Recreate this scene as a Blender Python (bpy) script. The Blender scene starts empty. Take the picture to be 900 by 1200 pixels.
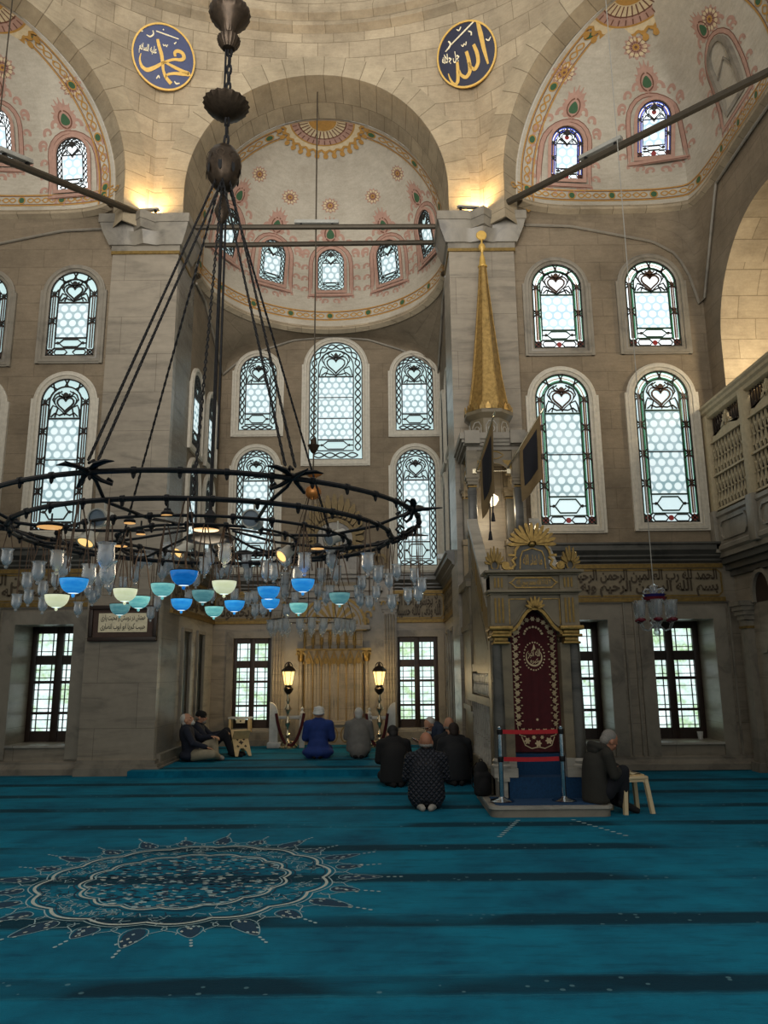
import bpy, bmesh, math, random
from mathutils import Vector, Matrix
PI = math.pi
SC = bpy.context.scene
COL = SC.collection
random.seed(7)

# ------------------------------------------------------------ camera
F = 890.0; PITCH = math.radians(11.8); ROLL = math.radians(0.5); EYE = Vector((0, 0, 1.6))
fwd = Vector((0, math.cos(PITCH), math.sin(PITCH)))
up0 = Vector((0, -math.sin(PITCH), math.cos(PITCH))); r0 = Vector((1, 0, 0))
rgt = r0 * math.cos(ROLL) - up0 * math.sin(ROLL)
upv = up0 * math.cos(ROLL) + r0 * math.sin(ROLL)
cd = bpy.data.cameras.new('camera'); cam = bpy.data.objects.new('camera', cd); COL.objects.link(cam)
m = Matrix.Identity(4)
for i in range(3):
    m[i][0] = rgt[i]; m[i][1] = upv[i]; m[i][2] = -fwd[i]; m[i][3] = EYE[i]
cam.matrix_world = m
cd.sensor_fit = 'HORIZONTAL'; cd.sensor_width = 36.0; cd.lens = 36.0 * F / 900.0
cd.clip_start = 0.05; cd.clip_end = 400
SC.camera = cam

def ray(u, v): return fwd + rgt * ((u - 450) / F) + upv * ((600 - v) / F)
def at(u, v, Y):
    d = ray(u, v); return EYE + d * (Y / d.y)
def atX(u, v, X):
    d = ray(u, v); return EYE + d * (X / d.x)
def atZ(u, v, Z):
    d = ray(u, v); return EYE + d * ((Z - EYE.z) / d.z)
def pix(p):
    d = Vector(p) - EYE; z = d.dot(fwd)
    return 450 + F * d.dot(rgt) / z, 600 - F * d.dot(upv) / z

# ------------------------------------------------------------ view, world
vs = SC.view_settings
SC.display_settings.display_device = 'sRGB'
vs.view_transform = 'Standard'; vs.look = 'None'; vs.gamma = 1.0; vs.use_curve_mapping = False
vs.exposure = 0.0
SC.cycles.use_denoising = True
SC.cycles.max_bounces = 8; SC.cycles.transparent_max_bounces = 24
SC.cycles.diffuse_bounces = 4; SC.cycles.sample_clamp_indirect = 6.0
WORLD_STRENGTH = 0.66
w = bpy.data.worlds.new('sky'); SC.world = w; w.use_nodes = True
wn = w.node_tree; wn.nodes.clear()
wo = wn.nodes.new('ShaderNodeOutputWorld'); wb = wn.nodes.new('ShaderNodeBackground')
tc = wn.nodes.new('ShaderNodeTexCoord'); sx = wn.nodes.new('ShaderNodeSeparateXYZ'); cr = wn.nodes.new('ShaderNodeValToRGB')
wn.links.new(tc.outputs['Generated'], sx.inputs[0]); wn.links.new(sx.outputs['Z'], cr.inputs[0])
cr.color_ramp.elements[0].position = 0.0; cr.color_ramp.elements[0].color = (0.55, 0.56, 0.52, 1)
cr.color_ramp.elements[1].position = 0.6; cr.color_ramp.elements[1].color = (1.0, 0.97, 0.90, 1)
wn.links.new(cr.outputs[0], wb.inputs[0]); wb.inputs[1].default_value = WORLD_STRENGTH
wn.links.new(wb.outputs[0], wo.inputs[0])

def lamp(name, kind, loc, power, color, size=0.1, target=None, spot=None):
    l = bpy.data.lights.new(name, kind); l.energy = power; l.color = color
    if kind == 'AREA': l.size = size
    elif kind in ('POINT', 'SPOT'): l.shadow_soft_size = size
    if kind == 'SPOT': l.spot_size = math.radians(spot or 90); l.spot_blend = 0.8
    o = bpy.data.objects.new(name, l); COL.objects.link(o); o.location = loc
    if target is not None:
        o.rotation_euler = (Vector(target) - Vector(loc)).to_track_quat('-Z', 'Y').to_euler()
    return o

# added fill lamp behind the camera to brighten the domes, as from entrance windows
dl = lamp('dome_fill_lamp', 'AREA', (-1.22, -2.6, 7.6), 520, (1.0, 0.96, 0.90), 7.0, (-1.22, 11.5, 12.6))
dl.data.spread = math.radians(75)

# ------------------------------------------------------------ materials
def lin(c):
    return tuple(((x / 255) / 12.92 if x / 255 <= 0.04045 else ((x / 255 + 0.055) / 1.055) ** 2.4) for x in c)
def C4(c): return (*lin(c), 1)
class NT:
    def __init__(s, name):
        s.m = bpy.data.materials.new(name); s.m.use_nodes = True; s.t = s.m.node_tree; s.t.nodes.clear()
        s.out = s.n('OutputMaterial')
    def n(s, kind, **kw):
        nd = s.t.nodes.new('ShaderNode' + kind)
        for k, v in kw.items(): setattr(nd, k, v)
        return nd
    def l(s, a, b): s.t.links.new(a, b)
    def val(s, x):
        nd = s.n('Value'); nd.outputs[0].default_value = x; return nd.outputs[0]
    def math(s, op, a, b=None, c=None, clamp=False):
        nd = s.n('Math', operation=op); nd.use_clamp = clamp
        for i, x in enumerate((a, b, c)):
            if x is None: continue
            if isinstance(x, (int, float)): nd.inputs[i].default_value = x
            else: s.l(x, nd.inputs[i])
        return nd.outputs[0]
    def vmath(s, op, a, b=None):
        nd = s.n('VectorMath', operation=op)
        for i, x in enumerate((a, b)):
            if x is None: continue
            if isinstance(x, (tuple, list)): nd.inputs[i].default_value = x
            else: s.l(x, nd.inputs[i])
        return nd.outputs['Value'] if op in ('LENGTH', 'DISTANCE', 'DOT_PRODUCT') else nd.outputs['Vector']
    def mix(s, f, a, b, mode='MIX'):
        nd = s.n('Mix', data_type='RGBA', blend_type=mode)
        for sock, x in ((nd.inputs['Factor'], f), (nd.inputs[6], a), (nd.inputs[7], b)):
            if isinstance(x, (int, float)): sock.default_value = x
            elif isinstance(x, tuple): sock.default_value = x
            else: s.l(x, sock)
        return nd.outputs[2]
    def noise(s, vec, scale, detail=4, rough=0.55, dist=0.0):
        nd = s.n('TexNoise'); s.l(vec, nd.inputs['Vector'])
        nd.inputs['Scale'].default_value = scale; nd.inputs['Detail'].default_value = detail
        nd.inputs['Roughness'].default_value = rough; nd.inputs['Distortion'].default_value = dist
        return nd.outputs['Fac']
    def ramp(s, fac, *stops):
        nd = s.n('ValToRGB'); e = nd.color_ramp.elements
        while len(e) < len(stops): e.new(0.5)
        for i, (p, c) in enumerate(stops): e[i].position = p; e[i].color = c
        s.l(fac, nd.inputs[0]); return nd.outputs[0]
    def coord(s, which='Object', scale=None):
        o = s.n('TexCoord').outputs[which]
        if scale: o = s.vmath('MULTIPLY', o, scale)
        return o
    def bsdf(s, color, rough=0.7, metal=0.0, bump=None, bstr=0.3, bdist=0.01, spec=0.5, **kw):
        b = s.n('BsdfPrincipled')
        for sock, x in ((b.inputs['Base Color'], color), (b.inputs['Roughness'], rough), (b.inputs['Metallic'], metal)):
            if isinstance(x, (int, float, tuple)): sock.default_value = x
            else: s.l(x, sock)
        b.inputs['Specular IOR Level'].default_value = spec
        for k, v in kw.items(): b.inputs[k.replace('_', ' ')].default_value = v
        if bump is not None:
            bp = s.n('Bump'); bp.inputs['Strength'].default_value = bstr; bp.inputs['Distance'].default_value = bdist
            s.l(bump, bp.inputs['Height']); s.l(bp.outputs[0], b.inputs['Normal'])
        s.l(b.outputs[0], s.out.inputs[0]); return b

def plain(name, rgb, rough=0.7, metal=0.0, var=0.12, scale=14.0, spec=0.5, bump=0.15, **kw):
    t = NT(name); co = t.coord()
    n = t.noise(co, scale, 5)
    a = tuple(x * (1 - var) for x in lin(rgb)) + (1,); b = tuple(min(1, x * (1 + var)) for x in lin(rgb)) + (1,)
    t.bsdf(t.ramp(n, (0.3, a), (0.7, b)), rough, metal, n, bump, 0.01, spec, **kw); return t.m

def stone(name, base, mortar, bw=0.75, bh=0.34, rough=0.85, mort=0.008, stain=0.35, dark=(60, 52, 42), bvar=0.14):
    t = NT(name); uv = t.n('UVMap').outputs[0]; ob = t.coord()
    br = t.n('TexBrick'); t.l(uv, br.inputs['Vector'])
    br.inputs['Scale'].default_value = 1.0; br.inputs['Mortar Size'].default_value = mort; br.inputs['Mortar Smooth'].default_value = 0.4
    br.inputs['Brick Width'].default_value = bw; br.inputs['Row Height'].default_value = bh; br.inputs['Bias'].default_value = 0.0
    a = lin(base)
    br.inputs['Color1'].default_value = tuple(x * (1 - bvar) for x in a) + (1,); br.inputs['Color2'].default_value = tuple(x * (1 + bvar) for x in a) + (1,)
    br.inputs['Mortar'].default_value = C4(mortar)
    n1 = t.noise(ob, 1.3, 6, 0.65); n2 = t.noise(t.vmath('MULTIPLY', ob, (5, 5, 22)), 1.0, 5, 0.6); n3 = t.noise(ob, 30, 3)
    c = t.mix(t.math('MULTIPLY', t.ramp(n1, (0.42, (0, 0, 0, 1)), (0.72, (1, 1, 1, 1))), stain), br.outputs['Color'], C4(dark))
    c = t.mix(0.35, c, t.ramp(n2, (0.3, (0.55, 0.52, 0.5, 1)), (0.7, (1, 1, 1, 1))), 'MULTIPLY')
    c = t.mix(0.25, c, t.ramp(n3, (0.3, (0.6, 0.6, 0.6, 1)), (0.7, (1, 1, 1, 1))), 'MULTIPLY')
    h = t.math('ADD', t.math('MULTIPLY', br.outputs['Fac'], -0.6), t.math('ADD', t.math('MULTIPLY', n2, 0.3), t.math('MULTIPLY', n3, 0.3)))
    t.bsdf(c, rough, 0, h, 0.5, 0.02, 0.25); return t.m

def marble(name, base, vein, rough=0.35, stretch=(0.6, 0.6, 3.5), joint=True):
    t = NT(name); ob = t.coord(); uv = t.n('UVMap').outputs[0]
    n1 = t.noise(t.vmath('MULTIPLY', ob, stretch), 1.6, 8, 0.62, 0.8); n2 = t.noise(ob, 9, 5)
    a = lin(base); c = t.ramp(n1, (0.32, C4(vein)), (0.5, tuple(x * 0.95 for x in a) + (1,)), (0.75, tuple(min(1, x * 1.12) for x in a) + (1,)))
    c = t.mix(0.3, c, t.ramp(n2, (0.3, (0.6, 0.6, 0.6, 1)), (0.7, (1, 1, 1, 1))), 'MULTIPLY')
    if joint:
        br = t.n('TexBrick'); t.l(uv, br.inputs['Vector']); br.inputs['Scale'].default_value = 1.0
        br.inputs['Mortar Size'].default_value = 0.004; br.inputs['Brick Width'].default_value = 1.35; br.inputs['Row Height'].default_value = 0.72
        br.inputs['Color1'].default_value = (0.9, 0.9, 0.9, 1); br.inputs['Color2'].default_value = (1, 1, 1, 1); br.inputs['Mortar'].default_value = (0.5, 0.48, 0.45, 1)
        c = t.mix(1.0, c, br.outputs['Color'], 'MULTIPLY')
    t.bsdf(c, rough, 0, n2, 0.08, 0.01, 0.4); return t.m

def glow(name, rgb, strength, rough=0.3):
    t = NT(name); b = t.bsdf(C4(rgb), rough); b.inputs['Emission Color'].default_value = C4(rgb); b.inputs['Emission Strength'].default_value = strength
    return t.m

def lamp_glass(name, rgb, strength, clear=0.5):
    t = NT(name); e = t.n('Emission'); e.inputs[0].default_value = C4(rgb); e.inputs[1].default_value = strength
    tr = t.n('BsdfTransparent'); mx = t.n('MixShader'); mx.inputs[0].default_value = 1 - clear; t.l(tr.outputs[0], mx.inputs[1]); t.l(e.outputs[0], mx.inputs[2]); t.l(mx.outputs[0], t.out.inputs[0]); return t.m

def dotted_glass(name, spacing, bg, fg, strength, rad=0.36):
    """daylit pane of bull's-eye glass: rows of bright round panes in a greyer ground"""
    t = NT(name); ob = t.n('UVMap').outputs[0]
    p = t.vmath('MULTIPLY', ob, (1 / spacing, 1 / spacing, 0))
    S3 = 1.7320508
    def cell(off):
        q = t.vmath('ADD', p, off); q = t.vmath('DIVIDE', q, (1, S3, 1)); q = t.vmath('FRACTION', q)
        q = t.vmath('SUBTRACT', q, (0.5, 0.5, 0)); q = t.vmath('MULTIPLY', q, (1, S3, 0)); return t.vmath('LENGTH', q)
    d = t.math('MINIMUM', cell((100, 100, 0)), cell((100.5, 100 + S3 / 2, 0)))
    f = t.ramp(d, (rad - 0.03, (1, 1, 1, 1)), (rad + 0.05, (0, 0, 0, 1)))
    n = t.noise(t.coord(), 2.2, 2)
    c = t.mix(f, C4(bg), C4(fg))
    c = t.mix(t.math('MULTIPLY', t.ramp(n, (0.4, (0, 0, 0, 1)), (0.75, (1, 1, 1, 1))), 0.5), c, C4((235, 246, 250)))
    b = t.bsdf((0.25, 0.28, 0.3, 1), 0.25); t.l(c, b.inputs['Emission Color']); b.inputs['Emission Strength'].default_value = strength
    return t.m

def garden_glass(name, strength):
    """daylit pane of rippled glass with the garden's greens blurred behind it"""
    t = NT(name); ob = t.coord()
    n = t.noise(ob, 3.2, 3, 0.6); n2 = t.noise(ob, 26, 3, 0.7); v = t.n('TexVoronoi'); t.l(ob, v.inputs['Vector']); v.inputs['Scale'].default_value = 24
    c = t.ramp(n, (0.36, C4((215, 232, 232))), (0.5, C4((178, 205, 198))), (0.62, C4((120, 165, 92))), (0.75, C4((200, 222, 205))))
    c = t.mix(0.55, c, t.ramp(n2, (0.35, (0.45, 0.5, 0.5, 1)), (0.65, (1, 1, 1, 1))), 'MULTIPLY')
    c = t.mix(t.math('MULTIPLY', v.outputs['Distance'], 0.4), c, C4((235, 244, 244)))
    b = t.bsdf((0.2, 0.22, 0.22, 1), 0.25); t.l(c, b.inputs['Emission Color']); b.inputs['Emission Strength'].default_value = strength
    return t.m

def clear_glass(name, tint, body=0.12, col=(0.8, 0.87, 0.92, 1)):
    t = NT(name); tr = t.n('BsdfTransparent'); tr.inputs[0].default_value = (*tint, 1)
    gl = t.n('BsdfGlossy'); gl.inputs['Roughness'].default_value = 0.08; gl.inputs[0].default_value = (0.95, 0.97, 1, 1)
    df = t.n('BsdfTranslucent'); df.inputs[0].default_value = col
    lw = t.n('LayerWeight'); lw.inputs['Blend'].default_value = 0.35
    m1 = t.n('MixShader'); m1.inputs[0].default_value = body; t.l(tr.outputs[0], m1.inputs[1]); t.l(df.outputs[0], m1.inputs[2])
    m2 = t.n('MixShader'); t.l(lw.outputs['Facing'], m2.inputs[0]); t.l(m1.outputs[0], m2.inputs[1]); t.l(gl.outputs[0], m2.inputs[2])
    t.l(m2.outputs[0], t.out.inputs[0]); return t.m

M = {}
M['stone'] = stone('wall_stone', (142, 127, 106), (128, 114, 95), 0.9, 0.36, stain=0.5, dark=(84, 74, 60), bvar=0.05)
M['stone_light'] = stone('arch_stone', (176, 160, 134), (140, 126, 102), 0.62, 0.36, stain=0.55, dark=(104, 92, 74))
M['voussoir'] = stone('voussoir_stone', (174, 159, 133), (132, 118, 96), 0.36, 1.2, stain=0.5, dark=(100, 90, 72))
M['marble'] = marble('grey_marble', (152, 141, 124), (124, 115, 101))
M['marble_olive'] = marble('olive_marble', (122, 110, 88), (92, 84, 68), 0.4, (1, 1, 2.5), False)
M['gold_spire'] = plain('spire_gilding', (164, 134, 80), 0.42, 0.8, 0.3, 18)
M['marble_pale'] = marble('pale_marble', (176, 170, 158), (128, 124, 116), 0.3)
M['marble_trim'] = marble('trim_marble', (140, 132, 118), (100, 94, 85), 0.4, (1, 1, 1), False)
M['marble_dark'] = marble('dark_marble', (88, 86, 80), (52, 52, 50), 0.35, (1, 1, 2), False)
M['frame_stone'] = plain('window_surround_stone', (192, 184, 168), 0.6)
M['plaster'] = stone('dome_plaster', (206, 197, 179), (206, 197, 179), 3, 3, 0.8, 0.0, 0.45, (150, 138, 120))
M['paint_pink'] = plain('painted_pink', (172, 136, 120), 0.85)
M['paint_brown'] = plain('painted_brown', (112, 74, 58), 0.85)
M['paint_ochre'] = plain('painted_ochre', (176, 132, 66), 0.85)
M['paint_green'] = plain('painted_green', (58, 92, 62), 0.85)
M['paint_cream'] = plain('painted_cream', (205, 186, 150), 0.85)
M['gold'] = plain('old_gold', (142, 116, 66), 0.36, 0.8, 0.35, 30)
M['gold_dull'] = plain('dull_gold', (128, 104, 56), 0.5, 0.6, 0.25, 20)
M['gold_paint'] = plain('gold_paint', (200, 162, 82), 0.5, 0.3, 0.1)
M['iron'] = plain('black_iron', (34, 34, 36), 0.42, 0.7, 0.3, 40)
M['rod'] = plain('rod_iron', (72, 64, 52), 0.6, 0.5)
M['bronze'] = plain('dark_bronze', (58, 47, 36), 0.45, 0.7, 0.3, 30)
M['brass'] = plain('polished_brass', (210, 198, 170), 0.22, 0.9)
M['chrome'] = plain('chrome', (190, 198, 204), 0.15, 1.0, 0.03)
M['lead'] = plain('window_tracery', (40, 38, 34), 0.6, 0.2)
M['lead_green'] = plain('green_tracery', (34, 62, 46), 0.5, 0.1)
M['lead_brown'] = plain('brown_tracery', (74, 50, 36), 0.5, 0.1)
M['wood_dark'] = plain('dark_wood', (42, 28, 20), 0.5, 0, 0.3, 8)
M['wood_pale'] = plain('pale_wood', (206, 180, 132), 0.55, 0, 0.12, 10)
M['lattice'] = plain('painted_lattice', (176, 160, 128), 0.6)
M['glass_pale'] = glow('daylit_pale_glass', (176, 202, 204), 0.8)
M['glass_mid'] = glow('daylit_side_glass', (204, 226, 230), 0.9)
M['glass_bright'] = glow('daylit_bright_glass', (236, 248, 252), 1.25)
M['glass_dot'] = dotted_glass('daylit_dotted_glass', 0.165, (124, 158, 164), (226, 244, 244), 0.95, 0.37)
M['glass_dot_bright'] = dotted_glass('daylit_dotted_bright_glass', 0.165, (160, 196, 212), (246, 252, 255), 1.15, 0.38)
M['glass_garden'] = garden_glass('garden_glass', 1.7)
M['glass_green'] = glow('green_stained_glass', (52, 120, 84), 0.55)
M['glass_blue'] = glow('blue_stained_glass', (70, 84, 178), 0.8)
M['glass_red'] = glow('red_stained_glass', (120, 40, 38), 0.5)
M['glass_amber'] = glow('amber_stained_glass', (168, 120, 70), 0.5)
M['crystal'] = clear_glass('clear_glass', (0.94, 0.96, 0.97), 0.30, (0.88, 0.9, 0.92, 1))
M['navy'] = plain('navy_enamel', (17, 20, 46), 0.4)
M['blue'] = plain('blue_enamel', (44, 54, 94), 0.45)
M['velvet'] = plain('red_velvet', (70, 8, 16), 0.85, 0, 0.2)
M['embroidery'] = plain('gold_embroidery', (206, 184, 146), 0.5, 0.2)
M['belt'] = plain('red_belt', (176, 24, 34), 0.7)
M['black'] = plain('black_cloth', (14, 14, 16), 0.9)
M['white'] = plain('white_cloth', (224, 224, 220), 0.9)
M['paper'] = plain('paper', (226, 214, 182), 0.9)
M['ink'] = plain('ink', (30, 26, 22), 0.8)
M['skin'] = plain('skin', (190, 140, 112), 0.55, 0, 0.08)
M['plastic'] = plain('beige_plastic', (206, 184, 144), 0.4, 0, 0.04)
M['floor_carpet_dark'] = plain('dark_blue_carpet', (12, 56, 92), 0.95, 0, 0.2, 40)

# ------------------------------------------------------------ mesh builder
class MB:
    def __init__(s): s.v = []; s.f = []; s.fm = []; s.fu = []
    def add(s, vs, fs, mat=0, m=None, uv=None):
        k = len(s.v)
        s.v += [tuple(m @ Vector(p)) if m is not None else tuple(p) for p in vs]
        for i, f in enumerate(fs):
            s.f.append(tuple(k + j for j in f)); s.fm.append(mat); s.fu.append(uv[i] if uv else None)
    def quad(s, a, b, c, d, mat=0, uv=None): s.add([a, b, c, d], [(0, 1, 2, 3)], mat, None, [uv] if uv else None)
    def box(s, x0, x1, y0, y1, z0, z1, mat=0, m=None):
        vs = [(x, y, z) for z in (z0, z1) for y in (y0, y1) for x in (x0, x1)]
        s.add(vs, [(0, 2, 3, 1), (4, 5, 7, 6), (0, 1, 5, 4), (2, 6, 7, 3), (0, 4, 6, 2), (1, 3, 7, 5)], mat, m)
    def cbox(s, x0, x1, y0, y1, z0, z1, b=0.01, mat=0, m=None):
        """box with chamfered edges"""
        bm = bmesh.new(); bmesh.ops.create_cube(bm, size=1.0)
        for q in bm.verts: q.co = Vector(((x0 + x1) / 2 + q.co.x * (x1 - x0), (y0 + y1) / 2 + q.co.y * (y1 - y0), (z0 + z1) / 2 + q.co.z * (z1 - z0)))
        bmesh.ops.bevel(bm, geom=bm.edges[:], offset=b, segments=2, affect='EDGES', profile=0.5)
        bm.verts.index_update(); s.add([q.co.copy() for q in bm.verts], [tuple(q.index for q in f.verts) for f in bm.faces], mat, m); bm.free()
    def prism(s, poly, y0, y1, mat=0, m=None):
        """polygon in (x, z), extruded along y; y0 is the near side"""
        n = len(poly); vs = [(x, y0, z) for x, z in poly] + [(x, y1, z) for x, z in poly]
        a = sum(poly[i][0] * poly[(i + 1) % n][1] - poly[(i + 1) % n][0] * poly[i][1] for i in range(n))
        fs = [tuple(range(n)), tuple(range(2 * n - 1, n - 1, -1))] + [(i + n, (i + 1) % n + n, (i + 1) % n, i) for i in range(n)]
        if a < 0: fs = [tuple(reversed(f)) for f in fs]
        s.add(vs, fs, mat, m)
    def prismz(s, poly, z0, z1, mat=0, m=None, top=None):
        n = len(poly); tp = top or poly
        vs = [(x, y, z0) for x, y in poly] + [(x, y, z1) for x, y in tp]
        a = sum(poly[i][0] * poly[(i + 1) % n][1] - poly[(i + 1) % n][0] * poly[i][1] for i in range(n))
        fs = [tuple(range(n - 1, -1, -1)), tuple(range(n, 2 * n))] + [(i, (i + 1) % n, (i + 1) % n + n, i + n) for i in range(n)]
        if a < 0: fs = [tuple(reversed(f)) for f in fs]
        s.add(vs, fs, mat, m)
    def tube(s, path, r, n=8, mat=0, closed=False, m=None, flat=1.0):
        P = [Vector(p) for p in path]; L = len(P); rr = r if isinstance(r, (list, tuple)) else [r] * L
        vs = []; up = None
        for i in range(L):
            if closed: t = P[(i + 1) % L] - P[i - 1]
            else: t = P[min(i + 1, L - 1)] - P[max(i - 1, 0)]
            t = t.normalized() if t.length > 1e-9 else Vector((0, 0, 1))
            if up is None:
                up = Vector((0, 0, 1)) if abs(t.z) < 0.9 else Vector((1, 0, 0))
            a = up - t * up.dot(t)
            if a.length < 1e-6: a = t.orthogonal()
            a.normalize(); up = a; b = t.cross(a)
            for k in range(n):
                q = 2 * PI * k / n; vs.append(P[i] + (a * math.cos(q) * flat + b * math.sin(q)) * rr[i])
        fs = []
        for i in range(L if closed else L - 1):
            for k in range(n):
                j = (i + 1) % L; fs.append((i * n + k, i * n + (k + 1) % n, j * n + (k + 1) % n, j * n + k))
        if not closed: fs += [tuple(range(n - 1, -1, -1)), tuple(range((L - 1) * n, L * n))]
        s.add(vs, fs, mat, m)
    def lathe(s, prof, n=20, c=(0, 0, 0), mat=0, m=None, rib=None, sx=1.0, sy=1.0, capb=True, capt=True):
        vs = []; L = len(prof)
        for r, z in prof:
            for k in range(n):
                q = 2 * PI * k / n; g = r * (rib(k, z) if rib else 1)
                vs.append((c[0] + g * math.cos(q) * sx, c[1] + g * math.sin(q) * sy, c[2] + z))
        fs = [(i * n + k, i * n + (k + 1) % n, (i + 1) * n + (k + 1) % n, (i + 1) * n + k) for i in range(L - 1) for k in range(n)]
        if capb: fs.append(tuple(range(n - 1, -1, -1)))
        if capt: fs.append(tuple(range((L - 1) * n, L * n)))
        s.add(vs, fs, mat, m)
    def ball(s, c, rx, ry=None, rz=None, n=14, k=9, mat=0, m=None):
        ry = ry or rx; rz = rz or rx
        pr = [(math.sin(PI * (i + 0.02) / (k + 0.04)) if 0 < i < k else 0.02, -math.cos(PI * i / k)) for i in range(k + 1)]
        T = Matrix.Translation(Vector(c)) @ Matrix.Diagonal((rx, ry, rz, 1))
        s.lathe(pr, n, (0, 0, 0), mat, (m @ T) if m is not None else T)
    def grid(s, fn, nu, nv, mat=0, uvf=None, flip=False):
        vs = [fn(i / nu, j / nv) for j in range(nv + 1) for i in range(nu + 1)]; fs = []; uv = []
        for j in range(nv):
            for i in range(nu):
                a = j * (nu + 1) + i; q = (a, a + 1, a + nu + 2, a + nu + 1)
                tt = [(i, j), (i + 1, j), (i + 1, j + 1), (i, j + 1)]
                if flip: q = tuple(reversed(q)); tt.reverse()
                fs.append(q)
                if uvf: uv.append([uvf(x / nu, y / nv) for x, y in tt])
        s.add(vs, fs, mat, None, uv if uvf else None)
    def ribbon(s, path, w, mapf, mat=0, closed=False, off=0.004, thick=0.0):
        """flat band along a 2-D path, laid on a surface by mapf(x, y, off) -> point; w may be a list"""
        P = [Vector((p[0], p[1])) for p in path]; L = len(P); ww = w if isinstance(w, (list, tuple)) else [w] * L
        A = []; B = []
        for i in range(L):
            t = (P[(i + 1) % L] - P[i - 1]) if closed else (P[min(i + 1, L - 1)] - P[max(i - 1, 0)])
            if t.length < 1e-9: t = Vector((1, 0))
            t.normalize(); nn = Vector((-t.y, t.x)) * ww[i] / 2
            A.append(P[i] + nn); B.append(P[i] - nn)
        vs = [mapf(p.x, p.y, off) for p in A] + [mapf(p.x, p.y, off) for p in B]
        fs = [(i, (i + 1) % L, L + (i + 1) % L, L + i) for i in range(L if closed else L - 1)]
        fs = [tuple(reversed(f)) for f in fs]
        if thick:
            k = 2 * L
            vs += [mapf(p.x, p.y, off - thick) for p in A] + [mapf(p.x, p.y, off - thick) for p in B]
            for i in range(L if closed else L - 1):
                j = (i + 1) % L
                fs += [(i, j, k + j, k + i), (L + j, L + i, k + L + i, k + L + j)]
        s.add(vs, fs, mat)
    def blob(s, poly, mapf, mat=0, off=0.004, thick=0.0):
        """filled 2-D outline laid on a surface"""
        n = len(poly)
        a = sum(poly[i][0] * poly[(i + 1) % n][1] - poly[(i + 1) % n][0] * poly[i][1] for i in range(n))
        if a < 0: poly = poly[::-1]
        cx = sum(p[0] for p in poly) / n; cy = sum(p[1] for p in poly) / n
        vs = [mapf(x, y, off) for x, y in poly] + [mapf(cx, cy, off)]
        fs = [(i, (i + 1) % n, n) for i in range(n)]
        if thick:
            vs += [mapf(x, y, off - thick) for x, y in poly]
            fs += [(i, n + 1 + i, n + 1 + (i + 1) % n, (i + 1) % n) for i in range(n)]
        s.add(vs, fs, mat)
    def build(s, name, mats, parent=None, matrix=None, smooth=40, loc=None):
        me = bpy.data.meshes.new(name); me.from_pydata(s.v, [], s.f)
        if not isinstance(mats, (list, tuple)): mats = [mats]
        for mm in mats: me.materials.append(M[mm] if isinstance(mm, str) else mm)
        me.polygons.foreach_set('material_index', s.fm)
        uvl = me.uv_layers.new(name='UVMap'); data = uvl.data
        for p, cu in zip(me.polygons, s.fu):
            nn = p.normal; ax = max(range(3), key=lambda i: abs(nn[i]))
            for q, li in enumerate(p.loop_indices):
                if cu: data[li].uv = cu[q]
                else:
                    c = me.vertices[me.loops[li].vertex_index].co
                    data[li].uv = (c.y, c.z) if ax == 0 else ((c.x, c.z) if ax == 1 else (c.x, c.y))
        me.polygons.foreach_set('use_smooth', [True] * len(me.polygons))
        me.set_sharp_from_angle(angle=math.radians(smooth)); me.update()
        o = bpy.data.objects.new(name, me); COL.objects.link(o)
        if parent is not None: o.parent = parent
        if matrix is not None: o.matrix_local = matrix
        if loc is not None: o.location = loc
        return o

def tag(o, label, cat, group=None, kind=None):
    o['label'] = label; o['category'] = cat
    if group: o['group'] = group
    if kind: o['kind'] = kind
    return o
def thing(name, label, cat, loc=(0, 0, 0), rz=0.0, group=None, kind=None, matrix=None):
    o = bpy.data.objects.new(name, None); COL.objects.link(o); o.empty_display_size = 0.1
    if matrix is not None: o.matrix_world = matrix
    else: o.location = loc; o.rotation_euler = (0, 0, rz)
    return tag(o, label, cat, group, kind)
def frame_at(origin, xdir, zdir=(0, 0, 1)):
    """matrix whose local X runs along xdir, Z up, Y = into the wall"""
    x = Vector(xdir).normalized(); z = Vector(zdir); z = (z - x * z.dot(x)).normalized(); y = z.cross(x)
    r = Matrix.Identity(4)
    for i in range(3): r[i][0] = x[i]; r[i][1] = y[i]; r[i][2] = z[i]; r[i][3] = origin[i]
    return r

# ------------------------------------------------------------ arabic lettering
import unicodedata
FORMS = {}
for cp in range(0xFE70, 0xFEFD):
    d = unicodedata.decomposition(chr(cp)).split()
    if len(d) == 2 and d[0] in ('<isolated>', '<initial>', '<medial>', '<final>'): FORMS.setdefault(chr(int(d[1], 16)), {})[d[0][1:-1]] = chr(cp)
    elif len(d) == 3 and d[1] == '0644' and d[0] in ('<isolated>', '<final>'): FORMS.setdefault('\u0644' + chr(int(d[2], 16)), {})[d[0][1:-1]] = chr(cp)
def shape(txt):
    """joined letter forms in drawing order, left to right"""
    toks = []; i = 0
    while i < len(txt):
        if txt[i:i + 2] in FORMS: toks.append(txt[i:i + 2]); i += 2
        else: toks.append(txt[i]); i += 1
    out = []
    for k, t in enumerate(toks):
        fm = FORMS.get(t)
        if not fm: out.append(t); continue
        prv = FORMS.get(toks[k - 1], {}) if k else {}; nxt = FORMS.get(toks[k + 1], {}) if k + 1 < len(toks) else {}
        jp = 'initial' in prv; jn = 'initial' in fm and ('final' in nxt)
        key = 'medial' if jp and jn and 'medial' in fm else 'final' if jp and 'final' in fm else 'initial' if jn else 'isolated'
        out.append(fm.get(key, fm.get('isolated', t)))
    return ''.join(reversed(out))
TEXTS = {}
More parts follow.
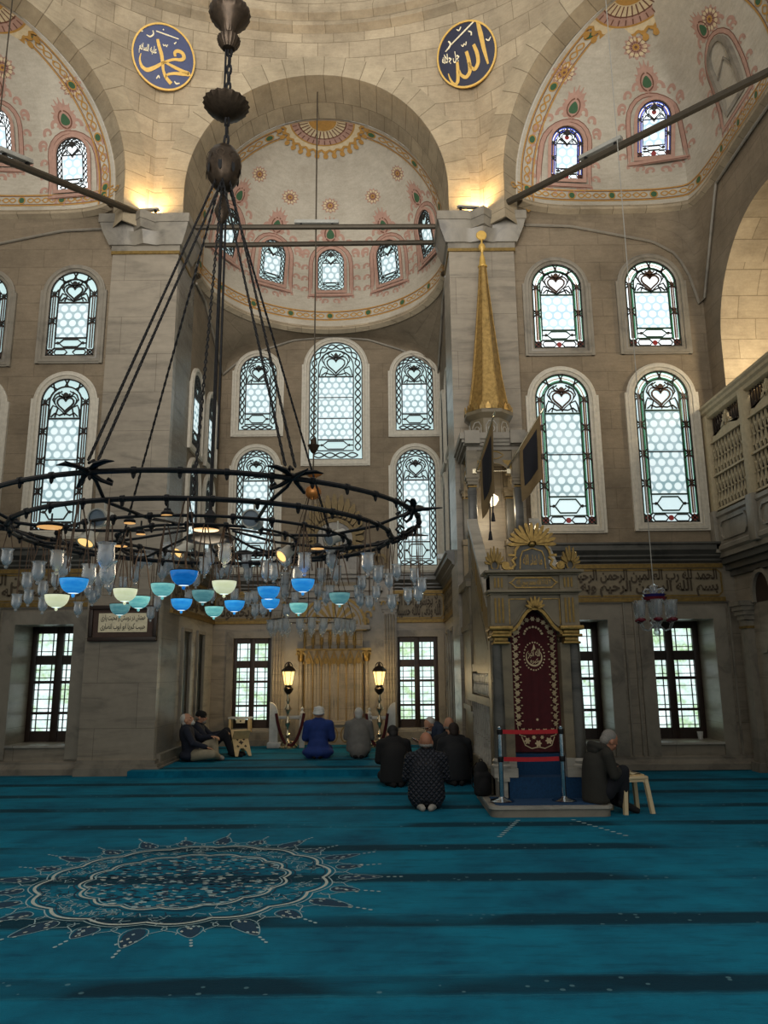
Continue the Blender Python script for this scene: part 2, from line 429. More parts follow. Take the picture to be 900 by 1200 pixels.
def lettering(txt, bold=0.01):
    """flat outline of a line of writing: verts (x, y) centred on 0 and its faces, for a line of unit width"""
    if (txt, bold) in TEXTS: return TEXTS[(txt, bold)]
    cu = bpy.data.curves.new('writing', 'FONT'); cu.body = shape(txt); cu.offset = bold; cu.resolution_u = 3
    o = bpy.data.objects.new('writing', cu); COL.objects.link(o)
    bpy.context.view_layer.update()
    ev = o.evaluated_get(bpy.context.evaluated_depsgraph_get()); me = ev.to_mesh()
    vs = [(p.co.x, p.co.y) for p in me.vertices]; fs = [tuple(f.vertices) for f in me.polygons]
    ev.to_mesh_clear(); bpy.data.objects.remove(o); bpy.data.curves.remove(cu)
    if not vs: vs = [(0, 0), (1, 0), (1, 1)]; fs = []
    x0 = min(p[0] for p in vs); x1 = max(p[0] for p in vs); y0 = min(p[1] for p in vs); y1 = max(p[1] for p in vs)
    k = 1.0 / max(x1 - x0, 1e-6)
    vs = [((x - (x0 + x1) / 2) * k, (y - (y0 + y1) / 2) * k) for x, y in vs]
    TEXTS[(txt, bold)] = (vs, fs, (y1 - y0) * k); return TEXTS[(txt, bold)]
def write(mb, txt, cx, cz, w, h, mapf, mat=0, off=0.01, bold=0.012):
    vs, fs, asp = lettering(txt, bold)
    mb.add([mapf(cx + x * w, cz + y * h / asp, off) for x, y in vs], fs, mat)
def plane_map(y=0.0):
    return lambda x, z, off: (x, y - off, z)
# ============================================================ the setting
YB = 12.9      # wall on either side of the apse
YP = 12.75     # front of the piers
YA = 16.7      # back of the apse
CX, CY = -1.22, 5.35   # centre of the dome
AX0, AX1 = -3.75, 1.32 # side walls of the apse
XR = 5.9       # right wall
XL = 2 * CX - XR
ST = 'structure'
def wallmap(y=YB): return lambda x, z, off: (x, y - off, z)

# ---- carpet material
def carpet_material():
    t = NT('teal_carpet'); ob = t.coord(); sp = t.n('SeparateXYZ'); t.l(ob, sp.inputs[0])
    n1 = t.noise(ob, 1.1, 6, 0.65); n2 = t.noise(t.vmath('MULTIPLY', ob, (3, 9, 3)), 2.0, 5, 0.7); n3 = t.noise(ob, 120, 2)
    nrow = t.noise(t.vmath('MULTIPLY', ob, (0.55, 0.96, 1)), 1.0, 2, 0.4)
    y = t.math('ADD', sp.outputs['Y'], t.math('MULTIPLY', t.math('SUBTRACT', n2, 0.5), 0.07))
    ph = t.math('FRACT', t.math('DIVIDE', t.math('SUBTRACT', y, 4.36 - 0.52 - 1.045 * 10), 1.045))
    d = t.math('ABSOLUTE', t.math('SUBTRACT', ph, 0.5))
    band = t.ramp(d, (0.085, (1, 1, 1, 1)), (0.155, (0, 0, 0, 1)))
    brk = t.ramp(nrow, (0.36, (0.15, 0.15, 0.15, 1)), (0.47, (1, 1, 1, 1)))
    pat = t.math('MULTIPLY', band, brk)
    n4 = t.noise(t.vmath('MULTIPLY', ob, (1.2, 6, 1)), 1.6, 6, 0.7)
    base = t.ramp(n1, (0.3, C4((2, 76, 104))), (0.7, C4((8, 122, 152))))
    base = t.mix(t.ramp(n4, (0.5, (0, 0, 0, 1)), (0.72, (0.75, 0.75, 0.75, 1))), base, C4((2, 58, 84)))
    base = t.mix(0.25, base, t.ramp(n3, (0.3, (0.55, 0.6, 0.6, 1)), (0.7, (1, 1, 1, 1))), 'MULTIPLY')
    c = t.mix(t.math('MULTIPLY', pat, 0.9), base, C4((2, 28, 44)))
    # thin woven lines and small flowers along each row
    ln = t.math('ABSOLUTE', t.math('SUBTRACT', d, 0.125)); lf = t.math('LESS_THAN', ln, 0.006)
    c = t.mix(t.math('MULTIPLY', lf, 0.4), c, C4((40, 110, 130)))
    v = t.n('TexVoronoi'); t.l(ob, v.inputs['Vector']); v.inputs['Scale'].default_value = 9.0
    fl = t.math('MULTIPLY', t.math('LESS_THAN', v.outputs['Distance'], 0.13), t.math('LESS_THAN', d, 0.10))
    c = t.mix(t.math('MULTIPLY', fl, 0.35), c, C4((120, 165, 175)))
    h = t.math('ADD', n3, t.math('MULTIPLY', n2, 0.6))
    t.bsdf(c, 0.9, 0, h, 0.35, 0.01, 0.15, Sheen_Weight=0.12, Sheen_Roughness=0.35, Sheen_Tint=(0.08, 0.62, 0.8, 1)); return t.m
M['carpet'] = carpet_material()
M['carpet_pale'] = plain('carpet_pale_wool', (150, 178, 184), 0.95, 0, 0.2, 60)
M['carpet_cream'] = plain('carpet_cream_wool', (176, 186, 180), 0.95, 0, 0.2, 60)
M['carpet_navy'] = plain('carpet_navy_wool', (3, 52, 78), 0.95, 0, 0.2, 60)

fl = MB(); fl.grid(lambda u, v: (XL + (XR + 0.2 - XL) * u, -3.0 + (YB + 0.02 + 3.0) * v, 0.0), 40, 40, 0)
# woven medallion
mc = Vector((-1.58, 6.48)); fmap = lambda x, y, off: (mc.x + x, mc.y + y, off)
def scallop(r, n, amp, k=160, ph=0.0): return [((r + amp * abs(math.sin(n * a / 2 + ph))) * math.cos(a), (r + amp * abs(math.sin(n * a / 2 + ph))) * math.sin(a)) for a in (2 * PI * i / k for i in range(k))]
rr = random.Random(3)
for i in range(1100):
    a = rr.random() * 2 * PI; r = 0.78 * math.sqrt(rr.random())
    x, y = r * math.cos(a), r * math.sin(a); q = rr.random() * PI; l = 0.010 + 0.024 * rr.random()
    p = [(x + l * math.cos(q + b) * (1 + 0.25 * math.cos(3 * b)), y + 0.55 * l * math.sin(q + b)) for b in (2 * PI * j / 7 for j in range(7))]
    fl.blob(p, fmap, 3 if i % 3 else (1 if i % 2 else 2), 0.0012 + 0.0004 * (i % 3))
for i in range(260):
    a = rr.random() * 2 * PI; r = 0.86 + 0.22 * rr.random(); x, y = r * math.cos(a), r * math.sin(a)
    s0 = rr.random() * 6; l = 0.03 + 0.04 * rr.random()
    fl.ribbon([(x + l * (j / 5 - 0.5) * 2 * math.cos(s0) + 0.03 * math.sin(j * 1.6) * math.sin(s0), y + l * (j / 5 - 0.5) * 2 * math.sin(s0) - 0.03 * math.sin(j * 1.6) * math.cos(s0)) for j in range(6)], 0.008, fmap, 1 if i % 3 else 3, False, 0.002)
for r, n, am, wd, mt in ((0.76, 16, 0.05, 0.02, 2), (0.80, 16, 0.05, 0.012, 3), (0.725, 16, 0.05, 0.010, 1), (1.07, 16, 0.06, 0.024, 2), (1.035, 16, 0.06, 0.010, 3), (1.115, 16, 0.06, 0.010, 1)):
    fl.ribbon(scallop(r, n, am), wd, fmap, mt, True, 0.003)
for k in range(24):
    a = 2 * PI * k / 24; ca, sa = math.cos(a), math.sin(a); L = 0.34 if k % 2 == 0 else 0.22
    T = lambda p: (ca * p[0] - sa * p[1], sa * p[0] + ca * p[1])
    fl.blob([T((1.2 + L * 0.5 + L * 0.5 * math.cos(b), 0.06 * math.sin(b) * (1 - 0.5 * math.cos(b)))) for b in (2 * PI * j / 14 for j in range(14))], fmap, 3, 0.0015)
    fl.ribbon([T((1.2 + L * 0.5 + L * 0.52 * math.cos(b), 0.075 * math.sin(b) * (1 - 0.5 * math.cos(b)))) for b in (2 * PI * j / 18 for j in range(18))], 0.006, fmap, 1, True, 0.003)
    for q in range(7):
        b = rr.random(); x, y = 1.2 + L * b, (rr.random() - 0.5) * 0.11
        fl.blob([T((x + 0.015 * math.cos(c) * (1 + 0.3 * math.cos(4 * c)), y + 0.011 * math.sin(c))) for c in (2 * PI * j / 8 for j in range(8))], fmap, 1 if q % 2 else 2, 0.0034)
    for sgn in (-1, 1):
        fl.ribbon([T((1.16 + 0.03 * j, sgn * (0.13 + 0.05 * math.sin(j * 0.9)))) for j in range(7)], 0.008, fmap, 1, False, 0.003)
    for q in range(3): 
        x = 1.2 + L + 0.05 * (q + 1); fl.blob([T((x + 0.018 * math.cos(c), 0.012 * math.sin(c))) for c in (2 * PI * j / 6 for j in range(6))], fmap, 1, 0.003)
# small woven pattern in front of the pulpit
for sgn in (-1, 1):
    for j in range(10):
        x, y = 3.30 + sgn * (0.30 + 0.035 * j), 2.25 - 0.09 * j
        fl.blob([(x + 0.03 * math.cos(c), y + 0.02 * math.sin(c)) for c in (2 * PI * q / 6 for q in range(6))], fmap, 1, 0.003)
tag(fl.build('floor', ['carpet', 'carpet_pale', 'carpet_cream', 'carpet_navy']), 'teal prayer carpet with dark row bands and a woven round medallion', 'carpet', None, ST)

pf = MB()
pf.prismz([(-4.03, 12.38), (AX1 + 0.1, 12.38), (AX1 + 0.1, YA), (AX0 - 0.1, YA), (AX0 - 0.1, 12.9), (-4.03, 12.7)], -0.02, 0.10)
tag(pf.build('floor_apse', ['carpet']), 'raised teal carpeted step of the prayer niche bay', 'carpet', None, ST)

# ---- walls with rectangular openings
def wall_holes(mb, x0, x1, z0, z1, holes, depth, y=0.0, mat=0, rmat=0, cell=None, sill=None):
    xs = sorted({x0, x1, *[h[0] for h in holes], *[h[1] for h in holes]}); zs = sorted({z0, z1, *[h[2] for h in holes], *[h[3] for h in holes]})
    xs = [x for x in xs if x0 <= x <= x1]; zs = [z for z in zs if z0 <= z <= z1]
    for i in range(len(xs) - 1):
        for j in range(len(zs) - 1):
            xc, zc = (xs[i] + xs[i + 1]) / 2, (zs[j] + zs[j + 1]) / 2
            if any(h[0] < xc < h[1] and h[2] < zc < h[3] for h in holes): continue
            mb.quad((xs[i], y, zs[j]), (xs[i + 1], y, zs[j]), (xs[i + 1], y, zs[j + 1]), (xs[i], y, zs[j + 1]), mat)
    for a, b, c, d in holes:
        e = y + depth
        mb.quad((a, y, c), (a, y, d), (a, e, d), (a, e, c), rmat); mb.quad((b, y, c), (b, e, c), (b, e, d), (b, y, d), rmat)
        mb.quad((a, y, d), (b, y, d), (b, e, d), (a, e, d), rmat); mb.quad((a, y, c), (a, e, c), (b, e, c), (b, y, c), rmat)

def X(u, v, Y): return at(u, v, Y).x
def Z(u, v, Y): return at(u, v, Y).z
# openings of the low windows
RH = [(X(774, 869, YB), X(848.6, 869, YB), Z(811, 869.5, YB), Z(800, 725.5, YB))]
wl = RH[0][1] - RH[0][0]; xr1 = X(721, 868, YB); RH.insert(0, (xr1 - wl, xr1, RH[0][2], RH[0][3]))
LH = [(X(6, 874.3, YB), X(77, 873, YB), Z(40, 873.6, YB), Z(55, 732, YB))]
AH = [(X(465.5, 852, YA), X(515, 852, YA), Z(490, 852.6, YA), Z(490, 746, YA)), (X(270.5, 853, YA), X(316, 853, YA), Z(294, 853.5, YA), Z(294, 748, YA))]

def moulding(mb, x0, x1, y, z0, prof, mat=0):
    """horizontal moulding on a wall facing -Y: prof = [(out, dz), ...] from bottom to top"""
    for i in range(len(prof) - 1):
        (a, c), (b, d) = prof[i], prof[i + 1]
        mb.quad((x0, y - a, z0 + c), (x1, y - a, z0 + c), (x1, y - b, z0 + d), (x0, y - b, z0 + d), mat)
    for x in (x0, x1):
        n = len(prof); vs = [(x, y - a, z0 + c) for a, c in prof] + [(x, y, z0 + prof[-1][1]), (x, y, z0 + prof[0][1])]
        mb.add(vs, [tuple(range(n + 2)) if x == x0 else tuple(range(n + 1, -1, -1))], mat)
    mb.quad((x0, y - prof[-1][0], z0 + prof[-1][1]), (x1, y - prof[-1][0], z0 + prof[-1][1]), (x1, y, z0 + prof[-1][1]), (x0, y, z0 + prof[-1][1]), mat)
    mb.quad((x0, y, z0 + prof[0][1]), (x1, y, z0 + prof[0][1]), (x1, y - prof[0][0], z0 + prof[0][1]), (x0, y - prof[0][0], z0 + prof[0][1]), mat)
CORNICE = [(0.02, 0), (0.05, 0.02), (0.05, 0.05), (0.09, 0.07), (0.14, 0.12), (0.14, 0.17), (0.17, 0.19), (0.17, 0.22)]

def back_wall(name, x0, x1, holes, label):
    mb = MB(); wall_holes(mb, x0, x1, 0, 10.6, holes, 0.75, YB, 1, 1)
    # upper part in rougher masonry, laid a little proud of the marble facing's back
    zt = 3.55
    mb2 = [(x0, x1, zt, 10.4)]
    for a, b, c, d in mb2: mb.quad((a, YB - 0.012, c), (b, YB - 0.012, c), (b, YB - 0.012, d), (a, YB - 0.012, d), 0)
    # plinth, window surrounds and panels
    moulding(mb, x0, x1, YB, 0.0, [(0.13, 0), (0.13, 0.09), (0.10, 0.11), (0.06, 0.16), (0.06, 0.19), (0.0, 0.21)], 2)
    for a, b, c, d in holes:
        for r0_, r1_ in ((0.0, 0.22), (0.27, 0.30)):
            o = 0.035
            mb.box(a - r1_, a - r0_, YB - o, YB, max(c - r1_, 0.2), d + r1_, 2); mb.box(b + r0_, b + r1_, YB - o, YB, max(c - r1_, 0.2), d + r1_, 2)
            mb.box(a - r0_, b + r0_, YB - o, YB, d + r0_, d + r1_, 2)
            if r0_ == 0: mb.box(a - r0_, b + r0_, YB - o - 0.01, YB, c - 0.035, c, 3)
    return tag(mb.build(name, ['stone', 'marble', 'marble_trim', 'marble_pale']), label, 'wall', None, ST)
back_wall('wall_back_right', 2.30, XR + 0.12, RH, 'stone wall right of the pulpit with marble lower part')
back_wall('wall_back_left', XL, -4.80, LH, 'stone wall left of the left pier with marble lower part')

def piers():
    for side, nm in ((-1, 'left'), (1, 'right')):
        mb = MB(); a, b = (-4.97, AX0) if side < 0 else (1.24, 2.44)
        xi = AX0 if side < 0 else 1.24
        mb.quad((a, YP, 0), (b, YP, 0), (b, YP, 9.2), (a, YP, 9.2), 0)
        inner, outer = (b, a) if side < 0 else (a, b)
        if side < 0:
            mb.quad((inner, YP, 0), (inner, 13.95, 0), (inner, 13.95, 9.2), (inner, YP, 9.2), 1)
            mb.quad((outer, YB, 0), (outer, YP, 0), (outer, YP, 9.2), (outer, YB, 9.2), 1)
        else:
            mb.quad((inner, 13.95, 0), (inner, YP, 0), (inner, YP, 9.2), (inner, 13.95, 9.2), 1)
            mb.quad((outer, YP, 0), (outer, YB, 0), (outer, YB, 9.2), (outer, YP, 9.2), 1)
        # plinth
        for k, (o, z0, z1) in enumerate(((0.14, 0, 0.12), (0.10, 0.12, 0.17), (0.05, 0.17, 0.23))):
            if side < 0: mb.box(a, b + o, YP - o, 13.9, z0, z1, 2)
            else: mb.box(a, b + o, YP - o, 13.2, z0, z1, 2)
        # gilt band and beaked capital
        mb.box(a - 0.02, b + 0.02, YP - 0.03, 13.6, 9.16, 9.22, 3)
        mid = (a + b) / 2
        tiers = [(0.02, 9.22, 0.02, 9.33, 0.0), (0.06, 9.33, 0.16, 9.55, 0.5), (0.16, 9.55, 0.20, 9.70, 1.0), (0.22, 9.70, 0.22, 9.87, 1.0)]
        def plan(o, k):
            y = YP - o; bk = 0.15 * k
            return [(a - o, 13.5), (a - o, y), (mid - 0.30, y), (mid - 0.20, y + 0.02), (mid + side * 0.02, y - bk), (mid + 0.20, y + 0.02), (mid + 0.30, y), (b + o, y), (b + o, 13.5)]
        for o0, z0, o1, z1, k in tiers: mb.prismz(plan(o0, k * (0.7 if k < 1 else 1)), z0, z1, 2, None, plan(o1, k))
        tag(mb.build('pier_' + nm, ['marble', 'marble_pale', 'marble_trim', 'gold_dull']), 'tall marble pier with beaked capital on the %s of the prayer niche bay' % nm, 'pier', None, ST)
piers()

# ---- domes
class Dome:
    """half dome over the plan curve r(theta), theta 0..pi from +t through +n to -t"""
    def __init__(s, c, t, n, rfun, z0, H): s.c = Vector(c); s.t = Vector(t).normalized(); s.n = Vector(n).normalized(); s.r = rfun; s.z0 = z0; s.H = H
    def p(s, th, ph):
        R0 = 2.5; st = s.H - R0; L = (st + R0 * PI / 2) * min(ph, PI / 2) / (PI / 2); rt = s.r(th)
        if L < st: r, z = rt, s.z0 + L
        else: q = (L - st) / R0; r, z = rt * math.cos(q), s.z0 + st + R0 * math.sin(q)
        d = s.t * math.cos(th) + s.n * math.sin(th)
        return Vector((s.c.x + d.x * r, s.c.y + d.y * r, z))
    def nrm(s, th, ph):
        e = 0.01; a = s.p(th + e, ph) - s.p(th - e, ph); b = s.p(th, min(ph + e, 1.5)) - s.p(th, ph - e)
        n = a.cross(b).normalized()
        if n.dot(Vector((s.c.x, s.c.y, s.z0 + 0.4)) - s.p(th, ph)) < 0: n = -n
        return n
    def find(s, u, v):
        best = None; lo = (0.02, 0.0); span = (PI - 0.04, 1.5)
        for it in range(3):
            for i in range(61):
                for j in range(41):
                    th = lo[0] + span[0] * i / 60; ph = lo[1] + span[1] * j / 40; q = s.p(th, ph)
                    if (q - EYE).dot(fwd) < 0.5: continue
                    a, b = pix(q); e = (a - u) ** 2 + (b - v) ** 2
                    if best is None or e < best[0]: best = (e, th, ph)
            span = (span[0] / 12, span[1] / 12); lo = (best[1] - span[0] / 2, max(0, best[2] - span[1] / 2))
        return best[1], best[2]
    def local(s, th0, ph0):
        """map (dx, dz, off) in metres around a place on the dome; dx to the viewer's right"""
        rr_ = max(s.r(th0) * math.cos(ph0), 0.3); arc = (s.p(th0, ph0 + 0.05) - s.p(th0, ph0 - 0.05 if ph0 > 0.05 else ph0)).length / (0.1 if ph0 > 0.05 else 0.05)
        def f(dx, dz, off):
            th = th0 - dx / rr_; ph = ph0 + dz / arc
            ph = min(max(ph, 0), 1.55); return s.p(th, ph) + s.nrm(th, ph) * off
        return f
    def frame(s, th, ph):
        """wall-like frame on the dome: X right, Y into the dome's shell"""
        n = s.nrm(th, ph); x = Vector((0, 0, 1)).cross(-n) * -1
        x = (-n).cross(Vector((0, 0, 1))).normalized(); z = x.cross(-n).normalized()
        if z.z < 0: z = -z
        return frame_at(s.p(th, ph), x, z)

def smin(a, b, p=10): return (a ** -p + b ** -p) ** (-1 / p)
def wall_dist(c, d, planes):
    best = 1e9
    for axis, val in planes:
        k = d[axis]
        if abs(k) > 1e-6:
            q = (val - c[axis]) / k
            if q > 0: best = min(best, q)
    return best
S2 = math.sqrt(0.5)
apse = Dome((CX, 13.9, 0), (1, 0, 0), (0, 1, 0), lambda th: 2.5, 9.42, 3.53)
mr = Vector((CX + 7.4 * S2, CY + 7.4 * S2, 0)); ml = Vector((CX - 7.4 * S2, CY + 7.4 * S2, 0))
def exr(mid, t, n, planes):
    def f(th):
        d = Vector(t) * math.cos(th) + Vector(n) * math.sin(th); return smin(2.5, wall_dist(mid, d, planes) - 0.02)
    return f
tr_, nr_ = (S2, -S2, 0), (S2, S2, 0); tl_, nl_ = (S2, S2, 0), (-S2, S2, 0)
mr2 = mr + Vector(nr_) * 0.35; ml2 = ml + Vector(nl_) * 0.35
PLR = [(1, YB), (0, XR)]; PLL = [(1, YB), (0, XL)]
exR = Dome(mr2, tr_, nr_, exr(mr2, tr_, nr_, PLR), 10.12, 2.83)
exL = Dome(ml2, tl_, nl_, exr(ml2, tl_, nl_, PLL), 10.12, 2.83)

def star(n, r1, r2, k=4): return [((r1 if i % 2 else r2) * math.cos(PI * i / n), (r1 if i % 2 else r2) * math.sin(PI * i / n)) for i in range(2 * n)]
def circle(r, n=18, cx=0, cy=0, ry=None): return [(cx + r * math.cos(2 * PI * i / n), cy + (ry or r) * math.sin(2 * PI * i / n)) for i in range(n)]
PM = ['plaster', 'paint_pink', 'paint_brown', 'paint_ochre', 'paint_green', 'paint_cream', 'stone_light']
def rosette(mb, f, r):
    mb.blob([((1 + 0.16 * math.cos(12 * a)) * r * math.cos(a), (1 + 0.16 * math.cos(12 * a)) * r * math.sin(a)) for a in (2 * PI * i / 72 for i in range(72))], f, 1, 0.004)
    for k in range(12):
        a = 2 * PI * k / 12; mb.blob(circle(r * 0.17, 8, r * 0.72 * math.cos(a), r * 0.72 * math.sin(a)), f, 5, 0.007)
        mb.ribbon([(r * 0.25 * math.cos(a + .26), r * 0.25 * math.sin(a + .26)), (r * 0.95 * math.cos(a + .26), r * 0.95 * math.sin(a + .26))], r * 0.05, f, 2, False, 0.008)
    mb.ribbon(circle(r * 0.42, 20), r * 0.07, f, 2, True, 0.009); mb.blob(circle(r * 0.30, 14), f, 3, 0.010); mb.blob(circle(r * 0.14, 10), f, 2, 0.012)
def scroll(mb, f, x, z, s, flip, mat, w=0.03):
    p = []; ww = []
    for i in range(16):
        q = i / 15; a = -0.6 + 5.2 * q; r = s * (1 - 0.75 * q)
        p.append((x + flip * (r * math.cos(a)), z + r * math.sin(a))); ww.append(w * (1.2 - 0.7 * q))
    mb.ribbon(p, ww, f, mat, False, 0.006)
def window_painting(mb, f, w, h):
    """painted flame-like surround of a dome window; f maps (dx, dz) about the window's centre"""
    o = 0.13; W = w / 2 + o
    path = [(-W, -h / 2 - o)] + [(-W, -h / 2 + (h - w / 2) * i / 6) for i in range(1, 7)]
    path += [(-W * math.cos(PI * i / 10), h / 2 - w / 2 + (w / 2 + o) * math.sin(PI * i / 10)) for i in range(1, 10)]
    path += [(W, -h / 2 + (h - w / 2) * i / 6) for i in range(6, 0, -1)] + [(W, -h / 2 - o)]
    mb.ribbon(path, 0.09, f, 1, True, 0.004); mb.ribbon([(x * 1.09, z * 1.05) for x, z in path], 0.014, f, 2, True, 0.007); mb.ribbon([(x * .9, z * .95) for x, z in path], 0.012, f, 2, True, 0.007)
    for sg in (-1, 1):
        for k in range(4):
            z = -h / 2 + k * h / 3.6; scroll(mb, f, sg * (W + 0.10), z, 0.085, sg, 1, 0.05); scroll(mb, f, sg * (W + 0.115), z + 0.01, 0.088, sg, 2, 0.012)
        for k in range(3):
            a = 0.35 + 0.42 * k; scroll(mb, f, sg * (W + 0.13) * math.cos(a), h / 2 - w / 2 + (W + 0.18) * math.sin(a), 0.10, sg, 1, 0.06)
            scroll(mb, f, sg * (W + 0.13) * math.cos(a), h / 2 - w / 2 + (W + 0.18) * math.sin(a), 0.105, sg, 2, 0.013)
        for k in range(3): scroll(mb, f, sg * (0.10 + 0.15 * k), -h / 2 - 0.27 + 0.05 * k, 0.08, sg, 1, 0.05); scroll(mb, f, sg * (0.10 + 0.15 * k), -h / 2 - 0.27 + 0.05 * k, 0.085, sg, 2, 0.012)
    zt = h / 2 + 0.36
    mb.blob([(0.22 * math.cos(a) * (1 + 0.12 * math.cos(8 * a)), zt + 0.04 + 0.26 * math.sin(a) * (1 + 0.12 * math.cos(8 * a))) for a in (2 * PI * i / 40 for i in range(40))], f, 1, 0.005)
    mb.ribbon([(0.13 * math.cos(a), zt + 0.16 * math.sin(a)) for a in (2 * PI * i / 20 for i in range(20))], 0.03, f, 2, True, 0.008)
    mb.blob([(0.09 * math.cos(a) * (1 - 0.4 * math.sin(a)), zt + 0.11 * math.sin(a)) for a in (2 * PI * i / 16 for i in range(16))], f, 4, 0.009)
    for k in range(7):
        a = PI * (k + 0.5) / 7; mb.ribbon([(0.16 * math.cos(a), zt + 0.05 + 0.2 * math.sin(a)), (0.26 * math.cos(a), zt + 0.06 + 0.34 * math.sin(a))], [0.06, 0.02], f, 1, False, 0.006)

def guilloche(mb, g, L, wd, gems, step=0.9):
    """painted border along a strip; g(s, t, off) with s along it and t across (-0.5..0.5)"""
    n = max(8, int(L / 0.12))
    for t in (-0.5, 0.5): mb.ribbon([(L * i / n, t * wd) for i in range(n + 1)], 0.028, g, 3, False, 0.006)
    for t in (-0.40, 0.40): mb.ribbon([(L * i / n, t * wd) for i in range(n + 1)], 0.012, g, 2, False, 0.006)
    x = 0.25
    while x < L - 0.2:
        for ph in (0, PI):
            for seg in (-1, 1):
                a0 = x + seg * 0.13
                mb.ribbon([(a0 + seg * 0.30 * i / 14, 0.22 * wd * math.sin(ph + 2 * PI * i / 14 * 1.0)) for i in range(15)], 0.026, g, 3, False, 0.007)
        mb.blob(circle(0.085, 14, x, 0), g, 3, 0.006); mb.blob(circle(0.06, 12, x, 0), g, 4, 0.009)
        mb.ribbon([(x + 0.5, 0), (x + step - 0.45, 0)], 0.014, g, 2, False, 0.006)
        x += step

def build_dome(d, name, label, wins, ros, sun, border_rim=True, nt=56, np_=26):
    mb = MB()
    mb.grid(lambda a, b: tuple(d.p(PI * a, b * 1.5695)), nt, np_, 0, lambda a, b: (a * 7.5, b * 4.5), True)
    # ring moulding at the foot
    for (o0, z0, o1, z1) in ((0.0, -0.16, 0.10, -0.10), (0.10, -0.10, 0.10, -0.02), (0.10, -0.02, 0.0, 0.03)):
        def ring(a, b, o0=o0, o1=o1, z0=z0, z1=z1):
            th = PI * a; r = d.r(th) - (o0 + (o1 - o0) * b); q = d.t * math.cos(th) + d.n * math.sin(th)
            return (d.c.x + q.x * r, d.c.y + q.y * r, d.z0 + z0 + (z1 - z0) * b)
        mb.grid(ring, nt, 1, 6, None, True)
    # plastered rim that meets the arch
    for th in (0.0, PI):
        def rim(a, b, th=th):
            q = d.p(th, a * PI / 2); c0 = Vector((d.c.x, d.c.y, d.z0 + d.H - 2.5)); e = q - c0
            if e.z < 0: e.z = 0
            return q + e.normalized() * (0.45 * b) + d.n * -0.005
        mb.grid(rim, 24, 1, 0)
    # painted border along the foot
    L = 2.45 * PI
    def g(s, t, off):
        th = PI - s / L * PI; ph = max(0.005, 0.09 + t / (d.H + 1.4) * 1.5); return d.p(th, ph) + d.nrm(th, ph) * off
    guilloche(mb, g, L, 0.22, True)
    if border_rim:
        # painted border up the edge behind the arch
        La = 2 * 3.9
        def g2(s, t, off):
            q = s / La * 2; sg, ph = (-1, q * PI / 2) if q <= 1 else (1, (2 - q) * PI / 2)
            inn = 0.22 - t; p0 = d.p(0.0 if sg > 0 else PI, min(ph, 1.569)); rh = math.hypot(p0.x - d.c.x, p0.y - d.c.y)
            if rh > 0.7: a = math.asin(inn / rh); th = a if sg > 0 else PI - a
            else:
                th = math.atan2(inn, sg * rh); st = d.H - 2.5; L = st + 2.5 * PI / 2
                ph = (st + 2.5 * math.acos(min(1, math.hypot(rh, inn) / 2.5))) / L * PI / 2
            return d.p(th, ph) + d.nrm(th, max(ph, 0.02)) * (off + 0.004)
        guilloche(mb, g2, La, 0.26, True)
    for (u, v, w_, h_) in wins:
        th, ph = d.find(u, v); window_painting(mb, d.local(th, ph), w_, h_)
    for (u, v, r) in ros:
        th, ph = d.find(u, v); rosette(mb, d.local(th, ph), r)
    if sun:
        # half sunburst medallion under the crown
        def fs(x, y, off):
            p = d.p(PI / 2, 1.50) ; base = Vector((d.c.x, d.c.y, d.z0 + d.H)) + d.t * x + d.n * (y + 0.02)
            rr2 = math.hypot(x, y) / max(d.r(PI / 2), 0.1); zz = 2.5 * (1 - math.sqrt(max(0, 1 - min(rr2, 0.95) ** 2)))
            return base - Vector((0, 0, zz + off + 0.02))
        K = 0.85
        def half(r, k=40, wob=0.0, nn=14): return [(r * (1 + wob * math.cos(2 * nn * a)) * math.cos(a), r * (1 + wob * math.cos(2 * nn * a)) * math.sin(a)) for a in (PI * i / k for i in range(k + 1))]
        for r, mt, of, wob in ((K, 3, 0.006, 0.05), (K * 0.92, 5, 0.010, 0.03), (K * 0.80, 3, 0.014, 0), (K * 0.76, 1, 0.018, 0), (K * 0.60, 2, 0.020, 0), (K * 0.57, 5, 0.022, 0), (K * 0.34, 3, 0.026, 0)):
            NA, NRr = 60, 7; vs = []
            for j in range(NRr + 1):
                for i in range(NA + 1):
                    a_ = PI * i / NA; q_ = r * j / NRr * (1 + (wob * math.cos(28 * a_) if j == NRr else 0)); vs.append(fs(q_ * math.cos(a_), q_ * math.sin(a_), of))
            mb.add(vs, [(j * (NA + 1) + i, j * (NA + 1) + i + 1, (j + 1) * (NA + 1) + i + 1, (j + 1) * (NA + 1) + i) for j in range(NRr) for i in range(NA)], mt)
        for k in range(15):
            a = PI * (k + 0.5) / 15
            mb.blob([(K * 1.08 * math.cos(a) + 0.06 * math.cos(b), K * 1.08 * math.sin(a) + 0.06 * math.sin(b)) for b in (2 * PI * i / 8 for i in range(8))], fs, 3, 0.008)
            mb.ribbon([(K * 0.36 * math.cos(a), K * 0.36 * math.sin(a)), (K * 0.6 * math.cos(a), K * 0.6 * math.sin(a))], 0.022, fs, 2, False, 0.028)
            mb.ribbon([(K * 0.64 * math.cos(a), K * 0.64 * math.sin(a)), (K * 0.75 * math.cos(a), K * 0.75 * math.sin(a))], 0.022, fs, 2, False, 0.024)
    return tag(mb.build(name, PM), label, 'dome', None, ST)
AW = [(388, 318, 0.62, 0.98), (318, 307, 0.62, 0.98), (457, 307, 0.62, 0.98), (265, 271, 0.62, 0.98), (503, 273, 0.62, 0.98)]
RW = [(663, 181, 0.62, 0.98), (765.5, 152, 0.62, 0.98), (852, 84, 0.62, 1.15)]
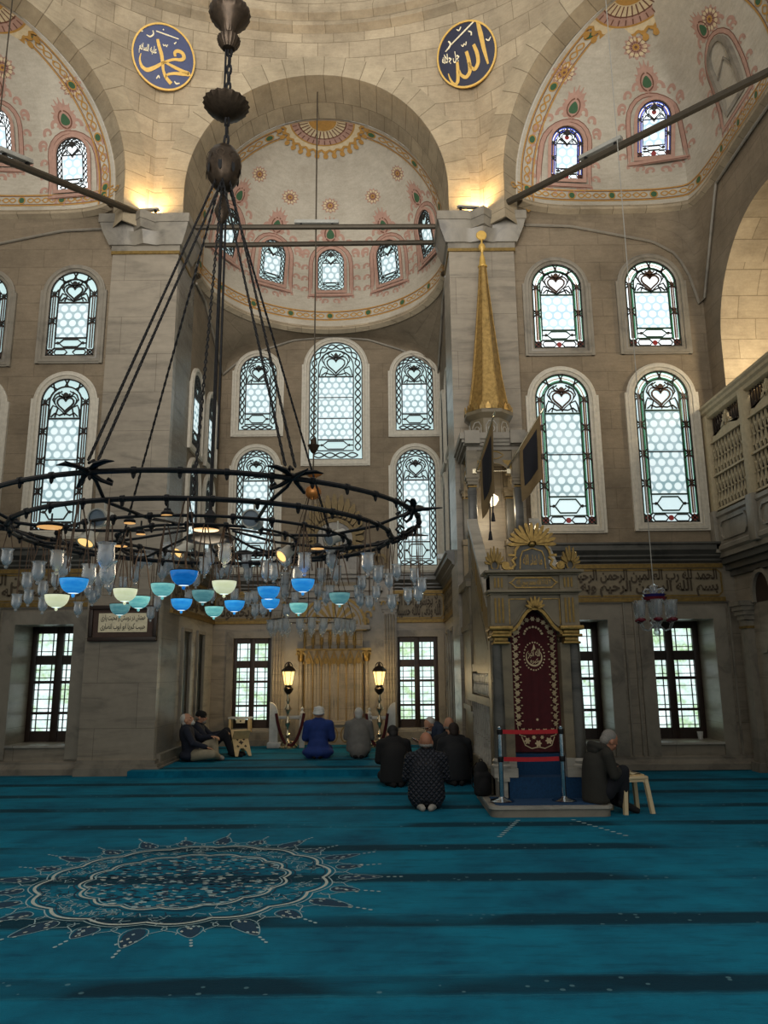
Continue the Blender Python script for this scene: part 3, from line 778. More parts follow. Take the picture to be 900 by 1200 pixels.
LW = [(87, 194, 0.62, 0.98), (-4, 160, 0.62, 0.98)]
build_dome(apse, 'ceiling_apse', 'cream painted half dome over the prayer niche bay', AW, [(304, 204, .15), (340, 231, .15), (387, 241, .15), (437, 230, .15), (466, 203, .15)], True)
build_dome(exR, 'ceiling_right', 'cream painted half dome above the right wall', RW, [(661, 85, .19), (745, 55, .19), (832, 22, .19)], True)
build_dome(exL, 'ceiling_left', 'cream painted half dome above the left wall', LW, [(84, 101, .19), (3, 79, .19)], True)

# ---- wall bands that carry the round domes on the straight walls
def squinch(d, name, label, planes, zf, mat='stone'):
    mb = MB(); N = 72
    def fn(a, b):
        th = PI * a; q = d.t * math.cos(th) + d.n * math.sin(th); r1 = d.r(th) - 0.02
        r0_ = wall_dist(d.c, q, planes) - 0.02; p0 = Vector((d.c.x + q.x * r0_, d.c.y + q.y * r0_, 0)); z0 = zf(p0.x, p0.y)
        e = b ** 0.8; r = r0_ + (r1 - r0_) * (1 - math.cos(b * PI / 2)) if r0_ > r1 else r1 + (r0_ - r1) * (1 - b)
        return (d.c.x + q.x * r, d.c.y + q.y * r, z0 + (d.z0 - 0.12 - z0) * b)
    mb.grid(fn, N, 10, 0, lambda a, b: (a * 8, b * 1.4), True)
    # thin raised line where it leaves the wall
    def edge(i):
        p = Vector(fn(i / N, 0.0)); q = d.c - p; q.z = 0; return p + q.normalized() * 0.03
    mb.tube([edge(i) for i in range(N + 1)], 0.025, 6, 1)
    return tag(mb.build(name, [mat, 'marble_trim']), label, 'wall', None, ST)
def interp(x, tab):
    if x <= tab[0][0]: return tab[0][1]
    for (a, b), (c, e) in zip(tab, tab[1:]):
        if x <= c: return b + (e - b) * (x - a) / (c - a)
    return tab[-1][1]
TB = [(at(u, v - 3, YB).x, at(u, v - 3, YB).z) for u, v in ((610, 268), (667, 270), (733, 282), (765, 288), (792, 302), (806, 322), (816, 350), (824, 371))]
zR = lambda x, y: interp(x, TB) if y > YB - 0.06 else min(9.9, 7.95 + (YB - y) * 1.9)
zL = lambda x, y: interp(2 * CX - x, TB) if y > YB - 0.06 else min(9.9, 7.95 + (YB - y) * 1.9)
squinch(exR, 'wall_upper_right', 'curved stone band under the right half dome', PLR, zR)
squinch(exL, 'wall_upper_left', 'curved stone band under the left half dome', PLL, zL)
TA = [(0, 9.30), (0.9, 9.22), (1.7, 8.95), (2.2, 8.7), (2.54, 8.35)]
def zA(x, y):
    if y > YA - 0.06: return interp(abs(x - CX), TA)
    return 8.35 + 0.85 * min(1, (YA - y) / 2.0)
squinch(apse, 'wall_upper_apse', 'curved stone band under the prayer niche half dome', [(1, YA), (0, AX0), (0, AX1)], zA)

# ---- octagon walls with the big arches, pendentives and dome ring
def big_arch(k, name, label, soffit):
    """k-th side of the octagon (0 = over the prayer niche)"""
    a = k * PI / 4; n = Vector((math.sin(a), math.cos(a), 0)); t = Vector((math.cos(a), -math.sin(a), 0))
    HS = 3.065; AR = 2.48; ZS = 10.45; ZT = 13.9; mb = MB(); NS = 72; NV = 12
    def P(s, z):
        p = Vector((CX, CY, 0)) + n * 7.4 + t * s; c = Vector((CX, CY, 0)); q = p - c; L = q.length
        f = max(0.0, (z - 10.6) / (ZT - 10.6)); f = f * f
        r = L + (7.36 - L) * min(f, 1); p = c + q * (r / L); return Vector((p.x, p.y, z))
    def zl(s): return ZS + 1.0 * math.sqrt(max(0, AR * AR - s * s)) if abs(s) < AR else 9.6
    ss = sorted(set([-HS + 2 * HS * i / NS for i in range(NS + 1)] + [-AR, AR] + [AR * math.cos(PI * i / 40) for i in range(1, 40)]))
    cols = []
    for s in ss:
        cols.append((s, zl(s)))
    for (s0, z0), (s1, z1) in zip(cols, cols[1:]):
        if abs(s0) >= AR and abs(s1) >= AR: z0 = z1 = 9.6
        else:
            z0 = ZS if abs(s0) >= AR - 1e-6 else z0; z1 = ZS if abs(s1) >= AR - 1e-6 else z1
        for j in range(NV):
            f0, f1 = j / NV, (j + 1) / NV
            za, zb, zc, zd = z0 + (ZT - z0) * f0, z1 + (ZT - z1) * f0, z1 + (ZT - z1) * f1, z0 + (ZT - z0) * f1
            mb.quad(P(s0, za), P(s1, zb), P(s1, zc), P(s0, zd), 0, [(s0 + k * 7, za), (s1 + k * 7, zb), (s1 + k * 7, zc), (s0 + k * 7, zd)])
    # arch: raised voussoir band on the face and the soffit behind it
    path = [(-AR, 9.6), (-AR, 10.0)] + [(-AR * math.cos(PI * i / 48), ZS + AR * math.sin(PI * i / 48)) for i in range(49)] + [(AR, 10.0), (AR, 9.6)]
    out = []
    for i, (s, z) in enumerate(path):
        q = max(0, (z - ZS) / AR); nx = (s / AR) if z >= ZS else (1 if s > 0 else -1); nz = q if z >= ZS else 0
        out.append((s + 0.42 * nx, z + 0.42 * nz))
    acc = 0
    for i in range(len(path) - 1):
        (s0, z0), (s1, z1) = path[i], path[i + 1]; (e0, y0), (e1, y1) = out[i], out[i + 1]; st = math.hypot(s1 - s0, z1 - z0)
        A, B = P(s0, z0) - n * 0.03, P(s1, z1) - n * 0.03; C, D = P(max(-HS, min(HS, e1)), y1) - n * 0.03, P(max(-HS, min(HS, e0)), y0) - n * 0.03
        mb.quad(A, D, C, B, 1, [(acc, 0), (acc, 0.42), (acc + st, 0.42), (acc + st, 0)])
        E, G = A + n * (soffit + 0.03), B + n * (soffit + 0.03)
        mb.quad(A, B, G, E, 1, [(acc, 0.5), (acc + st, 0.5), (acc + st, 0.5 + soffit), (acc, 0.5 + soffit)])
        mb.quad(D, D + n * 0.06, C + n * 0.06, C, 1)
        acc += st
    return tag(mb.build(name, ['stone_light', 'voussoir']), label, 'arch', None, ST)
big_arch(0, 'wall_arch_apse', 'big stone arch in front of the prayer niche half dome', 1.15)
big_arch(1, 'wall_arch_right', 'big stone arch in front of the right half dome', 0.36)
big_arch(-1, 'wall_arch_left', 'big stone arch in front of the left half dome', 0.36)
# dome ring
rg = MB(); NR = 96
prof = [(7.36, 13.88), (7.22, 13.95), (7.22, 14.05), (7.10, 14.12), (7.10, 14.25), (7.18, 14.30), (7.18, 15.1), (7.05, 15.16), (7.05, 15.3), (7.15, 15.34)]
for (ra, za), (rb, zb) in zip(prof, prof[1:]):
    for i in range(NR):
        a0, a1 = 2 * PI * i / NR, 2 * PI * (i + 1) / NR
        if math.sin((a0 + a1) / 2) < -0.35: continue
        f = lambda r, a, z: (CX + r * math.cos(a), CY + r * math.sin(a), z)
        rg.quad(f(ra, a0, za), f(rb, a0, zb), f(rb, a1, zb), f(ra, a1, za), 0, [(a0 * 7, za), (a0 * 7, zb), (a1 * 7, zb), (a1 * 7, za)])
tag(rg.build('ceiling_ring', ['stone_light']), 'moulded stone ring at the foot of the main dome', 'dome', None, ST)
# drum windows above the ring
for k in (3, 4, 5):
    a = PI / 2 + (k - 4) * 0.26; mbw = MB()
    mt = frame_at((CX + 7.15 * math.cos(a), CY + 7.15 * math.sin(a), 15.35), (math.sin(a), -math.cos(a), 0))
    mbw.box(-0.55, 0.55, 0.02, 0.05, 0, 1.6, 0)
    for j in range(11): mbw.box(-0.55 + j * 0.11 - 0.012, -0.55 + j * 0.11 + 0.012, -0.03, 0.02, 0, 1.6, 1)
    for j in range(5): mbw.box(-0.55, 0.55, -0.03, 0.02, j * 0.35, j * 0.35 + 0.025, 1)
    for sg in (-1, 1): mbw.box(sg * 0.72 - 0.17, sg * 0.72 + 0.17, -0.08, 0.3, 0, 1.9, 2)
    tag(mbw.build('window_%d' % (60 + k), ['glass_bright', 'lead', 'stone_light'], None, mt), '%s barred window in the drum of the main dome at the top edge' % ('right', 'middle', 'left')[k - 3], 'window', 'drum windows of the main dome', ST)
# ============================================================ prayer niche bay: walls
M['carve'] = plain('carved_letter', (66, 54, 38), 0.6, 0.1)
M['band'] = plain('inscription_ground', (126, 114, 92), 0.6)
def inset_panel(mb, x0, x1, z0, z1, m, d=0.05, mat=0, fm=1):
    """recessed panel seen in a wall: frame ridges round a sunk field"""
    mb.box(x0, x1, 0.0, 0.01, z0, z1, mat, m)
    for a, b, c, e in ((x0 - 0.06, x0, z0 - 0.06, z1 + 0.06), (x1, x1 + 0.06, z0 - 0.06, z1 + 0.06), (x0, x1, z1, z1 + 0.06), (x0, x1, z0 - 0.06, z0)):
        mb.box(a, b, -d, 0.01, c, e, fm, m)
ab = MB()
wall_holes(ab, AX0, AX1, 0, 9.5, AH, 0.16, YA, 1, 3)
ab.quad((AX0, YA - 0.012, 3.6), (AX1, YA - 0.012, 3.6), (AX1, YA - 0.012, 9.5), (AX0, YA - 0.012, 9.5), 0)
for a, b, c, d in AH:
    ab.box(a - 0.14, a, YA - 0.03, YA, c, d + 0.14, 2); ab.box(b, b + 0.14, YA - 0.03, YA, c, d + 0.14, 2); ab.box(a, b, YA - 0.03, YA, d, d + 0.14, 2)
    ab.box(a - 0.16, b + 0.16, YA - 0.06, YA, c - 0.06, c, 3)
    ab.box(a - 0.3, b + 0.3, YA - 0.34, YA, 0.08, c - 0.06, 2); ab.box(a - 0.34, b + 0.34, YA - 0.40, YA, 0.08, 0.22, 2)
tag(ab.build('wall_apse_back', ['stone', 'marble', 'marble_trim', 'marble_pale']), 'stone and marble back wall of the prayer niche bay', 'wall', None, ST)
for nm, x, xd in (('left', AX0, (0, 1, 0)), ('right', AX1, (0, -1, 0))):
    mb = MB(); mt = frame_at((x, 15.2, 0), xd); L0, L1 = -2.3, 1.5
    if nm == 'right': L0, L1 = -1.5, 2.4
    mb.box(L0, L1, 0.0, 0.2, 0, 3.6, 1); mb.box(L0, L1, 0.0, 0.2, 3.6, 9.6, 0)
    for q in (-0.75, 0.35): inset_panel(mb, q - 0.25, q + 0.25, 0.45, 2.35, None, 0.05, 2, 3)
    mb.box(L0, L1, -0.08, 0, 0.1, 0.3, 3)
    tag(mb.build('wall_apse_' + nm, ['stone', 'marble_pale', 'marble_dark', 'marble_trim'], None, mt), '%s side wall of the prayer niche bay with two sunk marble panels' % nm, 'wall', None, ST)

# ---- cornices and inscription bands
def band(name, mt, L0, L1, z0, z1, rows, label, clabel, full=True):
    """inscription band with its cornice; the lettering is carved on it"""
    mb = MB(); f = lambda x, z, off: (x, -0.03 - off, z)
    for z, h in ((z0 - 0.10, 0.07), (z1 + 0.03, 0.07)): mb.box(L0, L1, -0.06, 0, z, z + h, 1)
    mb.box(L0, L1, -0.03, 0, z0 - 0.03, z1 + 0.03, 0)
    mb.ribbon([(L0 + 0.10, z0), (L1 - 0.10, z0), (L1 - 0.04, z0 + 0.06), (L1 - 0.04, z1 - 0.06), (L1 - 0.10, z1), (L0 + 0.10, z1), (L0 + 0.04, z1 - 0.06), (L0 + 0.04, z0 + 0.06)], 0.03, f, 1, True, 0.012)
    n = len(rows); H = (z1 - z0 - 0.06) / n
    for i, tx in enumerate(rows):
        c = z1 - 0.03 - H * (i + 0.5); write(mb, tx, (L0 + L1) / 2, c, (L1 - L0) - 0.20, H * (1.45 if n > 1 else 0.95), f, 2, 0.012 + 0.004 * i, 0.034)
    tag(mb.build(name, ['band', 'gold_dull', 'carve'], None, mt), label, 'inscription band', None, ST)
    cb = MB()
    moulding(cb, L0, L1, 0, z1 + 0.12, [(0.03, 0), (0.07, 0.03), (0.07, 0.06), (0.13, 0.10), (0.13, 0.13), (0.21, 0.20), (0.21, 0.28), (0.24, 0.30), (0.24, 0.33), (0.0, 0.36)], 0)
    tag(cb.build(name.replace('trim', 'trim_cornice') if 0 else 'trim_%d' % band.k, ['marble_dark'], None, mt), clabel, 'cornice', None, ST); band.k += 1
band.k = 20
B0, B1 = 2.80, 3.24
band('trim_1', frame_at((0, YB, 0), (1, 0, 0)), 2.46, XR - 0.15, B0, B1, ['الحمد لله رب العالمين الرحمن الرحيم مالك يوم', 'بسم الله الرحمن الرحيم وبه نستعين'], 'carved Arabic inscription band on the wall right of the pulpit', 'dark stone cornice above the right wall inscription')
band('trim_2', frame_at((0, YB, 0), (1, 0, 0)), -8.6, -4.99, B0, B1, ['فى بيوت اذن الله ان ترفع ويذكر فيها', 'اسمه يسبح له فيها بالغدو والاصال'], 'carved Arabic inscription band on the wall left of the left pier', 'dark stone cornice above the left wall inscription')
MX = -1.10   # centre of the prayer niche
xq = 0.98
band('trim_3', frame_at((0, YA, 0), (1, 0, 0)), MX + xq + 0.3, AX1, B0 - 0.08, B1 - 0.02, ['ولا يخشون احدا الا', 'الله وكفى بالله حسيبا'], 'carved Arabic inscription right of the prayer niche', 'dark stone cornice right of the prayer niche')
band('trim_4', frame_at((0, YA, 0), (1, 0, 0)), AX0, MX - xq - 0.3, B0 - 0.08, B1 - 0.02, ['الذين يبلغون رسالات', 'الله ويخشونه'], 'carved Arabic inscription left of the prayer niche', 'dark stone cornice left of the prayer niche')
band('trim_5', frame_at((AX0, 15.2, 0), (0, 1, 0)), -1.9, 1.5, B0 - 0.08, B1 - 0.02, ['انما يعمر مساجد الله من', 'امن بالله واليوم الاخر'], 'carved Arabic inscription on the left side wall of the bay', 'dark stone cornice on the left side wall of the bay')
band('trim_6', frame_at((AX1, 15.2, 0), (0, -1, 0)), -1.5, 1.9, B0 - 0.08, B1 - 0.02, ['واقام الصلوة واتى', 'الزكوة ولم يخش'], 'carved Arabic inscription on the right side wall of the bay', 'dark stone cornice on the right side wall of the bay')

# ============================================================ windows
WN = [1]
def low_window(hole, yw, recess, label, dx=0.0):
    a, b, c, d = hole; w, h = b - a, d - c
    r = thing('window_%d' % WN[0], label, 'window', (0, 0, 0), 0, 'low wood framed windows', ST); WN[0] += 1
    f = MB(); y = yw + recess; T = 0.07
    U = [0.0, 0.09, 0.43, 0.56, 0.90, 1.0]; V = [0.0, 0.09, 0.232, 0.255, 0.498, 0.524, 0.664, 0.746, 0.94, 1.0]
    P = [(U[1], U[2]), (U[3], U[4])]; R_ = [(V[1], V[2]), (V[3], V[4]), (V[5], V[6]), (V[7], V[8])]
    xs = [a + w * u for u in U]; zs = [c + h * v for v in V]
    for x0, x1 in ((xs[0], xs[1]), (xs[2], xs[3]), (xs[4], xs[5])): f.cbox(x0, x1, y - T, y + 0.02, c, d, 0.008)
    for z0, z1 in ((zs[0], zs[1]), (zs[2], zs[3]), (zs[4], zs[5]), (zs[6], zs[7]), (zs[8], zs[9])): f.box(xs[0], xs[5], y - T + 0.015, y + 0.02, z0, z1)
    f.build('frame', ['wood_dark'], r)
    for p0, p1 in P:
        for q0, q1 in R_:
            g = MB(); g.box(a + w * p0, a + w * p1, y - 0.005, y + 0.005, c + h * q0, c + h * q1); go = g.build('pane', ['glass_garden'], r)
            k = MB(); x0, x1, z0, z1 = a + w * p0, a + w * p1, c + h * q0, c + h * q1
            nz = 3 if (q1 - q0) > 0.2 else 2
            for i in (1, 2) : 
                x = x0 + (x1 - x0) * (0.2 + 0.6 * (i - 1)); k.box(x - 0.008, x + 0.008, y - 0.03, y - 0.012, z0, z1)
            for i in range(nz): 
                z = z0 + (z1 - z0) * ((i + 0.35) / nz); k.box(x0, x1, y - 0.03, y - 0.012, z - 0.007, z + 0.007)
            k.build('grille', ['iron'], go)
    return r
low_window(RH[0], YB, 0.72, 'low dark wood window partly hidden behind the pulpit')
low_window(RH[1], YB, 0.72, 'low dark wood window below the small crystal chandelier, nearest the right wall')
low_window(LH[0], YB, 0.72, 'low dark wood window in a deep recess left of the left pier')
low_window(AH[0], YA, 0.12, 'low dark wood window right of the prayer niche')
low_window(AH[1], YA, 0.12, 'low dark wood window left of the prayer niche')

def outline(w, h, ins, nseg=16, z0=None):
    hw = w / 2 - ins; zs = h - w / 2; z0 = ins if z0 is None else z0
    p = [(-hw, z0)] + [(-hw, z0 + (zs - z0) * i / 4) for i in range(1, 4)]
    p += [(-hw * math.cos(PI * i / nseg), zs + hw * math.sin(PI * i / nseg)) for i in range(nseg + 1)]
    p += [(hw, z0 + (zs - z0) * i / 4) for i in range(3, 0, -1)] + [(hw, z0)]
    return p
def heart(s, cx, cz): return [(cx + s * 0.062 * 16 * math.sin(a) ** 3 / 1.0, cz + s * 0.062 * (13 * math.cos(a) - 5 * math.cos(2 * a) - 2 * math.cos(3 * a) - math.cos(4 * a))) for a in (2 * PI * i / 22 for i in range(22))]
def arched_window(mt, w, h, style, label, group, parent_mat=None, fw=0.15, yo=0.0, ptop=0.30, pbot=0.18, bars=1, shoulders=True, bright=False, surround='frame_stone'):
    r = thing('window_%d' % WN[0], label, 'window', group=group, kind=ST, matrix=mt); WN[0] += 1
    f = lambda x, z, off: (x, yo - off, z)
    s = MB()
    # stone surround: stepped moulding swept round the opening
    steps = [(0.0, -0.03), (0.0, 0.035), (0.03, 0.05), (0.055, 0.04), (0.065, 0.065), (fw - 0.035, 0.065), (fw - 0.02, 0.05), (fw, 0.045), (fw, -0.02 - yo)]
    hw = w / 2; zs = h - hw
    def off_path(o):
        p = [(-hw - o, -o), (-hw - o, zs)] + [(-(hw + o * 0.92) * math.cos(PI * i / 20), zs + (hw + o * 0.92) * math.sin(PI * i / 20)) for i in range(1, 20)] + [(hw + o, zs), (hw + o, -o)]
        return p
    for (o0, e0), (o1, e1) in zip(steps, steps[1:]):
        A, B = off_path(o0), off_path(o1); n = len(A)
        s.add([f(x, z, e0) for x, z in A] + [f(x, z, e1) for x, z in B], [(i, (i + 1) % n, n + (i + 1) % n, n + i)[::-1] for i in range(n)], 0)
    if shoulders:
        for sg in (-1, 1):
            s.box(min(sg * hw * 1.0 + sg * (fw - 0.045), sg * (hw + fw + 0.02)), max(sg * (hw + fw - 0.045), sg * (hw + fw + 0.02)), yo - 0.055, yo + 0.0, -fw, zs + 0.06, 0)
    s.build('surround', [surround], r)
    # glass
    g = MB(); o = outline(w, h, 0.0, 20, 0.0)
    g.blob(o, f, 0, 0.0)
    b = 0.17 * w; iw = w - 2 * b; zt = h * (1 - ptop); zb = h * pbot; pw = iw / 2 - 0.012
    g.add([f(-pw, zb, 0.004), f(pw, zb, 0.004), f(pw, zt, 0.004), f(-pw, zt, 0.004)], [(0, 1, 2, 3)], 1)
    if style in ('right', 'small_right'):
        for q in (outline(w, h, 0.02, 20), outline(w, h, b - 0.03, 20)): g.ribbon(q, 0.028, f, 2, False, 0.003)
        g.ribbon([(-w / 2 + b, zb), (w / 2 - b, zb), (w / 2 - b, zt), (-w / 2 + b, zt)], 0.03, f, 2, True, 0.006)
        g.ribbon(outline(w, h, b * 0.5, 20), 0.016, f, 4, False, 0.003)
        for sg in (-1, 1): g.blob(circle(0.05, 10, sg * (w / 2 - b / 2), b / 2), f, 3, 0.006)
        g.blob(circle(0.05, 10, 0, b / 2), f, 3, 0.006); g.blob(circle(0.045, 10, 0, h - w * 0.32), f, 3, 0.006)
    g.build('pane', ['glass_bright' if bright else ('glass_mid' if style == 'right' else 'glass_pale'), 'glass_dot_bright' if bright else 'glass_dot', 'glass_blue' if style == 'small_right' else 'glass_green', 'glass_red', 'glass_amber'], r)
    # tracery
    t = MB(); W = 0.034; TH = 0.02
    tw = 0.55 if not shoulders else 1.0
    rb = lambda p, ww=W, cl=False, mm=0: t.ribbon(p, ww * tw, f, mm, cl, 0.028, TH)
    mm = 1 if style == 'right' else 0
    rb(outline(w, h, 0.008, 20, 0.008) , 0.03, True, 0)
    rb(outline(w, h, b, 20), 0.026, True, mm)
    if style != 'tiny':
        rb([(-w / 2 + b, zt), (w / 2 - b, zt)], 0.03, False, mm); rb([(-w / 2 + b, zb), (w / 2 - b, zb)], 0.028, False, mm)
        for i in range(bars): z = zb + (zt - zb) * (i + 1) / (bars + 1); rb([(-w / 2 + b, z), (w / 2 - b, z)], 0.018)
        # cartouche under the panel
        zc0, zc1 = b, zb; zc = (zc0 + zc1) / 2; cw = iw * 0.36; ch = (zc1 - zc0) * 0.36
        rb([(-cw, zc), (-cw * 0.62, zc + ch), (cw * 0.62, zc + ch), (cw, zc), (cw * 0.62, zc - ch), (-cw * 0.62, zc - ch)], 0.026, True, mm)
        for sg in (-1, 1):
            rb([(sg * cw, zc), (sg * iw / 2, zc)], 0.022); t.blob(circle(0.028, 8, sg * (cw + 0.02), zc), f, 0, 0.034, 0.02)
        # heart and crown over it
        hs = iw * 0.26; hc = zt + (h - b - zt) * 0.46; cm = 2 if style == 'right' else 0
        rb(heart(hs, 0, hc), 0.03, True, cm); rb(heart(hs * 1.35, 0, hc), 0.02, True, cm)
        for sg in (-1, 1):
            rb([(0, hc - hs * 1.2), (sg * iw * 0.16, zt + 0.06), (sg * iw * 0.30, zt + 0.10), (sg * iw * 0.42, zt + 0.03)], 0.026)
            rb([(sg * iw * 0.30, zt + 0.02), (sg * iw * 0.22, hc - hs * 0.5), (sg * iw * 0.38, hc - hs * 0.2), (sg * iw * 0.44, hc - hs * 0.7), (sg * iw * 0.47, zt + 0.02)], 0.024)
            rb([(sg * hs * 1.2, hc), (sg * iw * 0.40, hc + hs * 0.5), (sg * iw * 0.34, hc + hs * 1.1), (sg * iw * 0.20, hc + hs * 1.5)], 0.024)
            rb([(sg * hs * 0.55, hc + hs * 0.9), (sg * iw * 0.24, hc + hs * 1.25), (sg * iw * 0.12, hc + hs * 1.6)], 0.024)
        for k in range(5):
            a = PI * (k + 0.5) / 5; rb([(0, hc + hs * 0.75), (hs * 0.9 * math.cos(a), hc + hs * 0.8 + hs * 0.6 * math.sin(a))], 0.026, False, cm)
        t.blob(circle(0.045, 10, 0, hc + hs * 1.1), f, cm, 0.036, 0.02)
    # ties across the border
    def tie(x0, z0, x1, z1): rb([(x0, z0), (x1, z1)], 0.024)
    side = [b * 1.0] + [b + (zs - b) * (i + 1) / (4 if h > 2.0 else 2) for i in range(4 if h > 2.0 else 2)]
    if style == 'chain':
        n = max(5, int((zs - b) / 0.17))
        for sg in (-1, 1):
            for ph in (0, PI):
                rb([(sg * (w / 2 - b / 2) + 0.30 * b * math.sin(ph + 2 * PI * (n * 0.5) * i / (n * 8)) , b + (zs - b) * i / (n * 8)) for i in range(n * 8 + 1)], 0.026)
        ra = w / 2 - b / 2
        for ph in (0, PI):
            rb([(-(ra + 0.26 * b * math.sin(ph + 2 * PI * 4 * i / 64)) * math.cos(PI * i / 64), zs + (ra + 0.26 * b * math.sin(ph + 2 * PI * 4 * i / 64)) * math.sin(PI * i / 64)) for i in range(65)], 0.026)
            rb([(-w / 2 + b * .5 + (w - b) * i / 40, b / 2 + 0.27 * b * math.sin(ph + 2 * PI * 2 * i / 40)) for i in range(41)], 0.026)
    else:
        for sg in (-1, 1):
            xa, xb = sg * (w / 2 - b), sg * (w / 2)
            rb([(sg * (w / 2 - b / 2 + 0.02), b), (sg * (w / 2 - b / 2 + 0.02), zs)], 0.018, False, 2); rb([(sg * (w / 2 - b / 2 - 0.02), b), (sg * (w / 2 - b / 2 - 0.02), zs)], 0.018, False, 2)
            for z in side[1:]:
                k = b * 0.55; tie(xa, z - k, xb, z + k); tie(xa, z + k, xb, z - k); t.blob(star(4, 0.02, b * 0.42), f, 2 if style == 'right' else 0, 0.034, 0.02)
                t.v[-1] = t.v[-1]
                base = len(t.v) - (8 * 2 + 1)
                for i in range(base, len(t.v)): q = t.v[i]; t.v[i] = (q[0] + sg * (w / 2 - b / 2), q[1], q[2] + z)
        for a in (0.28, 0.5, 0.72):
            ca, sa = math.cos(PI * a), math.sin(PI * a); r0_, r1_ = w / 2 - b, w / 2
            for da in (-0.10, 0.10):
                tie(r0_ * math.cos(PI * a - da), zs + r0_ * math.sin(PI * a - da), r1_ * math.cos(PI * a + da), zs + r1_ * math.sin(PI * a + da))
        for sg in (-1, 1):
            rb(circle(b * 0.34, 12, sg * (w / 2 - b / 2), b / 2), 0.02, True, 2); tie(sg * (w / 2 - b), 0, sg * w / 2, b); tie(sg * (w / 2 - b), b, sg * w / 2, 0)
            rb([(0.10 * sg, b * 0.15), (sg * (w / 2 - b * 1.2), b * 0.15), (sg * (w / 2 - b), b / 2), (sg * (w / 2 - b * 1.2), b * 0.85), (0.10 * sg, b * 0.85), (0.05 * sg, b / 2)], 0.022, True)
    t.build('tracery', ['lead', 'lead_green', 'lead_brown'], r)
    return r
def px_window(ul, ur, vb, vt, Y, style, label, group, **kw):
    """window on a wall that faces the camera, from the corners of its glass"""
    p0, p1 = at(ul, vb, Y), at(ur, vb, Y); zt = Z((ul + ur) / 2, vt, Y)
    mt = frame_at(((p0.x + p1.x) / 2, Y - 0.014, (p0.z + p1.z) / 2), (1, 0, 0))
    return arched_window(mt, p1.x - p0.x, zt - (p0.z + p1.z) / 2, style, label, group, **kw)
GU, GL = 'arched stained glass windows of the walls', 'arched stained glass windows of the walls'
px_window(626, 685, 409, 311, YB, 'right', 'smaller upper arched stained glass window right of the gilt spire, nearer the pier', GU, ptop=0.37, pbot=0.21, bars=0, bright=True, surround='marble_trim')
px_window(737, 798.5, 407, 307, YB, 'right', 'smaller upper arched stained glass window over the right wall corner', GU, ptop=0.37, pbot=0.21, bars=0, bright=True, surround='marble_trim')
px_window(634, 699, 615.5, 439, YB, 'right', 'tall arched stained glass window beside the black banner', GL, ptop=0.27, pbot=0.18)
px_window(754, 819.5, 612.5, 435, YB, 'right', 'tall arched stained glass window beside the lattice gallery', GL, ptop=0.27, pbot=0.18)
px_window(54, 110.5, 418, 320, YB, 'left', 'smaller upper arched window left of the left pier', GU, ptop=0.37, pbot=0.21, bars=0, surround='marble_trim')
px_window(36, 95, 622, 445, YB, 'left', 'tall arched window behind the left end of the big chandelier', GL, ptop=0.27, pbot=0.18)
px_window(-52, 3, 422, 324, YB, 'left', 'upper arched window cut by the left edge of the photo', GU, ptop=0.37, pbot=0.21, bars=0, surround='marble_trim')
px_window(-72, -14, 627, 450, YB, 'left', 'tall arched window whose surround just shows at the left edge', GL, ptop=0.27, pbot=0.18)
px_window(361.5, 425, 539, 402, YA, 'chain', 'large central arched window over the prayer niche', GL, ptop=0.30, pbot=0.165, bars=2)
px_window(464, 508.5, 505, 418, YA, 'chain', 'upper arched window right of the central one in the bay', GU, ptop=0.38, pbot=0.22, bars=0)
px_window(279.5, 323.5, 505, 418, YA, 'chain', 'upper arched window left of the central one in the bay', GU, ptop=0.38, pbot=0.22, bars=0)
px_window(465.5, 512.5, 663, 527, YA, 'chain', 'tall arched window in the bay behind the right end of the chandelier', GL, ptop=0.27, pbot=0.20)
px_window(274.5, 320, 665, 528, YA, 'chain', 'tall arched window in the bay behind the middle of the chandelier', GL, ptop=0.27, pbot=0.20)
for nm, x, xd in (('left', AX0, (0, 1, 0)), ('right', AX1, (0, -1, 0))):
    for col, y in (('front', 14.45), ('rear', 15.75)):
        for row, z, h in (('upper', 5.95, 1.5), ('lower', 3.55, 2.05)):
            arched_window(frame_at((x, y, z), xd), 0.72, h, 'chain', '%s arched window on the %s side wall of the bay, %s of the pair' % (row, nm, 'nearer' if col == 'front' else 'farther'), GU, ptop=0.33, pbot=0.2, bars=0)
def dome_window(d, u, v, w, h, label, style='chain', bright=True, blocked=False):
    th, ph = d.find(u, v); mt = d.frame(th, ph)
    if blocked:
        r = thing('window_%d' % WN[0], label, 'window', kind=ST, matrix=mt); WN[0] += 1
        f = lambda x, z, off: (x, 0.02 - off, z - h / 2); mb = MB(); o = outline(w, h, 0, 20, 0.0)
        mb.blob(o, f, 0, 0.02); mb.ribbon(o, 0.08, f, 1, True, 0.10, 0.12); mb.ribbon([(-w / 2, h * .55), (w * .1, h * .7), (w / 2, h * .3)], 0.04, f, 1, False, 0.05, 0.02)
        mb.build('board', ['marble_dark', 'marble_trim'], r); return
    mt = mt @ Matrix.Translation((0, -0.05, -h / 2))
    arched_window(mt, w, h, style, label, 'small windows of the half domes', fw=0.035, yo=0.0, ptop=0.33, pbot=0.20, bars=0, shoulders=False, bright=bright, surround='paint_pink')
nmA = ['middle', 'second from the left', 'second from the right', 'leftmost', 'rightmost']
for (u, v, w_, h_), q in zip(AW, nmA): dome_window(apse, u, v, w_, h_, '%s small arched window in the niche bay half dome' % q, bright=False)
dome_window(exR, *RW[0], 'small blue edged window of the right half dome, nearest the round panel', 'small_right')
dome_window(exR, *RW[1], 'small window of the right half dome crossed by the tie rod', 'small_right')
dome_window(exR, *RW[2], 'blocked grey window of the right half dome at the edge', blocked=True)
dome_window(exL, *LW[0], 'small bright window of the left half dome above the left pier', 'chain')
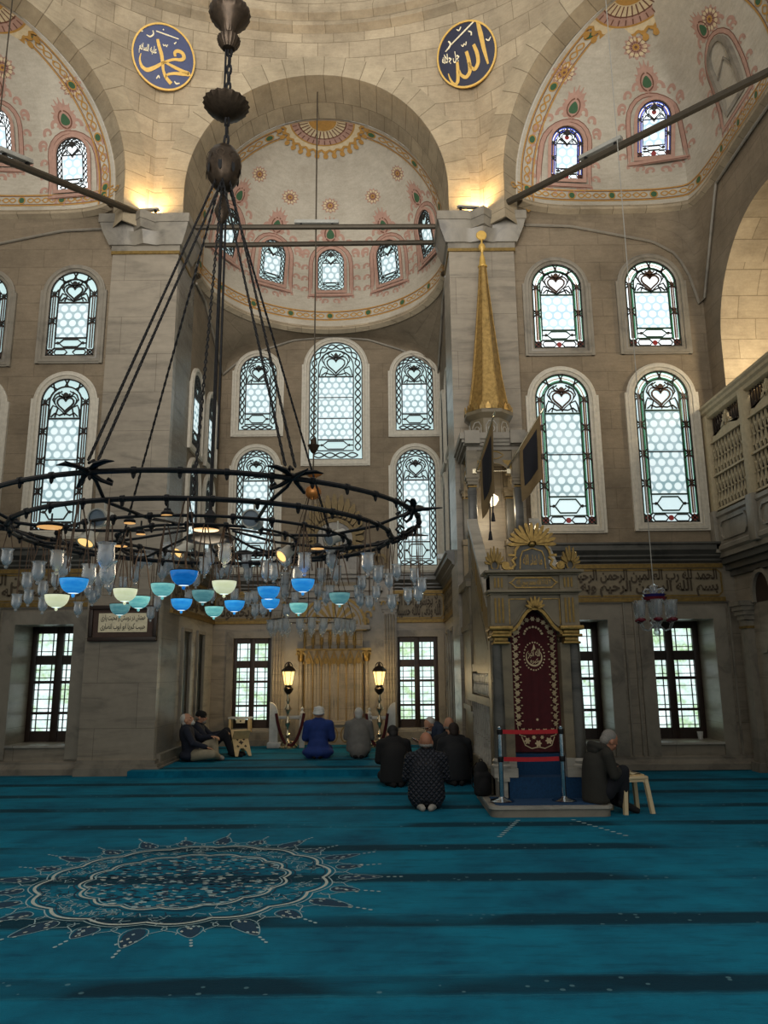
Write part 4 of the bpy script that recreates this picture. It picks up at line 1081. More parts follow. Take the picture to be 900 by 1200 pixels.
dome_window(exL, *LW[1], 'small window of the left half dome cut by the left edge', 'chain')

# ============================================================ right wall
rw = MB(); ys = 6.6
# lower wall, with arched niche and panels
rw.quad((XR + 0.05, YB, 0), (XR + 0.05, ys, 0), (XR + 0.05, ys, 3.4), (XR + 0.05, YB, 3.4), 0)
# upper wall with a wide arched opening
yc, ra, zsx = 10.55, 1.80, 7.1
arch = [(yc + ra * math.cos(PI * i / 28), zsx + ra * math.sin(PI * i / 28)) for i in range(29)]
rw.quad((XR, YB, 3.4), (XR, yc + ra, 3.4), (XR, yc + ra, 10.4), (XR, YB, 10.4), 1)
rw.quad((XR, yc - ra, 3.4), (XR, ys, 3.4), (XR, ys, 10.4), (XR, yc - ra, 10.4), 1)
for (y0, z0), (y1, z1) in zip(arch, arch[1:]):
    rw.quad((XR, y0, z0), (XR, y1, z1), (XR, y1, 10.4), (XR, y0, 10.4), 1)
    rw.quad((XR, y0, z0), (XR + 0.95, y0, z0), (XR + 0.95, y1, z1), (XR, y1, z1), 2)
for y in (yc + ra, yc - ra): rw.quad((XR, y, 3.4), (XR + 0.95, y, 3.4), (XR + 0.95, y, zsx), (XR, y, zsx), 2)
rw.quad((XR + 0.95, yc + ra, 3.4), (XR + 0.95, yc - ra, 3.4), (XR + 0.95, yc - ra, 9.2), (XR + 0.95, yc + ra, 9.2), 1)
rw.quad((XR, YB, 3.5), (XR + 0.95, YB, 3.5), (XR + 0.95, ys, 3.5), (XR, ys, 3.5), 0)
for y in (yc + ra, yc - ra):
    rw.box(XR - 0.08, XR + 0.9, y - 0.14, y + 0.10, 5.95, 6.06, 3); rw.box(XR - 0.14, XR + 0.9, y - 0.2, y + 0.14, 6.06, 6.18, 3)
tag(rw.build('wall_right', ['marble', 'stone', 'stone_light', 'marble_dark']), 'right wall with a wide stone arch above the lattice gallery', 'wall', None, ST)
lw_ = MB(); lw_.quad((XL - 0.01, ys, 0), (XL - 0.01, YB, 0), (XL - 0.01, YB, 3.4), (XL - 0.01, ys, 3.4), 0); lw_.quad((XL, ys, 3.4), (XL, YB, 3.4), (XL, YB, 10.4), (XL, ys, 10.4), 1)
for k in range(3): lw_.box(XL, XL + 0.06 + 0.07 * k, ys, YB, 3.12 + 0.10 * k, 3.22 + 0.10 * k, 2)
tag(lw_.build('wall_left', ['marble', 'stone', 'marble_dark']), 'left wall just outside the left edge of the photo', 'wall', None, ST)
# low part details
lp = MB(); mt = frame_at((XR + 0.05, 0, 0), (0, -1, 0))   # local x = -y
for y0, y1 in ((12.62, 12.34), (10.35, 10.10)):
    lp.box(-y0, -y1, -0.16, 0, 0.0, 0.14, 0, mt); lp.box(-y0 + 0.03, -y1 - 0.03, -0.12, 0, 0.14, 2.35, 0, mt)
    lp.box(-y0 + 0.02, -y1 - 0.02, -0.14, 0, 2.22, 2.26, 1, mt)
    for k in range(4): lp.box(-y0 - 0.02 * k, -y1 + 0.02 * k, -0.15 - 0.03 * k, 0, 2.36 + 0.075 * k, 2.435 + 0.075 * k, 0, mt)
for k in range(3): lp.box(-12.9, -6.6, -0.06 - 0.07 * k, 0, 3.12 + 0.10 * k, 3.22 + 0.10 * k, 2, mt)
for y0 in (12.22, 9.95):
    # arched niche between the pilasters
    f = lambda x, z, off: tuple(mt @ Vector((x, -off, z)))
    ar = [(-y0 + 0.0, 2.62), (-y0 + 0.0, 2.75)] + [(-y0 + 0.30 - 0.30 * math.cos(PI * i / 14), 2.75 + 0.36 * math.sin(PI * i / 14)) for i in range(15)] + [(-y0 + 0.60, 2.75), (-y0 + 0.60, 2.62)]
    lp.blob(ar, f, 3, 0.006); lp.ribbon(ar, 0.07, f, 0, False, 0.06, 0.06)
    lp.box(-y0 - 0.05, -y0 + 1.9, -0.08, 0, 0.1, 0.32, 0, mt)
    inset_panel(lp, -y0 + 0.1, -y0 + 1.6, 0.40, 0.48, mt, 0.03, 0, 0)
    lp.ribbon([(-y0 + 0.08, 1.85), (-y0 + 0.25, 1.85), (-y0 + 0.32, 1.95), (-y0 + 1.5, 1.95), (-y0 + 1.6, 1.85), (-y0 + 1.8, 1.85)], 0.05, f, 0, False, 0.04, 0.04)
tag(lp.build('trim_7', ['marble_trim', 'gold_dull', 'marble_dark', 'wood_dark']), 'pilasters, niche and mouldings of the lower right wall', 'trim', None, ST)
dr = thing('door_1', 'brown wooden door at the right edge of the photo', 'door', (0, 0, 0), 0, None, ST)
d1 = MB(); d1.cbox(-11.5, -10.45, -0.07, 0.0, 0.32, 1.78, 0.01, 0, mt); d1.build('door_panel', ['wood_dark'], dr)
d2 = MB(); 
for a, b, c, e in ((-11.58, -11.5, 0.3, 1.85), (-10.45, -10.37, 0.3, 1.85), (-11.58, -10.37, 1.78, 1.86)): d2.box(a, b, -0.1, 0, c, e, 0, mt)
d2.build('door_frame', ['marble_trim'], dr)
pc = thing('wall_picture', 'brown framed panel with pale writing hanging at the right edge', 'picture', (0, 0, 0))
q = MB(); q.cbox(-11.55, -10.3, -0.08, -0.02, 2.02, 2.58, 0.012, 0, mt); q.build('frame', ['wood_dark'], pc)
q = MB(); q.box(-11.47, -10.38, -0.086, -0.078, 2.10, 2.50, 0, mt); f = lambda x, z, off: tuple(mt @ Vector((x, -0.086 - off, z)))
q.ribbon([(-11.44, 2.13), (-10.41, 2.13), (-10.41, 2.47), (-11.44, 2.47)], 0.02, f, 1, True, 0.003)
for k in range(3): q.blob(circle(0.03, 8, -11.36, 2.2 + 0.1 * k), f, 1, 0.003)
write(q, 'وما توفيقى الا بالله', -10.9, 2.3, 0.8, 0.2, f, 1, 0.004); q.build('panel', ['wood_dark', 'paper'], pc)

# ============================================================ lattice gallery
XG = 5.70
ga = thing('gallery', 'carved wooden lattice gallery along the right wall', 'gallery', (0, 0, 0), 0, None, ST)
mg = frame_at((XG, 0, 0), (0, -1, 0)); gx = lambda y: -y
gb = MB()
prof = [(0.0, 3.42), (0.0, 3.50), (0.05, 3.54), (0.05, 3.60), (0.02, 3.63), (0.02, 4.08), (0.05, 4.11), (0.05, 4.17), (0.0, 4.20)]
gp = [(XG - a, z) for a, z in prof] + [(XR + 0.05, 4.20), (XR + 0.05, 3.42)]
n = len(gp); gb.add([(x, YB, z) for x, z in gp] + [(x, 6.6, z) for x, z in gp], [tuple(range(n)), tuple(range(2 * n - 1, n - 1, -1))] + [(i, i + n, (i + 1) % n + n, (i + 1) % n) for i in range(n)], 0)
PY = [12.80, 11.42, 10.02, 8.62, 7.22]
for y0, y1 in zip(PY, PY[1:]):
    f = lambda x, z, off: tuple(mg @ Vector((x, -0.02 - off, z)))
    a, b = gx(y0) + 0.22, gx(y1) - 0.22
    gb.ribbon([(a + .08, 3.70), (b - .08, 3.70), (b, 3.78), (b, 3.93), (b - .08, 4.01), (a + .08, 4.01), (a, 3.93), (a, 3.78)], 0.035, f, 0, True, 0.03, 0.03)
gb.build('base_beam', ['marble_trim'], ga)
for y in PY:
    p = MB(); p.cbox(gx(y) - 0.09, gx(y) + 0.09, -0.05, 0.10, 4.2, 5.93, 0.012, 0, mg); p.cbox(gx(y) - 0.11, gx(y) + 0.11, -0.09, 0.05, 3.5, 4.22, 0.01, 1, mg); p.build('post', ['lattice', 'marble_trim'], ga)
tp = MB(); prof = [(0.0, 5.86), (0.03, 5.88), (0.03, 5.95), (0.07, 5.98), (0.07, 6.03), (0.10, 6.06), (0.10, 6.10), (0.0, 6.12)]
tpp = [(XG - a, z) for a, z in prof] + [(XG + 0.12, 6.12), (XG + 0.12, 5.86)]; n = len(tpp)
tp.add([(x, YB - 0.01, z) for x, z in tpp] + [(x, 6.6, z) for x, z in tpp], [tuple(range(n)), tuple(range(2 * n - 1, n - 1, -1))] + [(i, i + n, (i + 1) % n + n, (i + 1) % n) for i in range(n)], 0)
tp.build('top_rail', ['lattice'], ga)
for y0, y1 in zip(PY, PY[1:]):
    l = MB(); a, b = gx(y0) + 0.09, gx(y1) - 0.09; z0, z1 = 4.24, 5.42; f = lambda x, z, off: tuple(mg @ Vector((x, 0.03 - off, z)))
    for z in (z0, (z0 + z1) / 2, z1): l.box(a, b, -0.015, 0.045, z - 0.018, z + 0.018, 0, mg)
    N = 10; dx = (b - a) / N
    for half in (0, 1):
        c0 = z0 + half * (z1 - z0) / 2; hh = (z1 - z0) / 2
        for i in range(N + 1):
            for sg in (-1, 1):
                pth = []
                for k in range(17):
                    q = k / 16; x = a + dx * i + sg * dx * 0.5 * (1 - math.cos(2 * PI * q)) / 2 * 1.0
                    if a - 0.01 <= x <= b + 0.01: pth.append((x, c0 + hh * q))
                if len(pth) > 2: l.ribbon(pth, 0.014, f, 0, False, 0.015, 0.03)
        for i in range(N):
            x = a + dx * (i + 0.5); zc = c0 + hh * 0.5
            for q, s in ((0.25, 0.020), (0.75, 0.020)):
                l.blob([(x + s * math.cos(t) * (1 - 0.5 * math.sin(t)), c0 + hh * q + 1.5 * s * math.sin(t)) for t in (2 * PI * j / 12 for j in range(12))], f, 0, 0.022, 0.03)
            l.blob(circle(0.02, 8, a + dx * i, zc), f, 0, 0.022, 0.03)
    l.build('lattice_panel', ['lattice'], ga)
    c = MB(); xm = (a + b) / 2; f = lambda x, z, off: tuple(mg @ Vector((x, 0.03 - off, z)))
    crest = [(-.58, 0), (-.52, .10), (-.40, .07), (-.30, .13), (-.22, .12), (-.14, .22), (-.08, .24), (-.05, .34), (0, .40), (.05, .34), (.08, .24), (.14, .22), (.22, .12), (.30, .13), (.40, .07), (.52, .10), (.58, 0)]
    c.blob([(xm + x, z1 + 0.018 + z) for x, z in crest], f, 0, 0.02, 0.04)
    for sg in (-1, 1):
        scroll(c, f, xm + sg * 0.40, z1 + 0.08, 0.07, sg, 0, 0.03); scroll(c, f, xm + sg * 0.18, z1 + 0.12, 0.07, sg, 0, 0.03)
        for k in range(3): c.ribbon([(xm, z1 + 0.16), (xm + sg * (0.04 + 0.03 * k), z1 + 0.34 - 0.06 * k)], [0.03, 0.012], f, 0, False, 0.045, 0.03)
    for k in range(14): x = a + (b - a) * (k + 0.5) / 14; c.tube([tuple(mg @ Vector((x, 0.06, z1))), tuple(mg @ Vector((x, 0.06, 5.87)))], 0.012, 6, 1)
    c.build('crest', ['lattice', 'wood_dark'], ga)
bk = MB(); bk.box(-YB + 0.02, -6.6, 0.18, 0.20, 4.2, 5.9, 0, mg); bk.build('back_board', ['wood_dark'], ga)
# ============================================================ prayer niche
mi = thing('prayer_niche', 'marble and gilt prayer niche in the middle of the bay', 'prayer niche', (MX, YA, 0.10), 0, None, ST)
def fluted(mb, x, y, r, z0, z1, n=20, mat=0, k=10): mb.lathe([(r * 1.0, z0), (r * 0.97, (z0 + z1) / 2), (r * 0.9, z1)], n * 2, (x, y, 0), mat, None, lambda i, z: 1.0 if i % 4 < 2 else 0.93)
bp = MB()
bp.box(-1.36, 1.36, -0.10, 0, 0, 3.05, 0); bp.box(-1.42, 1.42, -0.18, 0, 0, 0.16, 0)
bp.build('back_panel', ['marble_trim'], mi)
for sg in (-1, 1):
    p = MB(); x = sg * 1.20
    p.box(x - 0.17, x + 0.17, -0.26, 0, 0, 0.22, 0); p.box(x - 0.13, x + 0.13, -0.16, 0, 0.22, 2.75, 0)
    for k in range(4): p.tube([(x - 0.09 + 0.06 * k, -0.165, 0.3), (x - 0.09 + 0.06 * k, -0.165, 2.70)], 0.022, 8, 0)
    p.build('pilaster', ['marble'], mi)
    c = MB()
    for k, (w_, z0, z1) in enumerate(((0.15, 2.74, 2.80), (0.17, 2.80, 2.96), (0.22, 2.96, 3.04), (0.20, 3.04, 3.12))): c.box(x - w_, x + w_, -0.18 - 0.03 * k, 0, z0, z1, 0)
    for q in (-1, 1): scroll(c, lambda a, b, off: (x + a, -0.30 - off, 2.92 + b), q * 0.12, 0, 0.06, q, 1, 0.03)
    c.build('capital', ['marble_trim', 'gold_dull'], mi)
    p = MB(); x = sg * 0.70
    p.box(x - 0.09, x + 0.09, -0.24, 0, 0, 0.5, 0); p.lathe([(0.055, 0.5), (0.05, 1.2), (0.045, 1.72)], 14, (x, -0.16, 0), 0); p.build('colonnette', ['marble'], mi)
    c = MB(); c.lathe([(0.05, 1.70), (0.075, 1.74), (0.07, 1.80), (0.10, 1.90), (0.10, 1.93)], 12, (x, -0.16, 0), 0); c.box(x - 0.10, x + 0.10, -0.27, -0.02, 1.93, 1.98, 0)
    for q in (-1, 1): scroll(c, lambda a, b, off: (x + a, -0.28 - off, 1.86 + b), q * 0.05, 0, 0.045, q, 0, 0.025)
    c.build('gilt_capital', ['gold'], mi)
nb = MB(); NP = 7
# niche: seven tall panels on a shallow curve, their ridges gilt
pts = [(-0.62 * math.cos(PI * i / NP), 0.0 - 0.11 + 0.42 * math.sin(PI * i / NP) * 0.0 - 0.02 + 0.0) for i in range(NP + 1)]
cur = [(-0.62 + 1.24 * i / NP, -0.24 + 0.15 * math.sin(PI * i / NP)) for i in range(NP + 1)]
for i in range(NP):
    (x0, y0), (x1, y1) = cur[i], cur[i + 1]; nb.quad((x0, y0, 0.45), (x1, y1, 0.45), (x1, y1, 2.42), (x0, y0, 2.42), 0)
    for k in (0.3, 0.7): nb.tube([(x0 + (x1 - x0) * k, y0 + (y1 - y0) * k, 0.52), (x0 + (x1 - x0) * k, y0 + (y1 - y0) * k, 1.66)], 0.018, 6, 0)
for x, y in cur: nb.tube([(x, y - 0.005, 0.48), (x, y - 0.005, 1.72)], 0.012, 8, 1)
nb.box(-0.66, 0.66, -0.28, -0.05, 0.40, 0.47, 0); nb.box(-0.64, 0.64, -0.24, -0.05, 0, 0.40, 0)
f = lambda x, z, off: (x, -0.245 - off, z)
for k in range(5): nb.ribbon([(-0.50 + 0.25 * k + 0.10 * math.cos(a) * 0.9, 0.20 + 0.15 * math.sin(a)) for a in (2 * PI * i / 16 for i in range(16))], 0.02, f, 1, True, 0.006)
nb.build('niche', ['marble', 'gold_dull'], mi)
mq = MB()
for i in range(NP):
    (x0, y0), (x1, y1) = cur[i], cur[i + 1]; xm, ym = (x0 + x1) / 2, (y0 + y1) / 2; hw = (x1 - x0) / 2
    f = lambda x, z, off: (xm + x, ym - 0.015 - off, z)
    mq.ribbon([(-hw, 1.60), (-hw * 0.8, 1.72), (-hw * 0.3, 1.84), (0, 1.92), (hw * 0.3, 1.84), (hw * 0.8, 1.72), (hw, 1.60)], 0.035, f, 0, False, 0.012, 0.02)
    mq.blob([(0.045 * math.cos(a) * (1 - 0.4 * math.sin(a)), 1.72 + 0.07 * math.sin(a)) for a in (2 * PI * j / 12 for j in range(12))], f, 0, 0.02, 0.02)
    scroll(mq, f, -hw, 1.66, 0.035, -1, 0, 0.02); scroll(mq, f, hw, 1.66, 0.035, 1, 0, 0.02)
    mq.lathe([(0.03, 1.98), (0.02, 2.02), (0.03, 2.15), (0.02, 2.28), (0.035, 2.33)], 10, (x0, y0 - 0.03, 0), 0)
    mq.ribbon([(-hw * .6, 2.05), (hw * .6, 2.05), (hw * .6, 2.28), (-hw * .6, 2.28)], 0.014, f, 0, True, 0.012)
mq.box(-0.66, 0.66, -0.28, -0.10, 1.945, 1.965, 0); mq.box(-0.70, 0.70, -0.30, -0.10, 2.35, 2.37, 0)
mq.build('gilt_frieze', ['gold_dull'], mi)
hd = MB(); f = lambda x, z, off: (x, -0.22 - off, z)
hd.box(-0.78, 0.78, -0.30, 0, 2.37, 2.46, 0); hd.blob([(0.68 * math.cos(PI * i / 24), 2.46 + 0.62 * math.sin(PI * i / 24)) for i in range(25)], f, 0, 0.0, 0.1)
for r, w_ in ((0.68, 0.06), (0.58, 0.025)): hd.ribbon([(r * math.cos(PI * i / 24), 2.46 + r * 0.92 * math.sin(PI * i / 24)) for i in range(25)], w_, f, 1, False, 0.03, 0.03)
for k in range(9): a = PI * (k + 0.5) / 9; hd.ribbon([(0.12 * math.cos(a), 2.47 + 0.11 * math.sin(a)), (0.52 * math.cos(a), 2.46 + 0.48 * math.sin(a))], [0.03, 0.10], f, 1, False, 0.012)
for sg in (-1, 1):
    for k in range(3): scroll(hd, f, sg * (0.66 + 0.06 * k), 2.55 + 0.14 * k, 0.09, sg, 1, 0.035)
hd.build('hood', ['marble', 'gold_dull'], mi)
en = MB(); en.box(-0.98, 0.98, -0.22, 0, 3.06, 3.20, 0); en.box(-1.05, 1.05, -0.30, 0, 3.20, 3.30, 0); en.box(-1.36, 1.36, -0.24, 0, 3.48, 3.56, 0); en.box(-1.44, 1.44, -0.32, 0, 3.56, 3.66, 0); en.box(-0.95, 0.95, -0.12, 0, 3.30, 3.48, 0)
en.box(-0.62, 0.62, -0.14, 0, 2.98, 3.06, 0); en.box(-0.70, 0.70, -0.20, 0, 3.66, 3.95, 0); en.build('entablature', ['marble_trim'], mi)
ins = MB(); f = lambda x, z, off: (x, -0.16 - off, z); ins.box(-0.55, 0.55, -0.16, 0, 2.66 + 0.4, 2.98 + 0.42, 0)
write(ins, 'كلما دخل عليها زكريا المحراب', 0, 3.24, 0.92, 0.22, f, 1, 0.01); ins.build('inscription', ['band', 'gold_dull'], mi)
cw = MB(); f = lambda x, z, off: (x, -0.16 - off, z)
cw.blob([(0.42 * math.cos(a), 4.35 + 0.40 * math.sin(a)) for a in (2 * PI * i / 28 for i in range(28))], f, 1, 0.03, 0.12)
cw.ribbon([(0.44 * math.cos(a), 4.35 + 0.42 * math.sin(a)) for a in (2 * PI * i / 28 for i in range(28))], 0.08, f, 0, True, 0.07, 0.08)
for k in range(17):
    a = PI * (k - 1.5) / 13.0; cw.ribbon([(0.46 * math.cos(a), 4.42 + 0.44 * math.sin(a)), (0.60 * math.cos(a), 4.45 + 0.72 * math.sin(a)), (0.66 * math.cos(a), 4.46 + 0.90 * math.sin(a))], [0.07, 0.14, 0.05], f, 0, False, 0.05 + 0.01 * (k % 2), 0.05)
for sg in (-1, 1):
    for k in range(4): scroll(cw, f, sg * (0.40 + 0.20 * k), 4.04 - 0.05 * k, 0.15, sg, 0, 0.06)
write(cw, 'الله', 0, 4.35, 0.42, 0.42, f, 0, 0.04); M['gold_dark'] = plain('dark_gilding', (92, 76, 44), 0.5, 0.5, 0.25, 20); cw.build('crown', ['gold_dark', 'marble_trim'], mi)

# ============================================================ pulpit
XC = 1.84; YF = 9.45
pu = thing('pulpit', 'tall marble and gilt pulpit with stairs and a golden cone spire', 'pulpit', (XC, YF, 0))
def yl(Y): return Y - YF
sl = MB()
def rounded(x0, x1, y0, y1, r=0.10): 
    p = []
    for cx, cy, a0 in ((x0 + r, y0 + r, PI), (x1 - r, y0 + r, 1.5 * PI)): p += [(cx + r * math.cos(a0 + PI / 2 * i / 6), cy + r * math.sin(a0 + PI / 2 * i / 6)) for i in range(7)]
    return p + [(x1, y1), (x0, y1)]
sl.prismz(rounded(-0.68, 0.66, yl(8.90), yl(10.3)), 0, 0.085, 0); sl.prismz(rounded(-0.70, 0.68, yl(8.88), yl(10.3)), 0.085, 0.115, 1)
sl.build('base_slab', ['marble_trim', 'marble_pale'], pu)
s2 = MB(); s2.prismz(rounded(-0.62, 0.60, yl(8.97), yl(9.5), 0.08), 0.115, 0.127); s2.box(-0.40, 0.48, yl(9.36), yl(9.75), 0.12, 0.36); s2.box(-0.28, 0.29, yl(9.60), yl(10.0), 0.36, 0.60)
for i in range(11): s2.box(-0.40, 0.40, yl(9.85 + 0.17 * i), yl(11.8), 0.60 + 0.215 * i, 0.60 + 0.215 * (i + 1))
s2.build('stair_carpet', ['floor_carpet_dark'], pu)
for sg in (-1, 1):
    x = sg * 0.50 + 0.03; p = MB(); p.box(x - 0.05, x + 0.05, yl(9.34), yl(9.9), 0.12, 0.32); p.box(x - 0.07, x + 0.07, yl(9.31), yl(9.9), 0.32, 0.36); p.build('step_curb', ['marble_pale'], pu)
    x = sg * 0.43
    b = MB()
    b.box(x - 0.14, x + 0.14, -0.10, 0.22, 0.36, 0.46); b.lathe([(0.115, 0.46), (0.12, 0.49), (0.095, 0.51), (0.105, 0.54), (0.085, 0.57)], 18, (x + sg * 0.04, 0.0, 0)); b.box(x - 0.135, x + 0.02 - 0.0, -0.06, 0.2, 0.46, 0.57) if sg > 0 else b.box(x - 0.02, x + 0.135, -0.06, 0.2, 0.46, 0.57)
    b.build('column_base', ['marble_pale'], pu)
    c = MB(); c.lathe([(0.072, 0.57), (0.074, 1.1), (0.066, 1.90)], 20, (x + sg * 0.045, 0.0, 0)); c.build('column', ['marble_dark'], pu)
    c = MB(); c.box(x - 0.13 if sg > 0 else x - 0.01, x + 0.01 if sg > 0 else x + 0.13, -0.03, 0.20, 0.50, 1.92); c.box(x - 0.07, x + 0.12 if sg > 0 else x + 0.07, 0.05, 0.25, 0.5, 1.95) if sg > 0 else c.box(x - 0.12, x + 0.07, 0.05, 0.25, 0.5, 1.95); c.build('jamb', ['marble_olive'], pu)
    g = MB()
    for r_, z0, z1 in ((0.105, 1.90, 1.93), (0.085, 1.93, 1.985), (0.125, 1.985, 2.02), (0.10, 2.02, 2.07), (0.145, 2.07, 2.12)): g.cbox(x - r_, x + r_, -r_ - 0.01, 0.22, z0, z1, 0.01)
    g.build('gilt_capital', ['gold'], pu)
    u = MB(); u.box(x - 0.11, x + 0.11, -0.09, 0.25, 2.12, 2.50, 0)
    for k in range(3): u.box(x - 0.065 + 0.045 * k, x - 0.04 + 0.045 * k, -0.10, -0.08, 2.16, 2.46, 1)
    u.box(x - 0.11, x + 0.11, -0.09, 0.25, 2.56, 2.74, 0)
    for k in range(3): u.box(x - 0.06 + 0.042 * k, x - 0.037 + 0.042 * k, -0.10, -0.08, 2.59, 2.71, 1)
    u.build('fluted_block', ['marble_olive', 'gold_dull'], pu)
# arch over the doorway
ar = MB(); ax = [(0.32, 2.0), (0.30, 2.10)]
edge = [(-0.32, 2.02), (-0.30, 2.06), (-0.26, 2.08), (-0.21, 2.13), (-0.16, 2.21), (-0.10, 2.29), (-0.04, 2.33), (0.04, 2.33), (0.10, 2.29), (0.16, 2.21), (0.21, 2.13), (0.26, 2.08), (0.30, 2.06), (0.32, 2.02)]
for (x0, z0), (x1, z1) in zip(edge, edge[1:]):
    ar.quad((x0, -0.05, z0), (x1, -0.05, z1), (x1, -0.05, 2.52), (x0, -0.05, 2.52), 0); ar.quad((x0, -0.05, z0), (x0, 0.2, z0), (x1, 0.2, z1), (x1, -0.05, z1), 0)
f = lambda x, z, off: (x, -0.05 - off, z)
ar.ribbon(edge, 0.035, f, 1, False, 0.03, 0.03); ar.ribbon([(x * 1.06, z + 0.045) for x, z in edge], 0.018, f, 0, False, 0.03, 0.03)
for sg in (-1, 1): ar.ribbon([(sg * 0.31, 2.14), (sg * 0.31, 2.45), (sg * 0.10, 2.45)], 0.014, f, 1, False, 0.012, 0.012); scroll(ar, f, sg * 0.33, 2.07, 0.03, sg, 1, 0.02)
for k in range(7): a = PI * (k + 0.5) / 7; ar.ribbon([(0.03 * math.cos(a), 2.33 + 0.02 * math.sin(a)), (0.085 * math.cos(a), 2.34 + 0.085 * math.sin(a)), (0.12 * math.cos(a), 2.34 + 0.14 * math.sin(a))], [0.022, 0.036, 0.012], f, 1, False, 0.07, 0.05)
ar.build('door_arch', ['marble_olive', 'gold'], pu)
en = MB()
for w_, y_, z0, z1 in ((0.55, 0.10, 2.50, 2.525), (0.58, 0.14, 2.525, 2.56), (0.54, 0.07, 2.56, 2.74), (0.57, 0.12, 2.74, 2.765), (0.61, 0.17, 2.765, 2.80)): en.cbox(-w_, w_, -y_, 0.28, z0, z1, 0.008, 0)
en.box(-0.59, 0.59, -0.15, 0, 2.763, 2.77, 1); en.build('entablature', ['marble_olive', 'gold_dull'], pu)
ca = MB(); f = lambda x, z, off: (x, -0.075 - off, z)
car = [(-0.30, 2.65), (-0.27, 2.66), (-0.22, 2.71), (0.22, 2.71), (0.27, 2.66), (0.30, 2.65), (0.27, 2.64), (0.22, 2.59), (-0.22, 2.59), (-0.27, 2.64)]
ca.ribbon(car, 0.014, f, 0, True, 0.014, 0.014); write(ca, 'لا اله الا الله محمد رسول الله', 0, 2.65, 0.42, 0.10, f, 0, 0.008, 0.02); ca.build('gilt_inscription', ['gold'], pu)
cr_ = MB(); f = lambda x, z, off: (x, -0.02 - off, z)
body = [(-0.22, 2.80), (-0.20, 2.92), (-0.23, 2.98), (-0.20, 3.08), (-0.14, 3.13), (0, 3.15), (0.14, 3.13), (0.20, 3.08), (0.23, 2.98), (0.20, 2.92), (0.22, 2.80)]
cr_.blob(body, f, 0, 0.06, 0.12)
cr_.ribbon([(-0.30, 2.99), (-0.22, 2.99), (-0.21, 3.05), (-0.16, 3.12), (-0.06, 3.15)], 0.03, f, 1, False, 0.09, 0.05); cr_.ribbon([(0.30, 2.99), (0.22, 2.99), (0.21, 3.05), (0.16, 3.12), (0.06, 3.15)], 0.03, f, 1, False, 0.09, 0.05)
for sg in (-1, 1):
    cr_.ribbon([(sg * 0.20, 2.97), (sg * 0.25, 2.93), (sg * 0.22, 2.87), (sg * 0.26, 2.83), (sg * 0.34, 2.82), (sg * 0.36, 2.86), (sg * 0.33, 2.88)], 0.03, f, 1, False, 0.08, 0.05)
    cr_.blob(circle(0.05, 12, sg * 0.34, 2.86), f, 1, 0.10, 0.06); cr_.ribbon([(sg * 0.16, 2.82), (sg * 0.15, 2.96), (sg * 0.12, 3.04), (0, 3.08)], 0.014, f, 1, False, 0.075, 0.02)
for k in range(13):
    a = PI * (k + 0.5) / 13 * 1.1 - 0.157; w_ = 1.0 - 0.25 * abs(math.cos(a))
    cr_.ribbon([(0.05 * math.cos(a), 3.13 + 0.03 * math.sin(a)), (0.20 * math.cos(a), 3.13 + 0.15 * math.sin(a)), (0.27 * math.cos(a), 3.13 + 0.24 * math.sin(a)), (0.30 * math.cos(a), 3.13 + 0.27 * math.sin(a))], [0.022, 0.044, 0.042, 0.014], f, 1, False, 0.10 + 0.025 * (k % 2), 0.06)
cr_.blob([(0.25 * math.cos(PI * i / 14), 3.12 + 0.21 * math.sin(PI * i / 14)) for i in range(15)], f, 0, 0.05, 0.06)
cr_.ball((0, -0.10, 3.13), 0.05, 0.04, 0.04, 12, 8, 1)
write(cr_, 'ما شاء الله', 0, 2.93, 0.24, 0.14, f, 1, 0.066, 0.02); cr_.build('shell_crown', ['marble_dark', 'gold'], pu)
for sg in (-1, 1):
    q = MB(); x0 = sg * 0.47; f = lambda x, z, off: (x0 + x, -0.02 - off, z)
    q.blob([(-0.06, 2.80), (-0.07, 2.90), (0, 2.97), (0.07, 2.90), (0.06, 2.80)], f, 0, 0.03, 0.08)
    for k in range(9): a = PI * (k + 0.5) / 9; q.ribbon([(0.05 * math.cos(a), 2.88 + 0.04 * math.sin(a)), (0.11 * math.cos(a), 2.88 + 0.13 * math.sin(a)), (0.125 * math.cos(a), 2.89 + (0.17 + 0.05 * math.sin(a) ** 4) * math.sin(a))], [0.022, 0.032, 0.010], f, 1, False, 0.06 + 0.02 * (k % 2), 0.05)
    q.ribbon([(0.045 * math.cos(a), 2.87 + 0.055 * math.sin(a)) for a in (2 * PI * i / 14 for i in range(14))], 0.018, f, 1, True, 0.06, 0.03)
    q.box(-0.075 + x0, 0.075 + x0, -0.1, 0.06, 2.795, 2.82, 0); q.build('shell_finial', ['marble_dark', 'gold_dull'], pu)
